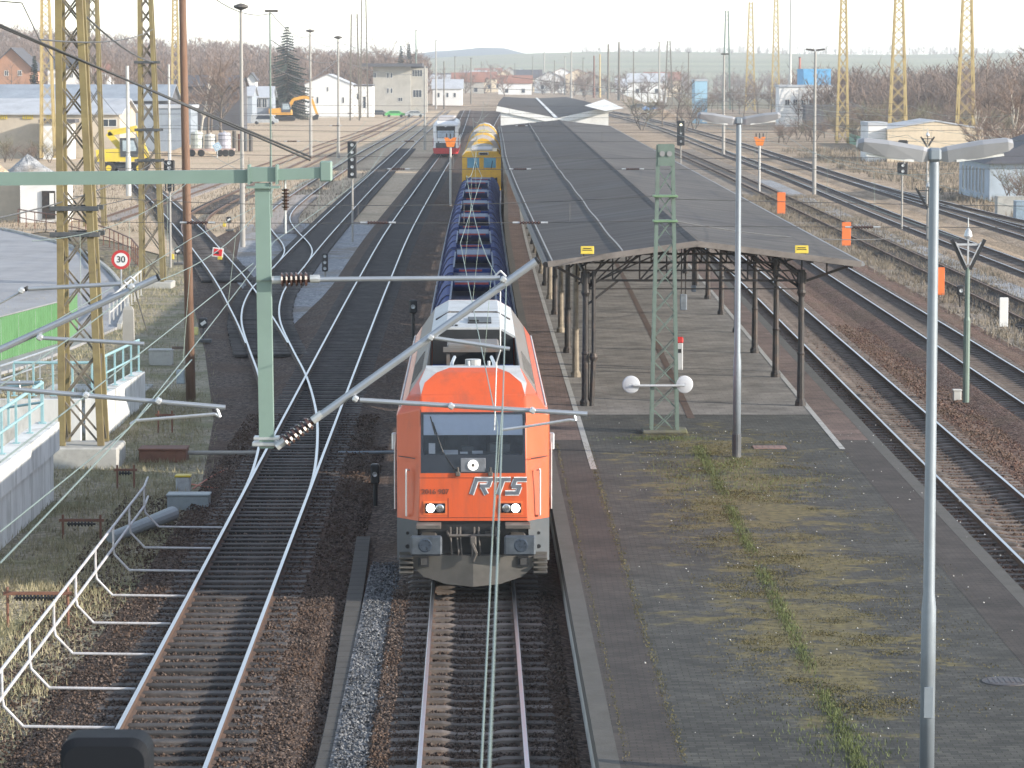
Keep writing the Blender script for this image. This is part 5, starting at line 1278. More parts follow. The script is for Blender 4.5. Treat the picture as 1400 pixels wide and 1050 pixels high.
# low boxes and posts by the tracks
def lowbox(name, label, cat, u, v, w, d, h, m, lid=None, legs=False, z0=-.3, rz=0, group=None):
    b = P(u, v, z0); rt = thing(name, label, cat, b, rz, group)
    mb = MB(); mb.box((0, d / 2, h / 2), (w, d, h), bev=.02); part('housing', mb, m, rt, world=False)
    mb = MB(); mb.box((0, d / 2, h + .02), (w + .04, d + .04, .05), bev=.012); part('lid', mb, lid or m, rt, world=False)
    return rt
rbx = lowbox('cable_pit', 'rusty brown metal box at the end of a pale pipe', 'equipment box', 222, 633, 1.2, .8, .32, M_rust)
mb = MB(); a, b_ = P(256, 619, -.1), P(352, 619, -.1); mb.tube(a, b_, .055); o = part('pipe', mb, M_concpole); tag(o, 'pale pipe lying from the rusty box to the shiny dark track', 'pipe')
mb = MB(); a, b_ = P(462, 619, -.16), P(541, 618, -.16); mb.tube(a, b_, .04); o = part('pipe', mb, M_greymast); tag(o, 'grey pipe lying from the shiny dark track to the locomotive', 'pipe')
lowbox('relay_box', 'small grey box with a bright yellow lid beside the shiny dark track', 'equipment box', 250, 673, .34, .3, .36, mat('box_grey', (.33, .35, .37), .5), M_signyel)
lowbox('point_machine', 'grey point machine cover with a long tapered duct', 'point machine', 257, 699, .95, .5, .34, mat('machine_grey', (.22, .26, .28), .5, var=.12))
mb = MB(); a, b_ = P(152, 735, -.12), P(236, 702, -.05); mb.tube(a, b_, .12, .16, n=12); o = part('cable_duct', mb, MATS['machine_grey'], smooth=False); tag(o, 'tapered grey duct lying between the white tube railing and the point machine', 'cable duct')
lowbox('cable_cabinet', 'pale concrete cable box in the weeds left of the brown wooden pole', 'equipment box', 219, 500, .78, .6, .5, M_concrete)
for k, (u, v) in enumerate(((1285, 405), (1157, 337), (1068, 293))):
    b = P(u, v, -.25); hh = (38, 32, 29)[k] * b.y / 4400; rt = thing('marker_board', ['bright orange marker board nearest the camera, right of the tall near lamp', 'bright orange marker board midway along the overgrown track', 'bright orange marker board farthest back, at the canopy edge'][k], 'marker board', b, group='orange marker boards by the overgrown track')
    mb = MB(); mb.box((0, 0, hh / 2 + .05), ((12, 12, 11)[k] * b.y / 4400, .04, hh), bev=.01); part('board', mb, mat('marker_orange', (.75, .17, .04), .5, var=.06), rt, world=False)
    mb = MB(); mb.tube((0, .05, -.1), (0, .05, hh * .9), .03); part('post', mb, M_steel, rt, world=False)
b = P(1372, 446, -.25); rt = thing('marker_post', 'white marker board at the right edge by the overgrown track', 'marker board', b); mb = MB(); mb.box((0, 0, .55), (.34, .05, 1.15), bev=.015); part('board', mb, M_boardwhite, rt, world=False); mb = MB(); mb.tube((0, .06, -.1), (0, .06, .9), .03); part('post', mb, M_steel, rt, world=False)
b = P(1032, 585 if False else 555, -.25)
lowbox('cable_box', 'small cream box on the rust brown ballast near the forked green post', 'equipment box', 1309, 548, .24, .2, .3, M_palewhite)
# forked-top posts
def forked(label, u, vb, vt, m, mfork, w=.75, z0=-.25, pins=True, h=.9):
    b = P(u, vb, z0); rt = thing('forked_post', label, 'post', b, group='posts with forked tops'); H0 = ZV(vt, b.y) - z0
    def pt(name, mb, m, parent=rt): return part(name, mb, m, parent, world=False)
    mb = MB(); mb.lathe([(.10, 0), (.10, H0 * .5), (.075, H0 * .52), (.07, H0 - h)], (0, 0, 0), n=10); pt('post', mb, m)
    for s in (-1, 1):
        mb = MB(); mb.bar((s * .06, 0, H0 - h - .05), (s * w / 2, 0, H0 - .05), .12, .1); f = pt('fork_arm', mb, M_black)
        mb = MB(); mb.bar((s * .05, -.06, H0 - h + .08), (s * (w / 2 - .12), -.06, H0 - .12), .05, .03); pt('fork_edge', mb, mfork, f)
    mb = MB(); mb.bar((-w * .42, -.03, H0 - .2), (w * .42, -.03, H0 - .2), .06, .06); mb.bar((0, -.04, H0 - h + .1), (0, -.04, H0), .05, .05); pt('fork_brace', mb, mfork)
    mb = MB(); mb.lathe([(.06, H0 - .05), (.13, H0 + .05), (.09, H0 + .2), (.02, H0 + .3), (.015, H0 + .6)], (0, 0, 0), n=10); pt('top_insulator', mb, M_cap)
forked('slim green post with a black and white forked top beside the second right track', 1320.5, 550, 325, M_greenpaint, M_white, 1.0)
forked('pale post with a forked top partly behind the nearest lamp mast', 1267, 285, 186, M_concpole, M_black, 1.0, h=.7)
forked('pale post with a forked bracket right behind the nearest lamp', 1268.5, 330, 256, M_concpole, M_black, 1.5, h=1.2)
def orange_fork(label, u, vb, v0, v1, w):
    b = P(u, vb, -.25); rt = thing('forked_post', label, 'post', b); zt, zb = ZV(v0, b.y), ZV(v1, b.y); w = w * b.y / 4400; m = mat('fork_orange', (.70, .20, .03), .5)
    mb = MB(); mb.tube((b.x, b.y, -.25), (b.x, b.y, zb), .09 * b.y / 250); part('post', mb, M_palewhite, rt)
    for s in (-1, 1):
        mb = MB(); mb.prism([(b.x, zb), (b.x + s * w * .28, zb), (b.x + s * w / 2, zt), (b.x + s * w * .22, zt), (b.x, (zt + zb) / 2 + .2)], 'Y', b.y - .12, b.y); part('fork_panel', mb, m, rt)
    mb = MB()
    for x in (-.3, 0, .3): mb.tube((b.x + x * w, b.y - .06, zt - .1), (b.x + x * w, b.y - .06, zt + .3), .05)
    part('pin', mb, M_black, rt)
orange_fork('white post with an orange forked panel in front of the railbus', 616, 281, 188, 201, 17)
orange_fork('pale post with an orange forked panel beside the right main line', 1038, 262, 187, 199, 16)

# white tube railing on the left
M_railwhite = mat('railing_white', (.44, .44, .46), .5, var=.1, scale=4, dirt=(.25, .22, .19), dirt_amt=.6, dscale=5)
wr = thing('tube_railing', 'low white tube railing beside the left track at the bottom left', 'railing', (-7.5, 47, -.3))
tb = [at_y(TRK['B'], 47.2 + 3.03 * k) for k in range(8)]
for nm, dx, z in (('top_rail', -2.52, .78), ('middle_rail', -2.52, .36)):
    mb = MB(); q = [Vector((p.x + dx, p.y, z)) for p in tb]; q = [q[0] + Vector((.05, -4, 0))] + q + [q[-1] + Vector((-.1, 1.6, 0))]; mb.path(q, .026, 8); part(nm, mb, M_railwhite, wr)
for p in tb:
    mb = MB(); mb.path([(p.x - .85, p.y, -.10), (p.x - 2.22, p.y + .05, -.09), (p.x - 2.50, p.y + .02, .22), (p.x - 2.52, p.y, .36), (p.x - 2.52, p.y, .78)], .023, 8); part('bent_support', mb, M_railwhite, wr)
# wire pulley stands
def pulley_stand(label, u, v, w, h):
    b = P(u, v, -.3); rt = thing('pulley_stand', label, 'signal wire stand', b, group='signal wire pulley stands')
    def pt(name, mb, m, parent=rt): return part(name, mb, m, parent, world=False)
    for s in (-1, 1):
        mb = MB(); mb.tube((s * w / 2, 0, -.1), (s * w / 2, 0, h + .12), .025); pt('post', mb, M_rust)
    mb = MB(); mb.box((0, 0, h), (w + .15, .05, .06)); bar = pt('crossbar', mb, M_rust)
    mb = MB(); n = int(w / .09)
    for i in range(n): mb.tube((-w * .35 + i * w * .7 / n, -.06, h - .07), (-w * .35 + i * w * .7 / n + .03, -.06, h - .07), .055, n=10)
    mb.tube((-w * .38, -.06, h - .07), (w * .38, -.06, h - .07), .02); pt('pulley', mb, M_black, bar)
pulley_stand('rusty wire pulley stand in the grass, left of the white tube railing', 52, 858, 1.08, .62)
pulley_stand('dark wire pulley stand between the concrete wall and the point machine duct', 112, 738, .8, .42)
pulley_stand('dark wire pulley stand in front of the pylon footing', 172, 668, .4, .45)
pulley_stand('rusty wire pulley stand under the short steady arm, behind the rusty box', 226, 592, .38, .5)
# concrete walls with turquoise railings
def wall(label, x0, x1, y0, y1, z1a, z1b, cop=True):
    rt = thing('retaining_wall', label, 'wall', (x1, y0, -.35))
    mb = MB(); mb.add([(x0, y0, -.4), (x1, y0, -.4), (x1, y1, -.4), (x0, y1, -.4), (x0, y0, z1a), (x1, y0, z1a), (x1, y1, z1b), (x0, y1, z1b)], [(0, 1, 2, 3), (4, 5, 6, 7), (0, 1, 5, 4), (1, 2, 6, 5), (2, 3, 7, 6), (3, 0, 4, 7)]); part('wall_body', mb, M_wallconc, rt)
    if cop:
        h = .62; o = .13; mb = MB(); mb.add([(x0 - .002, y0 - .05, z1a - h), (x1 + o, y0 - .05, z1a - h), (x1 + o, y1 + o, z1b - h), (x0 - .002, y1 + o, z1b - h), (x0 - .002, y0 - .05, z1a + .03), (x1 + o, y0 - .05, z1a + .03), (x1 + o, y1 + o, z1b + .03), (x0 - .002, y1 + o, z1b + .03)], [(0, 1, 2, 3), (4, 5, 6, 7), (0, 1, 5, 4), (1, 2, 6, 5), (2, 3, 7, 6), (3, 0, 4, 7)]); part('upper_band', mb, M_wallconc, rt)
    return rt
wall('pale concrete retaining wall with an upper band at the left edge', -11.05, -10.66, 52, 74.3, 1.5, 1.5)
wall('short pale concrete wall behind the nearest pylon footing', -11.4, -11.05, 85.5, 96.5, .95, .65, False)
wall('pale concrete end wall behind the turquoise railing', -14.5, -11.5, 85.2, 85.5, .95, .95, False)
def railing(label, pts, h=1.0, posts=5, z_off=0, mid=True, m=M_turq):
    rt = thing('railing', label, 'railing', pts[0], group=None); tops = [Vector(p) + Vector((0, 0, h)) for p in pts]
    mb = MB(); mb.path(tops, .04, 8); part('top_rail', mb, m, rt)
    if mid: mb = MB(); mb.path([Vector(p) + Vector((0, 0, h * .5)) for p in pts], .03, 8); part('middle_rail', mb, m, rt)
    tot = resample([Vector(p) for p in pts], sum((Vector(pts[i + 1]) - Vector(pts[i])).length for i in range(len(pts) - 1)) / posts * .999)
    for p in tot:
        mb = MB(); mb.bar(p, p + Vector((0, 0, h - .02)), .075, .05); mb.box(p + Vector((0, 0, .012)), (.16, .16, .02)); part('post', mb, m, rt)
railing('turquoise railing on the concrete wall at the left edge', [(-10.85, 56, 1.53), (-10.85, 74, 1.53)], .95, 9)
railing('turquoise cross railing at the far end of the left concrete wall', [(-10.9, 74.2, 1.53), (-13.5, 76, 1.0)], .95, 3)
railing('turquoise railing on the short concrete wall behind the pylon footing', [(-11.2, 86.5, .95), (-11.2, 96.2, .68)], .95, 5)
railing('low turquoise cross railing seen through the nearest pylon', [(-11.3, 86.2, .95), (-13.4, 86.2, .95)], .9, 4, mid=False)
railing('grey double rail guard rail in front of the green fence', [tuple(P(-60, 560, -.3)), tuple(P(15, 533, -.3)), tuple(P(88, 506, -.3))], .85, 8, m=M_steel)
mb = MB(); mb.box((-13, 95, -.28), (3.2, 14, .06)); part('stair_floor', mb, M_concrete, kind='structure')
# green corrugated fence
fp = [P(-70, 512, -.3), P(0, 497, -.3), P(85, 471, -.3), P(105, 458, -.3)]; fs = resample([Vector(p) for p in fp], .075)
rt = thing('corrugated_fence', 'bright green corrugated fence at the edge of the asphalt', 'fence', fs[0]); mb = MB()
n = len(fs); vs = []
for i, p in enumerate(fs):
    t = (fs[min(i + 1, n - 1)] - fs[max(i - 1, 0)]).normalized(); o = Vector((t.y, -t.x, 0)) * (.06 if (i // 2) % 2 else -.06); vs += [p + o, p + o + Vector((0, 0, 1.58))]
mb.add(vs, [(2 * i, 2 * i + 2, 2 * i + 3, 2 * i + 1) for i in range(n - 1)]); sh = part('sheeting', mb, M_greenfence, rt)
mb = MB(); mb.path([p + Vector((0, 0, 1.6)) for p in fs[::14]], .03, 6); part('cap_rail', mb, M_seam, rt)
for p in fs[::28]: mb = MB(); mb.bar(p + Vector((0, .1, 0)), p + Vector((0, .1, 1.5)), .06); part('post', mb, M_steel, rt)
# rusty railing along the grass behind the road, white railing below the 30 sign
rp = [P(25, 308, -.3), P(45, 312, -.3), P(80, 317, -.3), P(115, 326, -.3), P(150, 338, -.3), P(180, 353, -.3), P(194, 372, -.3)]
railing('rusty iron railing curving behind the asphalt', [tuple(p) for p in rp], 1.05, 22, m=M_rust)
railing('leaning white picket railing below the speed limit sign', [tuple(P(193, 404, -.3)), tuple(P(150, 447, -.3))], 1.1, 9, m=M_palewhite)
b = P(176, 470, -.3); rt = thing('concrete_post', 'thick pale concrete post below the white picket railing', 'post', b); mb = MB(); mb.loft([[(x * s, y * s, z) for x, y in ((-.21, -.15), (.21, -.15), (.21, .15), (-.21, .15))] for z, s in ((0, 1), (1.25, .92), (1.38, .6))]); part('shaft', mb, M_concpole, rt, world=False)

for i, (u, vt, vb_) in enumerate(((607, 84, 150), (622, 78, 140), (633, 88, 138), (644, 80, 146), (658, 84, 137), (671, 90, 136), (704, 86, 134), (728, 78, 133), (758, 82, 137), (797, 80, 140), (866, 70, 146), (941, 72, 150))):
    o = lamp_mast('thin distant catenary mast among the far tracks', u, vt, vb_, .17, 'flat' if i % 2 else 'none', M_pyldiag); o['group'] = 'thin distant catenary masts'
# ================================================================== buildings and vehicles
def wallmat(n, c, **k): return mat(n, c, .85, var=k.get('var', .10), scale=k.get('scale', .6), dirt=k.get('dirt', tuple(x * .6 for x in c)), dirt_amt=k.get('amt', .5), dscale=k.get('ds', .35))
M_cream = wallmat('cream_render', (.58, .49, .36)); M_beige = wallmat('beige_render', (.46, .40, .32)); M_wwhite = wallmat('white_render', (.66, .66, .65), amt=.3); M_bluew = wallmat('bluish_render', (.38, .45, .52), amt=.4)
M_greyw = wallmat('grey_render', (.36, .345, .31)); M_brick = wallmat('brick_render', (.36, .20, .13)); M_slate = wallmat('slate_roof', (.075, .075, .085), var=.2); M_paleroof = wallmat('pale_sheet_roof', (.40, .42, .45)); M_tile = wallmat('tile_roof', (.26, .12, .08)); M_bluehall = wallmat('blue_hall_cladding', (.25, .285, .33)); M_bluecont = wallmat('bright_blue_cladding', (.13, .36, .60), amt=.3)
M_frame = mat('window_frame', (.55, .55, .53), .6, var=.05)
def window(rt, par, x, y, z, w, h, panes=2, face='Y'):
    "window in a wall facing the camera (face Y) or facing left (face X): frame with its pane"
    mb = MB(); d = .07
    def bx(cx, cz, ww, hh, off=0):
        if face == 'Y': mb.box((x + cx, y - .03 - off, z + cz), (ww, d, hh))
        else: mb.box((x - .03 - off, y + cx, z + cz), (d, ww, hh))
    for sx in (-1, 1): bx(sx * w / 2, 0, .09, h + .09)
    for sz in (-1, 1): bx(0, sz * h / 2, w, .09)
    for i in range(1, panes): bx(-w / 2 + w * i / panes, 0, .07, h)
    f = part('window', mb, M_frame, par or rt)
    mb = MB()
    if face == 'Y': mb.box((x, y - .015, z), (w, .02, h))
    else: mb.box((x - .015, y, z), (.02, w, h))
    part('pane', mb, M_glass_dark, f)
def building(label, x0, x1, y0, y1, ze, zr, mw, mr, z0=-.3, ridge='x', over=.4, cat='building', name='building', wins=(), flat=False, sidewins=()):
    "ridge 'x': ridge runs left-right, 'y': gable to the camera, 'hip'"
    rt = thing(name, label, cat, ((x0 + x1) / 2, y0, z0))
    mb = MB(); cx, cy = (x0 + x1) / 2, (y0 + y1) / 2
    if ridge == 'y': mb.prism([(x0, z0), (x0, ze), (cx, zr - .05), (x1, ze), (x1, z0)], 'Y', y0, y1)
    elif ridge == 'x': mb.prism([(y0, z0), (y0, ze), (cy, zr - .05), (y1, ze), (y1, z0)], 'X', x0, x1)
    else: mb.box((cx, cy, (z0 + ze) / 2), (x1 - x0, y1 - y0, ze - z0))
    w = part('wall', mb, mw, rt)
    mb = MB(); t = .16; o = over
    if flat: mb.box((cx, cy, ze + max(.2, o * .13)), (x1 - x0 + 2 * o, y1 - y0 + 2 * o, max(.4, o * .26)))
    elif ridge == 'y':
        for s, x in ((-1, x0), (1, x1)):
            e = x + s * o; k = (zr - ze) / abs(x - cx); zee = ze - k * o
            mb.add([(e, y0 - o, zee), (cx, y0 - o, zr), (cx, y0 - o, zr + t), (e, y0 - o, zee + t), (e, y1 + o, zee), (cx, y1 + o, zr), (cx, y1 + o, zr + t), (e, y1 + o, zee + t)], [(0, 1, 2, 3), (4, 5, 6, 7), (0, 1, 5, 4), (3, 2, 6, 7), (0, 3, 7, 4)])
    elif ridge == 'x':
        for s, y in ((-1, y0), (1, y1)):
            e = y + s * o; k = (zr - ze) / abs(y - cy); zee = ze - k * o
            mb.add([(x0 - o, e, zee), (x0 - o, cy, zr), (x0 - o, cy, zr + t), (x0 - o, e, zee + t), (x1 + o, e, zee), (x1 + o, cy, zr), (x1 + o, cy, zr + t), (x1 + o, e, zee + t)], [(0, 1, 2, 3), (4, 5, 6, 7), (0, 1, 5, 4), (3, 2, 6, 7), (0, 3, 7, 4)])
    else:
        dx = min(x1 - x0, y1 - y0) / 2; a, b, c, d = (x0 - o, y0 - o, ze), (x1 + o, y0 - o, ze), (x1 + o, y1 + o, ze), (x0 - o, y1 + o, ze)
        if x1 - x0 > y1 - y0: e, f = (x0 + dx, cy, zr), (x1 - dx, cy, zr)
        else: e, f = (cx, y0 + dx, zr), (cx, y1 - dx, zr)
        if x1 - x0 > y1 - y0: mb.add([a, b, c, d, e, f], [(0, 1, 5, 4), (1, 2, 5), (2, 3, 4, 5), (3, 0, 4), (0, 3, 2, 1)])
        else: mb.add([a, b, c, d, e, f], [(0, 1, 4), (1, 2, 5, 4), (2, 3, 5), (3, 0, 4, 5), (0, 3, 2, 1)])
    part('roof', mb, mr, rt)
    for (x, z, ww, hh, p) in wins: window(rt, w, x, y0, z, ww, hh, p)
    for (y, z, ww, hh, p) in sidewins: window(rt, w, x0, y, z, ww, hh, p, 'X')
    return rt
def bpx(label, u0, u1, Y, vb, ve, vr, mw, mr, depth=10, wins=(), **k):
    "building from pixels: front wall at distance Y; wins: (u, v, width px, height px, panes)"
    s = Y / 4400
    ws = [(XU(u, Y), ZV(v, Y), w * s, h * s, p) for u, v, w, h, p in wins]
    return building(label, XU(u0, Y), XU(u1, Y), Y, Y + depth, ZV(ve, Y), ZV(vr, Y), mw, mr, wins=ws, **k)
# left
sh = bpx('long beige shed with a pale blue grey sheet roof on the left', -90, 165, 376, 215, 156, 137, M_beige, M_paleroof, 16, wins=[(62, 166, 5, 9, 1), (77, 166, 5, 9, 1), (150, 168, 22, 10, 2)])
for i, u in enumerate((5, 40, 73)):
    mb = MB(); s = 376 / 4400
    for k in range(5): mb.box((XU(u - 6 + k * 3.1, 376), 375.9, ZV(160, 376)), (1.6 * s, .06, 6 * s))
    part('yellow_trim', mb, M_signyel, sh)
bpx('white rendered lean-to wall in front of the beige shed', 60, 100, 372, 215, 168, 166, M_wwhite, M_slate, 3, flat=True)
bpx('small white hut with a dark open door beside the road', 28, 90, 214, 303, 249, 246, M_wwhite, M_slate, 3.5, flat=True, over=.15)
rt = thing('hut_doorway', 'dark doorway with a pale sash in the white hut', 'door', (XU(67, 214), 213.9, -.3)); s = 214 / 4400
mb = MB(); mb.box((XU(67, 214), 213.93, ZV(280, 214)), (18 * s, .1, 38 * s)); part('door_panel', mb, M_iron_dk, rt); mb = MB(); mb.box((XU(71.5, 214), 213.86, ZV(274, 214)), (6 * s, .04, 20 * s)); part('pane', mb, M_boardwhite, rt)
bpx('beige building end at the left edge beside the white hut', -60, 27, 217, 303, 246, 243, M_beige, M_slate, 4, flat=True, over=.1)
bpx('long hall with blue grey roof behind the beige shed', -120, 232, 455, 150, 137, 117, M_slate, M_bluehall, 14)
bpx('blue grey clad hall behind the brown wooden pole', 166, 262, 410, 192, 148, 143, M_bluehall, M_paleroof, 9, flat=True, over=.2)
bpx('brick gabled house with a dark roof behind the bare tree on the left', -8, 46, 620, 125, 92, 66, M_brick, M_slate, 14, ridge='y', over=.7, wins=[(12, 100, 5, 7, 2), (30, 100, 5, 7, 2)])
bpx('white house behind the nearest pylon', 68, 112, 640, 125, 93, 78, M_wwhite, M_slate, 10, wins=[(80, 103, 5, 6, 2), (100, 103, 5, 6, 2)])
bpx('small white house left of the second pylon', 135, 152, 660, 122, 98, 88, M_wwhite, M_tile, 8)
bpx('low dark roofed hall among the bare trees behind the brown pole', 236, 330, 560, 128, 118, 104, M_slate, M_slate, 14)
bpx('blue hall with pale columns left of the tall mushroom lamp mast', 292, 346, 640, 152, 131, 118, M_bluehall, M_paleroof, 12, wins=[(300 + 9 * i, 141, 6, 14, 1) for i in range(5)])
bpx('tiny white gabled house behind the blue halls', 339, 351, 700, 125, 108, 100, M_wwhite, M_slate, 6, ridge='y')
bpx('dark blue hall with a window band in front of the spruce', 338, 372, 665, 155, 133, 119, M_bluehall, M_paleroof, 12, wins=[(347 + 8 * i, 141, 6, 12, 2) for i in range(3)])
# centre
g = bpx('white gabled railway building left of the signal box', 418, 482, 728, 157, 116, 102, M_wwhite, M_paleroof, 18, ridge='y', over=.2, wins=[(435, 137, 2.5, 9, 1), (449, 122, 2, 6, 1), (470, 137, 2.5, 8, 1)])
bpx('white flat annex beside the white gabled railway building', 483, 510, 731, 158, 118, 115, M_wwhite, M_slate, 10, flat=True, over=.1, wins=[(499, 140, 4, 16, 1), (490, 132, 3, 8, 1)])
bpx('grey signal box tower with a wide flat dark roof', 511, 562, 815, 154, 91, 88, M_greyw, M_slate, 9, flat=True, over=3.0, wins=[(531, 103, 2.6, 7, 1), (536, 103, 2.6, 7, 1), (531, 124, 2.6, 7, 1), (536, 124, 2.6, 7, 1), (513, 103, 4, 7, 2), (548, 136, 6, 5, 2)])
bpx('glazed right bay of the grey signal box', 562.3, 584, 817, 154, 93, 92, M_greyw, M_slate, 7, flat=True, over=.05, wins=[(571, 100, 14, 9, 4), (571, 128, 12, 10, 3)])
bpx('pale low shed right of the signal box', 592, 632, 930, 141, 121, 109, M_wwhite, M_paleroof, 12, wins=[(600, 130, 3, 6, 1), (612, 130, 3, 6, 1), (622, 130, 3, 6, 1)])
# right
bpx('long cream shed with a low rounded roof behind the right main line', 1212, 1343, 360, 225, 177, 166, M_cream, M_paleroof, 14, ridge='y', over=.1)
bpx('white end bay of the cream shed beside the small green fence', 1186, 1211.5, 361, 222, 172, 170, M_wwhite, M_paleroof, 8, flat=True, over=.05)
building('bluish white shed with a dark hipped slate roof at the right edge', 36.9, 52, 249, 266, 2.65, 5.9, M_bluew, M_slate, ridge='hip', over=.5, sidewins=[(252 + 1.9 * i, 1.2, .55, 1.9, 1) for i in range(7)], wins=[(40, 1.2, .7, 1.6, 2), (43, 1.2, .7, 1.6, 2)])
lowbox('concrete_block', 'pale concrete bunker corner in front of the bluish shed', 'wall', 1382, 296, 1.9, 1.2, 1.35, M_concrete)
lowbox('water_tank', 'blue grey tank box at the right edge beside the bluish shed', 'tank', 1402, 302, 1.3, 1.2, 1.3, mat('blue_grey_box2', (.20, .27, .34), .5))
rt = thing('small_fence', 'short bright green fence panel left of the cream shed', 'fence', P(1175, 204, -.3)); p, q = P(1160, 196, -.3), P(1189, 206, -.3); mb = MB(); mb.bar(p + Vector((0, 0, .75)), q + Vector((0, 0, .75)), .08, 1.4, up=(0, 0, 1)); part('panel', mb, mat('dull_green_panel', (.10, .26, .17), .6), rt)
bpx('bright blue clad hall beside a red chimney', 1097, 1134, 620, 140, 97, 95, M_bluecont, M_bluecont, 14, flat=True, over=.05)
bpx('low white hall in front of the bright blue hall', 1064, 1144, 600, 160, 119, 116, M_wwhite, M_paleroof, 8, flat=True, over=.2, wins=[(1075 + 11 * i, 140, 6, 8, 2) for i in range(6)])
bpx('dark long wall building behind the yellow pylons', 1100, 1182, 560, 165, 147, 145, M_slate, M_slate, 6, flat=True, over=.1)
bpx('pale blue hall among the bushes left of the distant pylons', 949, 966, 640, 140, 111, 109, mat('light_blue_clad', (.30, .48, .60), .7), M_paleroof, 10, flat=True, over=.1)
b = P(1093, 141, -.3); rt = thing('chimney', 'slim red brown chimney beside the bright blue hall', 'chimney', b); mb = MB(); mb.lathe([(.42, 0), (.36, ZV(79, b.y) + .3)], (0, 0, 0), n=10); part('stack', mb, mat('chimney_red', (.34, .10, .06), .7), rt, world=False); mb = MB(); mb.lathe([(.42, 0), (.42, .35), (.3, .36)], (0, 0, ZV(79, b.y) + .25), n=10); part('cap', mb, M_iron_dk, rt, world=False)
# far village houses
rng = random.Random(5); vl = [(603, 1200), (611, 1500), (640, 1150), (648, 1350), (655, 1500), (661, 1250), (668, 1700), (676, 1450), (684, 1900), (690, 1300), (697, 1600), (704, 1150), (713, 1800), (722, 1350), (735, 1500), (752, 1250), (768, 1600), (790, 1400), (806, 1150), (862, 1200), (884, 1100), (905, 1350)]
words_ = ['white walled', 'cream walled', 'pale grey', 'light']; roofs = [(M_tile, 'red tiled roof'), (M_slate, 'dark slate roof'), (M_paleroof, 'pale sheet roof')]
spots = ['near the far end of the train', 'in the distant village', 'below the blue hills', 'beyond the canopy', 'far off between bare trees']
for i, (u, Y) in enumerate(vl):
    mw = (M_wwhite, M_cream, M_greyw, M_wwhite)[i % 4]; mr, rn = roofs[rng.randrange(3)]; w = rng.uniform(9, 15); x = XU(u, Y); h = rng.uniform(4, 7); zb = max(-.3, (Y - 1150) * .006)
    o = building('distant %s house with a %s, number-like speck at the foot of the hills' % (words_[i % 4], rn), x - w / 2, x + w / 2, Y, Y + 9, h + zb, h + rng.uniform(2.5, 4) + zb, mw, mr, z0=-.3, ridge=rng.choice('xy'), name='house', cat='house', wins=[(x - w * .25, h * .55 + zb, 1.3, 1.5, 1), (x + w * .25, h * .55 + zb, 1.3, 1.5, 1)])
    o['label'] = 'distant %s house with a %s in the far village' % (words_[i % 4], rn); o['group'] = 'distant village houses'

# ---------------------------------------------------------------- vehicles
M_tyre = mat('tyre_rubber', (.02, .02, .02), .85, var=.2); M_exy = mat('excavator_yellow', (.66, .50, .05), .45, var=.08, dirt=(.4, .32, .12), dirt_amt=.4); M_exo = mat('excavator_orange', (.66, .33, .04), .45, var=.08)
def excavator(label, p, face, m, wheeled, sc=1.0, boompts=None):
    rt = thing('excavator', label, 'excavator', p)
    def pt(name, mb, mm, parent=rt): return part(name, mb, mm, parent, world=False)
    def S(x, z): return (x * face, z)
    if wheeled:
        for x in (-1.3, 1.3):
            for y in (-1.1, 1.1):
                mb = MB(); mb.lathe([(.3, -.22), (.52, -.2), (.55, 0), (.52, .2), (.3, .22)], (x, y, .55), 'Y', 18); w = pt('wheel', mb, M_tyre); mb = MB(); mb.lathe([(.25, -.24), (.25, .24)], (x, y, .55), 'Y', 12); pt('rim', mb, m, w)
        mb = MB(); mb.box((0, 0, .75), (3.6, 1.6, .5), bev=.08); mb.box((-1.9 * face, 0, .5), (.15, 2.2, .5)); pt('chassis', mb, M_darkgrey)
    else:
        for y in (-1, 1): mb = MB(); mb.prism([(-1.7, .1), (-1.9, .45), (-1.6, .8), (1.6, .8), (1.9, .45), (1.7, .1)], 'Y', y - .28, y + .28); pt('track_chain', mb, M_tyre)
    mb = MB(); mb.prism([S(-2.3, 1.1), S(-2.4, 2.1), S(-.6, 2.2), S(1.3, 1.9), S(1.4, 1.1)], 'Y', -1.2, 1.2); pt('upper_body', mb, m)
    mb = MB(); mb.prism([S(-.3, 1.5), S(-.35, 3.1), S(.95, 3.1), S(1.25, 2.2), S(1.2, 1.5)], 'Y', -1.25, -.1); cb = pt('cab', mb, M_darkgrey)
    mb = MB(); mb.prism([S(-.1, 2.0), S(-.1, 2.9), S(.85, 2.9), S(1.08, 2.2), S(1.05, 2.0)], 'Y', -1.28, -1.251); pt('cab_window', mb, mat('cab_glass', (.35, .42, .46), .12, var=.2), cb)
    bp_ = boompts or [(.9, 2.0), (2.2, 4.2), (4.2, 4.4)]; st = boompts and boompts[-1] or (4.2, 4.4)
    mb = MB()
    for a, b in zip(bp_, bp_[1:]): mb.bar((a[0] * face, .2, a[1]), (b[0] * face, .2, b[1]), .42, .5)
    pt('boom', mb, m)
    e = (st[0] + .9, st[1] - 2.6); mb = MB(); mb.bar((st[0] * face, .2, st[1]), (e[0] * face, .2, e[1]), .34, .4); pt('stick', mb, m)
    mb = MB(); mb.prism([S(e[0] - .1, e[1] + .1), S(e[0] - .8, e[1] - .3), S(e[0] - .7, e[1] - .9), S(e[0] + .1, e[1] - .8), S(e[0] + .3, e[1])], 'Y', -.35, .75); pt('bucket', mb, M_iron_dk)
    rt.scale = (sc,) * 3
    return rt
excavator('yellow wheeled excavator working in the sandy yard behind the pylons', P(172, 238, -.3), 1, M_exy, True, 1.15, [(-.4, 2.2), (-1.5, 3.5), (1.0, 3.9)])
excavator('orange yellow excavator with an arched boom in front of the spruce', P(388, 166, -.3), 1, M_exo, False, 1.25, [(.6, 1.9), (1.6, 3.6), (3.4, 4.0), (4.6, 3.7)])
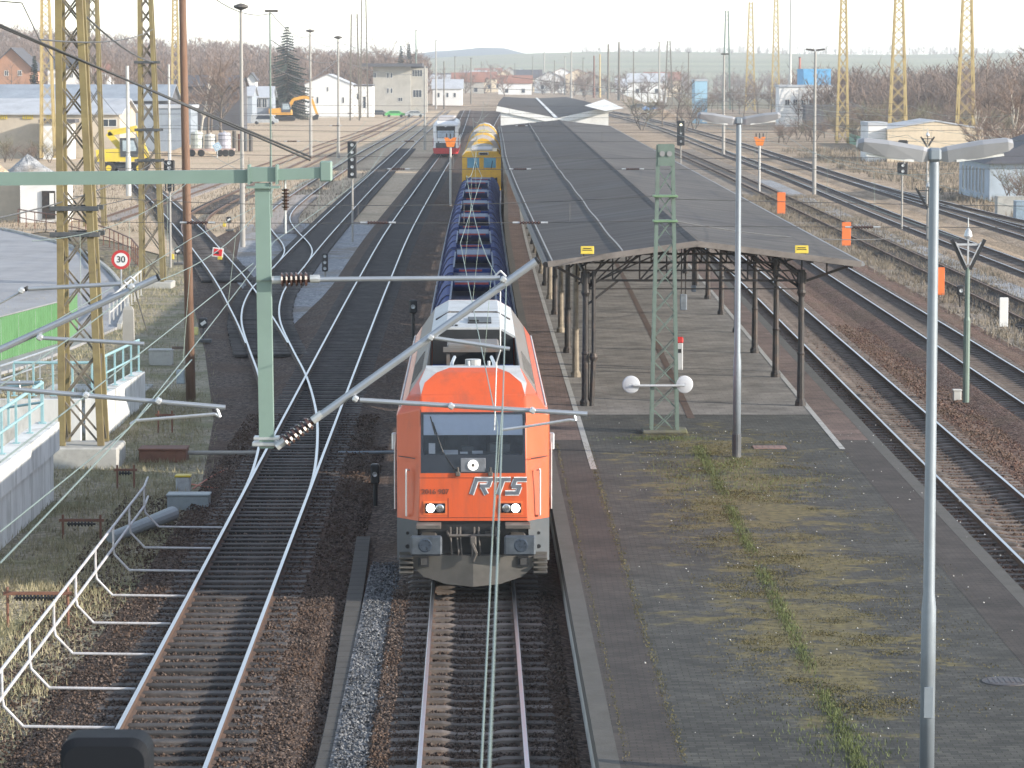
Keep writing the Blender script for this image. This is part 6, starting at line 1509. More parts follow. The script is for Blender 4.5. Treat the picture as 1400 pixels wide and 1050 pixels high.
def car(label, u, v, m, rz=0, L=4.4, van=False):
    rt = thing('parked_car', label, 'car', P(u, v, -.3), rz, group='cars and vans parked by the signal box')
    def pt(name, mb, mm, parent=rt): return part(name, mb, mm, parent, world=False)
    h = 1.9 if van else 1.42; mb = MB()
    pr = [(-L / 2, .35), (-L / 2, .9), (-L * .42, 1.0), (-L * .27, h), (L * .2, h), (L * .33, .98), (L * .48, .85), (L / 2, .35)] if not van else [(-L / 2, .35), (-L / 2, 1.9), (L * .25, 1.95), (L * .38, 1.1), (L / 2, .95), (L / 2, .35)]
    mb.loft([[(x, -.85, z) for x, z in pr], [(x, -.78 if z > 1.05 else -.86, z) for x, z in pr], [(x, .78 if z > 1.05 else .86, z) for x, z in pr], [(x, .85, z) for x, z in pr]]); pt('body', mb, m)
    mb = MB()
    for y in (-.87, .87): mb.prism([(-L * .33, 1.0), (-L * .24, h - .12), (L * .17, h - .12), (L * .28, 1.0)], 'Y', y - .012, y + .012)
    pt('side_window', mb, M_glass_dark)
    for x in (-L * .3, L * .3):
        for y in (-.8, .8): mb = MB(); mb.lathe([(.2, -.1), (.32, -.09), (.32, .09), (.2, .1)], (x, y, .32), 'Y', 14); pt('wheel', mb, M_tyre)
car('bright green car parked in front of the grey signal box', 540, 160, mat('car_green', (.10, .42, .12), .35), .1, 4.6)
car('silver car parked right of the bright green car', 567, 160, mat('car_silver', (.45, .47, .48), .3, .5), .1)
car('white van standing in front of the dark blue hall', 362, 170, M_white, 0, 5.2, True)
car('small blue car on the rubble ground beyond the canopy', 890, 152, mat('car_blue', (.12, .22, .42), .35), .2)
car('dark car among the rubble left of the small blue car', 873, 149, M_darkgrey, .3)
car('dark car parked left of the bright green car', 518, 159, M_darkgrey, .1, 4.2)
# trailer with pale tanks and drums
rt = thing('flat_trailer', 'low black wheeled trailer carrying pale tanks in the sandy yard', 'trailer', P(289, 214, -.3)); 
def pt(name, mb, mm, parent=rt): return part(name, mb, mm, parent, world=False)
mb = MB(); mb.box((0, 1, .8), (5.4, 2.2, .25)); pt('bed', mb, mat('trailer_pink', (.42, .30, .26), .7))
for x in (-2.3, -1.2, 1.0, 1.7, 2.4): mb = MB(); mb.lathe([(.2, -.12), (.42, -.1), (.42, .1), (.2, .12)], (x, -.1, .42), 'Y', 14); pt('wheel', mb, M_tyre)
def tank(label, dx, w, h, m):
    o = thing('storage_tank', label, 'tank', P(289, 214, -.3) + Vector((dx, .9, .93)), group='tanks on the low trailer'); mb = MB(); mb.lathe([(w * .46, 0), (w * .5, .1), (w * .5, h - .2), (w * .4, h), (.15, h + .02), (.15, h + .14), (0, h + .15)], (0, 0, 0), n=14); part('tank_body', mb, m, o, world=False); mb = MB()
    for z in (.3, h * .55, h - .35): mb.lathe([(w * .515, z), (w * .515, z + .06)], (0, 0, 0), n=14)
    part('band', mb, M_darkgrey, o, world=False)
tank('pale green grey tank with dark bands, left on the low trailer', -1.8, 1.5, 2.0, mat('tank_grey', (.42, .45, .42), .6)); tank('white tank in the middle of the low trailer', -.2, 1.4, 1.7, M_palewhite); tank('lilac grey tank at the right end of the low trailer', 1.5, 1.5, 1.9, mat('tank_lilac', (.40, .40, .46), .6))
for i in range(5):
    p = P(313 + i * 7.5, 207, -.3); o = thing('steel_drum', ['rusty upright drum nearest the low trailer', 'second upright drum in the row behind the mushroom lamp mast', 'middle upright drum of the row', 'dark upright drum, fourth in the row', 'last upright drum of the row, farthest from the trailer'][i], 'drum', p, group='row of upright steel drums')
    mb = MB(); h = 2.2 + (i % 2) * .4; mb.lathe([(.24, 0), (.26, .05), (.26, h * .5), (.29, h * .52), (.26, h * .54), (.26, h), (0, h)], (0, 0, 0), n=10); part('shell', mb, (M_iron_dk, M_grime, M_rust, M_darkgrey, M_grime)[i], o, world=False)
# heaps of gravel
def heap(label, u, v, w, h, m, seed):
    p = P(u, v, -.3); r = random.Random(seed); mb = MB(); n, k = 22, 7; vs = [(0, 0, h)]
    for j in range(1, k + 1):
        for i in range(n):
            a = 2 * math.pi * i / n; rr = w / 2 * j / k * (1 + .13 * math.sin(3 * a + seed) + r.uniform(-.06, .06)); vs.append((rr * math.cos(a), rr * math.sin(a) * .8, h * (1 - j / k) ** 1.15 + r.uniform(-.05, .05) * h))
    fs = [(0, 1 + i, 1 + (i + 1) % n) for i in range(n)]
    for j in range(k - 1):
        for i in range(n): a = 1 + j * n; fs.append((a + i, a + n + i, a + n + (i + 1) % n, a + (i + 1) % n))
    mb.add(vs, fs); o = part('gravel_heap', mb, m, world=False); o.location = p; tag(o, label, 'heap')
heap('grey gravel heap in front of the beige shed', 38, 238, 5.6, 2.0, M_ballast_pale, 1)
heap('sandy heap at the left edge, beside the grey gravel heap', -6, 243, 4.2, 1.5, M_sand, 2)
heap('pale sand heap in the yard behind the brown wooden pole', 262, 212, 9, 1.3, M_sand, 3)
heap('sandy mound left of the small green fence', 1168, 178, 12, 3.4, M_sand, 4)
heap('dark rubble mound beyond the canopy near the small blue car', 900, 163, 16, 2.4, M_far, 6)
# ================================================================== hills, trees
M_bark = mat('bark', (.13, .105, .085), .9, var=.25, scale=2); M_twig = mat('twigs', (.17, .125, .10), .9, var=.25, scale=.3); M_twig2 = mat('reddish_twigs', (.19, .135, .105), .9, var=.25, scale=.1); M_twig3 = mat('olive_twigs', (.16, .145, .085), .9, var=.25, scale=.3)
M_birch = mat('birch_bark', (.42, .39, .34), .8, var=.25, scale=3); M_spruce = mat('spruce_needles', (.030, .045, .032), .8, var=.45, scale=.5); M_field = mat('field', (.19, .19, .10), .95, var=.4, scale=.003, dirt=(.26, .21, .15), dirt_amt=1, dscale=.0022, stretch=(.5, 6, 1)); M_hillwood = mat('wooded_hill', (.05, .055, .06), .95, var=.35, scale=.02)
def hill(name, label, xs, crest, y0, y1, m, rows=14, back=500):
    mb = MB(); secs = []
    for x in xs:
        h = crest(x); col = []
        for j in range(rows + 1): t = j / rows; col.append((x, y0 + (y1 - y0) * t, -.5 + (h + .5) * (t * t * (3 - 2 * t))))
        col.append((x, y1 + back, h * .8)); secs.append(col)
    mb.loft(secs, close=False); return part(name, mb, m, kind='structure', label=label, smooth=True)
xs = [-420 + i * 40 for i in range(60)]
hill('field_hill', 'pale green fields rising to the far horizon', xs, lambda x: 24 + 5 * math.sin(x / 230) + 3 * math.sin(x / 90 + 1), 1700, 2900, M_field)
hill('far_hill', 'blue wooded hills at the end of the valley', [-700 + i * 30 for i in range(42)], lambda x: 20 + 22 * math.exp(-((x + 20) / 60) ** 2) + 14 * math.exp(-((x + 110) / 55) ** 2) + 18 / (1 + math.exp((x + 330) / 60)), 3000, 4200, M_hillwood)
hill('wooded_slope', 'brownish slope carrying the leafless wood on the left', [-420 + i * 20 for i in range(24)], lambda x: 2 + 15 * max(0, min(1, (-x - 10) / 210)), 800, 1180, M_far)
def bare_tree_mesh(seed, H, spread, levels=4, nb=6, rt=.02, twig_r=.012, stems=1, up=.55):
    r = random.Random(seed); T, C = MB(), MB()
    def grow(p, d, L, rad, lev):
        n = 3 if lev < 2 else 2; q = p; dd = d.copy(); seg = []
        for i in range(n):
            dd = (dd + Vector((r.gauss(0, .12), r.gauss(0, .12), r.gauss(0, .06) + .05))).normalized(); e = q + dd * (L / n); r0 = rad * (1 - .5 * i / n); r1 = rad * (1 - .5 * (i + 1) / n)
            (T if lev < 2 else C).tube(q, e, r0, r1, n=6 if lev == 0 else (4 if lev == 1 else 3), cap=False); seg.append((q, e, dd.copy())); q = e
        if lev >= levels: return
        k = nb if lev else nb + 5
        for j in range(k):
            t = r.uniform(.25 if lev else .28, 1); i = min(n - 1, int(t * n)); a, b, sd = seg[i]; o = a.lerp(b, t * n - i)
            az = r.uniform(0, 6.283); side_ = Vector((math.cos(az), math.sin(az), r.uniform(-.05, .35)))
            nd = (sd * up + side_ * spread).normalized(); grow(o, nd, L * r.uniform(.38, .62) * (1.12 - .35 * t), rad * .50, lev + 1)
        grow(q, dd, L * .5, rad * .5, lev + 1)
    for s in range(stems):
        a = r.uniform(0, 6.28); grow(Vector((r.uniform(-.2, .2), r.uniform(-.2, .2), 0)) * (stems > 1), Vector((math.cos(a) * .35 * (stems > 1), math.sin(a) * .35 * (stems > 1), 1)).normalized(), H * .55, H * rt, 0)
    return T, C
def meshdata(name, mb, m):
    me = bpy.data.meshes.new(name); me.from_pydata(mb.v, [], mb.f); me.materials.append(m); me.update(); return me
TREES = []
for i, (H, sp, nb, stems, m, mk) in enumerate(((12, .75, 5, 1, M_twig, M_bark), (13, .6, 5, 1, M_twig2, M_bark), (11, .9, 5, 1, M_twig, M_bark), (13, .5, 5, 1, M_twig2, M_birch), (5, .7, 4, 4, M_twig3, M_bark), (4.5, .8, 4, 4, M_twig2, M_bark))):
    T, C = bare_tree_mesh(20 + i, H, sp, 4 if stems == 1 else 3, nb, .016 if stems == 1 else .012, stems=stems); zmax = max(v[2] for v in C.v)
    TREES.append((meshdata('trunk', T, mk), meshdata('crown', C, m), zmax))
TN = [0] * 8
def tree(kind, x, y, z, h, label, name='bare_tree', cat='tree', group=None):
    tm, cm, zm = TREES[kind]; s = h / zm; rt = thing(name, label, cat, (x, y, z), random.uniform(0, 6.28), group=group); rt.scale = (s * random.uniform(.9, 1.15), s * random.uniform(.9, 1.15), s)
    newobj('trunk', tm, rt); newobj('crown', cm, rt); return rt
def tpx(kind, u, Y, vt, label, z=-.3, **k): return tree(kind, XU(u, Y), Y, z, ZV(vt, Y) - z, label, **k)
tpx(0, 20, 520, 78, 'round bare tree in front of the brick gabled house')
tpx(2, 1385, 330, 32, 'large bare tree with a wide crown at the right edge')
tpx(0, 1352, 400, 62, 'bare tree directly left of the large bare tree at the right edge')
tpx(3, 1342, 345, 110, 'pale barked young tree behind the dark hipped roof')
tpx(3, 1398, 300, 95, 'pale barked birch at the right edge in front of the large bare tree')
tpx(3, 1366, 310, 150, 'small pale stemmed tree above the dark hipped roof')
tpx(4, 1385, 246, 215, 'thicket of bare stems in front of the bluish shed', name='bare_bush', cat='bush')
tpx(5, 1398, 240, 222, 'bare bush at the right edge beside the blue grey tank', name='bare_bush', cat='bush')
tpx(2, 925, 640, 82, 'olive grey wide bare tree beyond the canopy, beside the far lattice pylon')
tpx(0, 905, 600, 112, 'bare tree with pale twigs left of the olive grey tree')
tpx(4, 878, 560, 118, 'low bare bush beyond the canopy, behind the small blue car', name='bare_bush', cat='bush')
tpx(4, 948, 560, 122, 'low bare bush at the foot of the olive grey tree', name='bare_bush', cat='bush')
tpx(5, 935, 540, 128, 'dark low bush in front of the pale blue hall', name='bare_bush', cat='bush')
tpx(1, 515, 900, 50, 'tall reddish bare tree behind the thin lattice masts')
tpx(1, 526, 920, 44, 'tallest reddish bare tree left of the signal box roof')
tpx(3, 560, 930, 48, 'bare tree rising behind the signal box roof')
tpx(2, 508, 880, 62, 'spreading bare tree behind the white annex')
def rowtrees(spec, label, group, name='bare_tree', cat='tree'):
    for (k, u, Y, vt) in spec: tpx(k, u, Y, vt, label, group=group, name=name, cat=cat)
rg = random.Random(11)
rowtrees([(rg.choice((0, 1, 2, 3)), 118 + i * 11 + rg.uniform(-4, 4), rg.uniform(480, 640), rg.uniform(62, 84)) for i in range(18)], 'bare tree in the loose row behind the long blue grey hall', 'bare trees behind the left halls')
rowtrees([(rg.choice((0, 1, 2)), 1105 + i * 6.4 + rg.uniform(-4, 4), rg.uniform(560, 860), rg.uniform(84, 112)) for i in range(44)], 'brown leafless tree in the wood behind the right main line', 'leafless wood on the right')
rowtrees([(rg.choice((4, 5)), 1140 + i * 11 + rg.uniform(-5, 5), rg.uniform(420, 540), rg.uniform(122, 148)) for i in range(24)], 'leafless bush at the edge of the right wood', 'leafless bushes on the right', 'bare_bush', 'bush')
rowtrees([(rg.choice((0, 1, 2)), 965 + i * 9 + rg.uniform(-4, 4), rg.uniform(700, 900), rg.uniform(98, 116)) for i in range(14)], 'leafless tree in the strip behind the distant pylons', 'leafless strip behind the distant pylons')
rowtrees([(rg.choice((1, 2, 0)), 735 + i * 8.5 + rg.uniform(-4, 4), rg.uniform(1000, 1300), rg.uniform(86, 97)) for i in range(22)], 'pinkish bare tree in the far belt beyond the canopy', 'far tree belt beyond the canopy')
rowtrees([(rg.choice((1, 0)), 592 + i * 8 + rg.uniform(-4, 4), rg.uniform(1000, 1400), rg.uniform(80, 94)) for i in range(13)], 'pale bare tree between the distant village houses', 'bare trees in the distant village')
rowtrees([(rg.choice((4, 5)), 6 + i * 12 + rg.uniform(-5, 5), rg.uniform(345, 368), rg.uniform(180, 196)) for i in range(6)], 'brown bush against the beige shed', 'brown bushes by the beige shed', 'bare_bush', 'bush')
rowtrees([(rg.choice((4, 5)), 1060 + i * 14 + rg.uniform(-5, 5), rg.uniform(430, 500), rg.uniform(150, 165)) for i in range(9)], 'reddish scrub along the right main line', 'scrub along the right main line', 'bare_bush', 'bush')
# spruces
def spruce(u, Y, vb, vt, label, wpx, seed):
    r = random.Random(seed); z0 = -.3; H = ZV(vt, Y) - z0; W = wpx * Y / 4400 / 2; rt = thing('spruce_tree', label, 'tree', (XU(u, Y), Y, z0)); T = MB(); T.tube((0, 0, 0), (0, 0, H * .97), H * .018, .03, n=8); part('trunk', T, M_bark, rt, world=False)
    C = MB(); lev = 34
    for j in range(lev):
        t = j / lev; z = H * (.07 + .93 * t); w = W * (1 - t) ** .8 + .15; nb = int(7 + 9 * (1 - t))
        for i in range(nb):
            a = r.uniform(0, 6.283); L = w * r.uniform(.6, 1.15); dx, dy = math.cos(a), math.sin(a); n = max(3, int(L / .5))
            for k in range(n):
                s0, s1 = L * k / n, L * (k + 1.25) / n; zz = lambda s: z - s * .34 + .06 * s * s / max(.5, L); wd = .36 * (1 - .5 * k / n) + .1
                px, py = -dy * wd, dx * wd; jz = r.uniform(-.1, .1)
                C.add([(dx * s0 + px, dy * s0 + py, zz(s0) - .12 + jz), (dx * s0 - px, dy * s0 - py, zz(s0) - .12 - jz), (dx * s1, dy * s1, zz(s1) + .05)], [(0, 1, 2)])
                C.add([(dx * s0, dy * s0, zz(s0)), (dx * (s0 + .12) + px * .3, dy * (s0 + .12) + py * .3, zz(s0) - .55 * wd - .25), (dx * s1, dy * s1, zz(s1))], [(0, 1, 2)])
    part('crown', C, M_spruce, rt, world=False, normals=False)
spruce(394, 690, 158, 33, 'tall dark spruce between the blue halls and the white gabled building', 82, 3)
spruce(50, 600, 118, 74, 'dark conical conifer right of the brick gabled house', 26, 4)
spruce(549, 880, 92, 60, 'dark evergreen behind the signal box roof, left of a pair', 22, 5)
spruce(560, 890, 92, 58, 'dark evergreen behind the signal box roof, right of a pair', 20, 6)
# far wood as one mass
def far_wood(name, label, spots, m, seed):
    r = random.Random(seed); var = []
    for s in range(5):
        mb = MB(); rr = random.Random(seed * 10 + s); mb.tube((0, 0, 0), (0, 0, .8), .012, .005, n=3, cap=False)
        for b in range(16):
            a = rr.uniform(0, 6.28); z = rr.uniform(.18, .8); L = (.36 - .2 * abs(z - .45)) * rr.uniform(.7, 1.1); e = Vector((math.cos(a) * L * .6, math.sin(a) * L * .6, z + L * .75)); mb.tube((0, 0, z), e, .006, .0025, n=3, cap=False)
            for c in range(6): t = rr.uniform(.25, 1); o = Vector((0, 0, z)).lerp(e, t); d = Vector((rr.gauss(0, .08), rr.gauss(0, .08), rr.uniform(.02, .14))); px = Vector((rr.uniform(-1, 1), rr.uniform(-1, 1), 0)).normalized() * .008; mb.add([o - px, o + px, o + d], [(0, 1, 2)])
        var.append((np.array(mb.v), mb.f))
    V, Fc, off_ = [], [], 0
    for (x, y, z, h) in spots:
        v, f = var[r.randrange(5)]; a = r.uniform(0, 6.28); ca, sa = math.cos(a), math.sin(a); w = v * np.array([h * 1.05, h * 1.05, h]); q = np.empty_like(w); q[:, 0] = w[:, 0] * ca - w[:, 1] * sa + x; q[:, 1] = w[:, 0] * sa + w[:, 1] * ca + y; q[:, 2] = w[:, 2] + z
        V.append(q); Fc += [tuple(i + off_ for i in t) for t in f]; off_ += len(v)
    me = bpy.data.meshes.new(name); me.from_pydata(np.concatenate(V).tolist(), [], Fc); me.materials.append(m); me.update(); o = newobj(name, me); tag(o, label, kind='stuff')
sl = lambda x, y: -.5 + (2.5 + 15 * max(0, min(1, (-x - 10) / 210))) * ((lambda t: t * t * (3 - 2 * t))(max(0, min(1, (y - 800) / 380))))
sp = []
while len(sp) < 1500:
    y = rg.uniform(830, 1260); u = rg.uniform(-60, 585); x = XU(u, y); sp.append((x, y, sl(x, min(y, 1180)) - .3, rg.uniform(9, 14)))
far_wood('woodland', 'pinkish brown leafless wood covering the slope on the left', sp, M_twig2, 3)
sp = []
while len(sp) < 520:
    y = rg.uniform(560, 900); u = rg.uniform(1088, 1430); sp.append((XU(u, y), y, -.5, rg.uniform(7, 11.5) * (1 + max(0, (u - 1250) / 600))))
far_wood('woodland', 'dense brown leafless wood behind the cream shed on the right', sp, M_twig, 5)
sp = []
while len(sp) < 420:
    y = rg.uniform(2700, 2900); x = rg.uniform(60, 480); sp.append((x, y, 22 + rg.uniform(-2, 3), rg.uniform(6, 11)))
while len(sp) < 620:
    y = rg.uniform(1500, 1800); x = XU(rg.uniform(840, 1180), y); sp.append((x, y, -.5, rg.uniform(7, 12)))
far_wood('woodland', 'hazy belt of trees along the distant field ridge', sp, M_twig, 4)
# ================================================================== overhead wires
def sag(a, b, s, n=14):
    a, b = Vector(a), Vector(b); return [a.lerp(b, i / n) - Vector((0, 0, 4 * s * (i / n) * (1 - i / n))) for i in range(n + 1)]
def overhead(label, pts, zc=5.45, zm=7.1, key=None, rc=.0075, drop=8):
    "contact wire and messenger with droppers through the support points (x, y)"
    rt = thing('overhead_line', label, 'overhead wire', (pts[0][0], pts[0][1], zc), group='overhead lines along the tracks'); C, Mm, D = MB(), MB(), MB()
    for (x0, y0), (x1, y1) in zip(pts, pts[1:]):
        c = sag((x0, y0, zc), (x1, y1, zc), .03); cx = lambda x, y: (at_y(TRK[key], y).x if y > 45 else x + .20) if key else x
        m = sag((cx(x0, y0) * .5 + x0 * .5, y0, zm), (cx(x1, y1) * .5 + x1 * .5, y1, zm), .55 * min(1.3, (y1 - y0) / 50)); k = 1 + (y0 + y1) / 1200
        C.path(c, rc * k, 5); Mm.path(m, rc * .85 * k, 5)
        for i in (range(3, 13, 4) if 30 < y0 < 60 else ((10,) if y0 < 30 else (5, 9))): D.tube(c[i], m[i], .0035 * k, n=4)
    part('contact_wire', C, M_wire, rt); part('messenger_wire', Mm, M_wiredk if False else M_wire, rt); part('droppers', D, M_wire, rt, kind='stuff')
ax = lambda y: at_y(TRK['A'], y).x
bx = lambda y: at_y(TRK['B'], y).x
overhead('overhead line above the orange locomotive and its wagons', [(-.2, 4), (-.17, 37.8), (-1.27, 79), (ax(130) + .33, 130), (ax(180) - .3, 180), (ax(235) + .3, 235), (ax(290) - .3, 290), (ax(345) + .3, 345)], key='A')
overhead('overhead line above the shiny dark track left of the locomotive', [(-5.2, 4), (-4.5, 37.7), (-5.9, 80), (bx(131) + .3, 131), (bx(182) - .3, 182), (bx(236) + .3, 236), (bx(292) - .3, 292)], key='B')
gx_ = lambda k, y, d: (at_y(TRK[k], y).x + d, y)
overhead('overhead line above the track at the right platform edge', [gx_('G', 81, .3), gx_('G', 131, -.3), gx_('G', 182, .3), gx_('G', 236, -.3), gx_('G', 292, .3), gx_('G', 350, -.3)], key='G')
overhead('overhead line above the nearer main line track on the right', [gx_('J', 182, .3), gx_('J', 236, -.3), gx_('J', 292, .3), gx_('J', 350, -.3), gx_('J', 420, .3)], key='J')
overhead('overhead line above the siding looping over the pale ballast', [tuple(PY(47, 522, 52).xy), tuple(PY(262, 411, 82).xy), tuple(PY(430, 300, 131).xy), tuple(PY(500, 235, 182).xy)], zc=5.4, zm=6.9)
def cross_span(label, ends, y, zs, ins, sags=(.25, .05)):
    rt = thing('cross_span', label, 'cross span wire', (ends[0], y, zs[0]), group='cross span ropes over the tracks')
    for z, s in zip(zs, sags): mb = MB(); mb.path(sag((ends[0], y, z), (ends[1], y + .4, z), s, 20), .007 * (1 + y / 260), 5); part('span_rope', mb, M_wiredk, rt)
    for x in ins:
        mi, mc = MB(), MB(); insulator(mi, mc, (x - .45, y, zs[-1] - sags[-1] * .5), (x + .45, y, zs[-1] - sags[-1] * .5), .05, 7); o = part('insulator', mi, M_insul, rt); part('insulator_cap', mc, M_cap, o)
    for k in range(5):
        x = ends[0] + (ends[1] - ends[0]) * (k + .7) / 5.6; mb = MB(); mb.tube((x, y, zs[0] - sags[0] * .8), (x, y, zs[-1] - sags[-1]), .005 * (1 + y / 260), n=4); part('span_hanger', mb, M_wiredk, rt)
cross_span('cross span ropes from the nearest pylon to the green lattice mast on the platform', (-11.2, 3.9), 82, (ZV(268, 82), ZV(303, 82)), [XU(517, 82), XU(725, 82), XU(270, 82)])
cross_span('cross span ropes over the canopy, second row back', (-16.5, 30), 131, (6.4, 5.75), [XU(545, 131), XU(711, 131), XU(865, 131)])
cross_span('cross span ropes from the green lattice mast to the right', (3.9, 40), 82.4, (6.4, 5.7), [XU(1182, 82)])
cross_span('cross span ropes far back in front of the yellow cab', (-26, 34), 236, (6.6, 5.8), [XU(460, 236), XU(713, 236)])
def single(label, pts, r, s=.3, m=None, group='single wires'):
    mb = MB()
    for a, b in zip(pts, pts[1:]): mb.path(sag(a, b, s), r, 5)
    o = part('hanging_wire', mb, m or M_wiredk); tag(o, label, 'wire', group)
single('thin wire strung between the tops of the lamp masts by the spruce', [PY(250, -40, 150), PY(371, 18, 211), PY(425, 48, 367), PY(463, 58, 375), PY(596, 80, 600)], .03, .8)
single('pair wire running down from the mast tops to the yard, upper', [PY(371, 55, 211), PY(463, 82, 375), PY(581, 100, 500)], .03, .8)
single('dark stay wire at the top left corner with a drop', [PY(-20, 0, 60), PY(30, 4, 60), PY(54, 54, 60.2), PY(75, 82, 60.4)], .012, 0)
single('stay wire from the speed sign railing up to the left tube cantilever', [PY(183, 392, 38.2), PY(201, 452, 38.4)], .009, 0)
for i, (u0, v0, Y0, u1, v1, Y1) in enumerate(((0, 632, 34, 346, 360, 75), (0, 770, 28, 262, 492, 44))):
    single(['pale wire running from the left edge towards the switches, upper', 'pale wire running from the left edge towards the switches, lower'][i], [PY(u0, v0, Y0), PY(u1, v1, Y1)], .010, .02, M_wire)

cross_span('cross span ropes over the yard, third row back', (-20, 32), 182, (6.5, 5.8), [XU(400, 182), XU(560, 182)])
cross_span('cross span ropes far back before the canopy gable', (-34, 36), 300, (6.8, 5.9), [XU(480, 300), XU(880, 300)])
overhead('overhead line above the second track right of the platform', [gx_('H', 81, -.3), gx_('H', 131, .3), gx_('H', 182, -.3), gx_('H', 236, .3), gx_('H', 300, -.3)], key='H')
overhead('overhead line above the farther main line track on the right', [gx_('K', 200, .3), gx_('K', 250, -.3), gx_('K', 300, .3), gx_('K', 360, -.3), gx_('K', 430, .3)], key='K')
overhead('overhead line above the track curving away past the stop board', [gx_('D', 126, .2), gx_('D', 160, -.3), gx_('D', 205, .3), gx_('D', 260, -.3)], key='D')
for i, q in enumerate(([PY(54, 54, 60.2), PY(209, 40, 148)], [PY(105, 10, 84), PY(209, 85, 148), PY(241, 110, 470)], [PY(130, 120, 204), PY(233, 230, 159)], [PY(-10, 300, 60), PY(209, 222, 148)], [PY(142, 280, 148), PY(332, 215, 178)], [PY(371, 90, 211), PY(425, 110, 367), PY(485, 60, 640)], [PY(910, 300, 82.4), PY(1233, 325, 120)], [PY(700, 105, 300), PY(1230, 160, 420)], [PY(640, 120, 360), PY(1060, 128, 600)])):
    single(['wire from the top left stay to the second pylon', 'wire between the tops of the two nearest ochre pylons', 'wire from the half hidden pylon to the slatted signal', 'wire from the left edge to the second pylon', 'wire from the second pylon to the tall mushroom lamp mast', 'thin wire past the flat headed masts by the spruce', 'thin wire from the green lattice mast to the right', 'thin wire from the canopy towards the yellow pylons', 'thin wire over the far end of the canopy'][i], q, .012 + .00004 * q[-1].y, .25)
# ================================================================== grass, haze
M_grass = mat('grass_blades', (.24, .22, .13), .8, var=.5, scale=2.5, dirt=(.36, .31, .21), dirt_amt=.9, dscale=1.2); M_grassfresh = mat('fresh_grass', (.085, .105, .035), .9, var=.4, scale=3); M_drygrass = mat('dry_grass', (.20, .17, .125), .9, var=.35, scale=1.5, dirt=(.15, .11, .075), dirt_amt=.8, dscale=.4); M_mossy = mat('moss_tufts', (.095, .085, .032), .9, var=.4, scale=4, dirt=(.10, .07, .035), dirt_amt=.8, dscale=2)
def blades(name, label, pts, h0, h1, w, m, seed, lean=.5):
    rs = np.random.RandomState(seed); p = np.array(pts); n = len(p); a = rs.uniform(0, 6.283, n); h = rs.uniform(h0, h1, n); l = rs.uniform(0, lean, n) * h; b = a + rs.uniform(-.8, .8, n) + 1.57
    dx, dy = np.cos(a) * w / 2, np.sin(a) * w / 2; V = np.empty((n, 3, 3)); V[:, 0] = p; V[:, 0, 0] -= dx; V[:, 0, 1] -= dy; V[:, 1] = p; V[:, 1, 0] += dx; V[:, 1, 1] += dy; V[:, 2] = p; V[:, 2, 0] += np.cos(b) * l; V[:, 2, 1] += np.sin(b) * l; V[:, 2, 2] += h
    me = bpy.data.meshes.new(name); me.vertices.add(n * 3); me.vertices.foreach_set('co', V.reshape(-1)); me.loops.add(n * 3); me.loops.foreach_set('vertex_index', np.arange(n * 3, dtype=np.int32)); me.polygons.add(n); me.polygons.foreach_set('loop_start', np.arange(0, n * 3, 3, dtype=np.int32)); me.materials.append(m); me.update(); me.validate()
    return tag(newobj(name, me), label, kind='stuff')
rs = np.random.RandomState(3)
def clumped(n, x0, x1, y0, y1, z, clumps, r, inside=None):
    c = np.stack([rs.uniform(x0, x1, clumps), rs.uniform(y0, y1, clumps)], 1); k = rs.randint(0, clumps, n); rad = r * rs.uniform(.4, 1.6, clumps); p = c[k] + rs.normal(0, 1, (n, 2)) * rad[k][:, None]
    p = p[(p[:, 0] > x0) & (p[:, 0] < x1) & (p[:, 1] > y0) & (p[:, 1] < y1)]
    if inside is not None: p = p[inside(p)]
    return np.concatenate([p, np.full((len(p), 1), z)], 1)
vb = [P(20, 1000), P(110, 880), P(205, 760), P(275, 650), P(292, 560), P(280, 470), P(262, 400), P(250, 345)]
vby, vbx = np.array([p.y for p in vb]), np.array([p.x for p in vb])
ins = lambda p: p[:, 0] < np.interp(p[:, 1], vby, vbx) + rs.normal(0, .25, len(p)) - .2
g1 = clumped(70000, -16, -6, 47, 100, ZG, 900, .55, ins); g2 = clumped(26000, -22, -9, 98, 165, ZG, 500, .8, ins)
blades('grass', 'short winter grass on the verge left of the tracks', np.concatenate([g1, g2]), .05, .20, .022, M_grass, 1, .9)
g3 = clumped(46000, 18.0, 24.2, 92, 260, ZG, 900, .5); blades('dry_grass', 'dry brown weeds along the overgrown right track', g3, .06, .34, .03, M_drygrass, 2, .9)
g3 = clumped(30000, 34, 60, 190, 420, ZG, 500, 1.2); blades('dry_grass', 'dry weeds on the far right beyond the main line', g3, .2, .7, .07, M_drygrass, 3, .8)
g3 = clumped(9000, -40, -12, 200, 330, ZG, 500, 1.6); blades('dry_grass', 'dry tufts scattered over the sandy yard', g3, .1, .4, .06, M_drygrass, 4, .8)
# platform grass: joint line, patches round the lamp and the mast
jl = P(955, 610, PT), P(1182, 1060, PT); t = rs.uniform(0, 1, 9500) ** 1.1; m_ = (np.sin(t * 23) + np.sin(t * 57 + 1) + rs.normal(0, .7, 9500)) > -.6; t = t[m_]
j = np.stack([jl[1].x + (jl[0].x - jl[1].x) * t + rs.normal(0, .075, len(t)), jl[1].y + (jl[0].y - jl[1].y) * t, np.full(len(t), PT)], 1)
def spot(u, v, n, sx, sy): p = P(u, v, PT); return np.stack([p.x + rs.normal(0, sx, n), p.y + rs.normal(0, sy, n), np.full(n, PT)], 1)
fr = np.concatenate([j, spot(958, 622, 500, .10, .7), spot(1165, 1020, 700, .3, 1.0), spot(1120, 1000, 400, .5, 1.2), spot(985, 640, 500, .35, .8), spot(1010, 632, 300, .2, .5), spot(905, 600, 900, .6, .28), spot(1040, 660, 900, .8, 1.6), spot(940, 650, 700, .5, 1.8)])
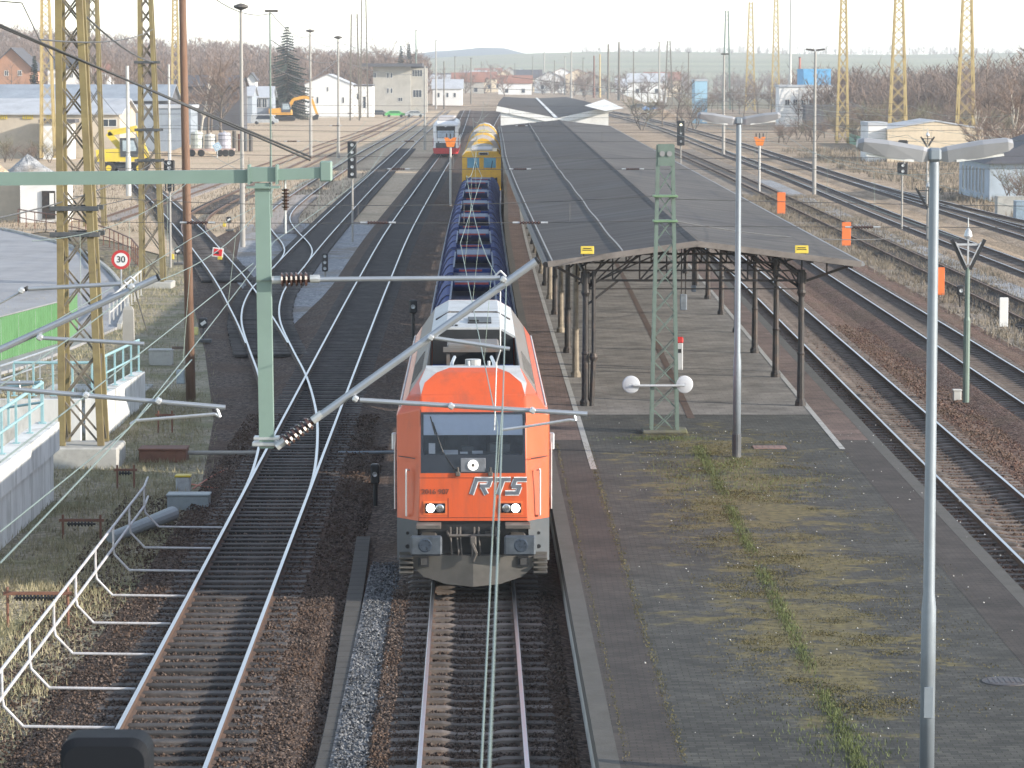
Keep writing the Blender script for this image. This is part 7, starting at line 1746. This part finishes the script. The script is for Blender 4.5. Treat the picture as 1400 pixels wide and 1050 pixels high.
blades('grass', 'green grass growing from the platform joint', fr, .015, .085, .014, M_grassfresh, 5, .9)
ms = clumped(80000, 3.0, 8.2, 45, 82, PT, 230, .34); ms = ms[rs.uniform(0, 1, len(ms)) < np.exp(-((ms[:, 0] - 5.0) / 1.5) ** 2) * .9 + .04]
ms2 = np.concatenate([np.stack([x + rs.normal(0, .05, 2600), rs.uniform(42, 79, 2600), np.full(2600, PT)], 1) for x in (at_y(LE, 60).x + 1.14,)])
ms2[:, 0] = np.array([at_y(LE, y).x + 1.14 for y in ms2[:, 1]]) + rs.normal(0, .05, len(ms2)); ms3 = ms2.copy(); ms3[:, 0] = np.array([at_y(LE, y).x + .40 for y in ms3[:, 1]]) + rs.normal(0, .025, len(ms3))
blades('moss', 'brown green moss tufts on the old platform paving', np.concatenate([ms, ms2, ms3[::2]]), .006, .028, .022, M_mossy, 6, 1.4)
# loose stones on the near ballast, small litter on the platform
def stones(name, label, p, s0, s1, m, seed):
    rs = np.random.RandomState(seed); n = len(p); o = np.array([(1, 0, 0), (-1, 0, 0), (0, 1, 0), (0, -1, 0), (0, 0, 1), (0, 0, -.4)], float); V = o[None] * rs.uniform(.6, 1.2, (n, 6, 1)) + rs.normal(0, .15, (n, 6, 3)); V *= rs.uniform(s0, s1, n)[:, None, None]; a = rs.uniform(0, 6.28, n); x = V[:, :, 0] * np.cos(a)[:, None] - V[:, :, 1] * np.sin(a)[:, None]; y = V[:, :, 0] * np.sin(a)[:, None] + V[:, :, 1] * np.cos(a)[:, None]; V[:, :, 0] = x; V[:, :, 1] = y; V += np.array(p)[:, None, :]
    f = np.array([(0, 2, 4), (2, 1, 4), (1, 3, 4), (3, 0, 4), (2, 0, 5), (1, 2, 5), (3, 1, 5), (0, 3, 5)]); Fc = (f[None] + (np.arange(n) * 6)[:, None, None]).reshape(-1)
    me = bpy.data.meshes.new(name); me.vertices.add(n * 6); me.vertices.foreach_set('co', V.reshape(-1)); me.loops.add(n * 24); me.loops.foreach_set('vertex_index', Fc.astype(np.int32)); me.polygons.add(n * 8); me.polygons.foreach_set('loop_start', np.arange(0, n * 24, 3, dtype=np.int32)); me.materials.append(m); me.update(); me.validate()
    return tag(newobj(name, me), label, kind='stuff')
ay = np.array([p.y for p in TRK['A']]); axx = np.array([p.x for p in TRK['A']]); by_ = np.array([p.y for p in TRK['B']]); bxx = np.array([p.x for p in TRK['B']]); gy = np.array([p.y for p in TRK['G']]); gxx = np.array([p.x for p in TRK['G']])
def rows_(n, cy, cx, x0, x1, y0, y1, z): y = y0 + (y1 - y0) * rs.uniform(0, 1, n) ** 1.3; x = np.interp(y, cy, cx) + rs.uniform(x0, x1, n); return np.stack([x, y, z + rs.uniform(-.012, .012, n)], 1), x - np.interp(y, cy, cx)
def norail(p, d): return p[np.abs(np.abs(d) - .7525) > .10]
q1, d1 = rows_(26000, by_, bxx, -1.9, 1.9, 43, 92, -.192); q2, d2 = rows_(26000, ay, axx, -1.5, 1.5, 43, 60, -.192); q3, d3 = rows_(20000, ay, axx, -4.0, -2.3, 43, 85, -.285); q5, d5 = rows_(9000, by_, bxx, -3.6, -2.0, 43, 75, -.285)
q1[np.abs(d1) > .85, 2] += .032; q2[np.abs(d2) > .85, 2] += .032
stones('ballast_stones', 'loose dark ballast stones between the near rails', np.concatenate([norail(q1, d1), norail(q2, d2), q3, q5]), .018, .042, M_ballast, 11)
q4, d4 = rows_(26000, gy, gxx, -1.4, 3.8, 60, 125, -.20); q4[np.abs(d4) > .85, 2] += .035; q4[np.abs(d4) > 1.9, 2] = -.29; stones('ballast_stones', 'loose rust brown ballast stones right of the platform', norail(q4, d4), .022, .05, M_ballast_red, 12)
q6, d6 = rows_(7000, ay, axx, -2.0, -1.05, 43, 64, ZG + .112); stones('gravel_stones', 'loose grey gravel stones left of the locomotive track', q6, .018, .04, M_ballast_grey, 13)
lt = np.stack([rs.uniform(2, 10, 260), rs.uniform(43, 84, 260), np.full(260, PT + .004)], 1); stones('litter', 'pale specks of grit and litter on the old paving', lt, .008, .022, M_palewhite, 14)
for i, (a_, b_) in enumerate(((P(262, 662, -.22), P(318, 668, -.22)), (P(264, 668, -.22), P(312, 640, -.22)))):
    mb = MB(); m_ = a_.lerp(b_, .5) + Vector((0, -.35 + .5 * i, .02)); mb.path(spline([a_, m_, b_], .12), .018, 5); o = part('cable', mb, mat('orange_cable', (.40, .13, .08), .6)); tag(o, 'reddish cable looping from the yellow lidded box, ' + ('nearer the camera' if i == 0 else 'farther from the camera'), 'cable')
# haze
if HAZE:
    hm = bpy.data.materials.new('haze_air'); hm.use_nodes = True; nt = hm.node_tree; nt.nodes.clear(); out = nt.nodes.new('ShaderNodeOutputMaterial'); pv = nt.nodes.new('ShaderNodeVolumePrincipled'); pv.inputs['Density'].default_value = HAZE; pv.inputs['Color'].default_value = (.82, .90, 1, 1); pv.inputs['Anisotropy'].default_value = .2
    nt.links.new(pv.outputs[0], out.inputs['Volume']); mb = MB(); mb.box((0, 3500, 30), (3600, 7400, 62.8)); o = part('haze', mb, hm, kind='stuff')
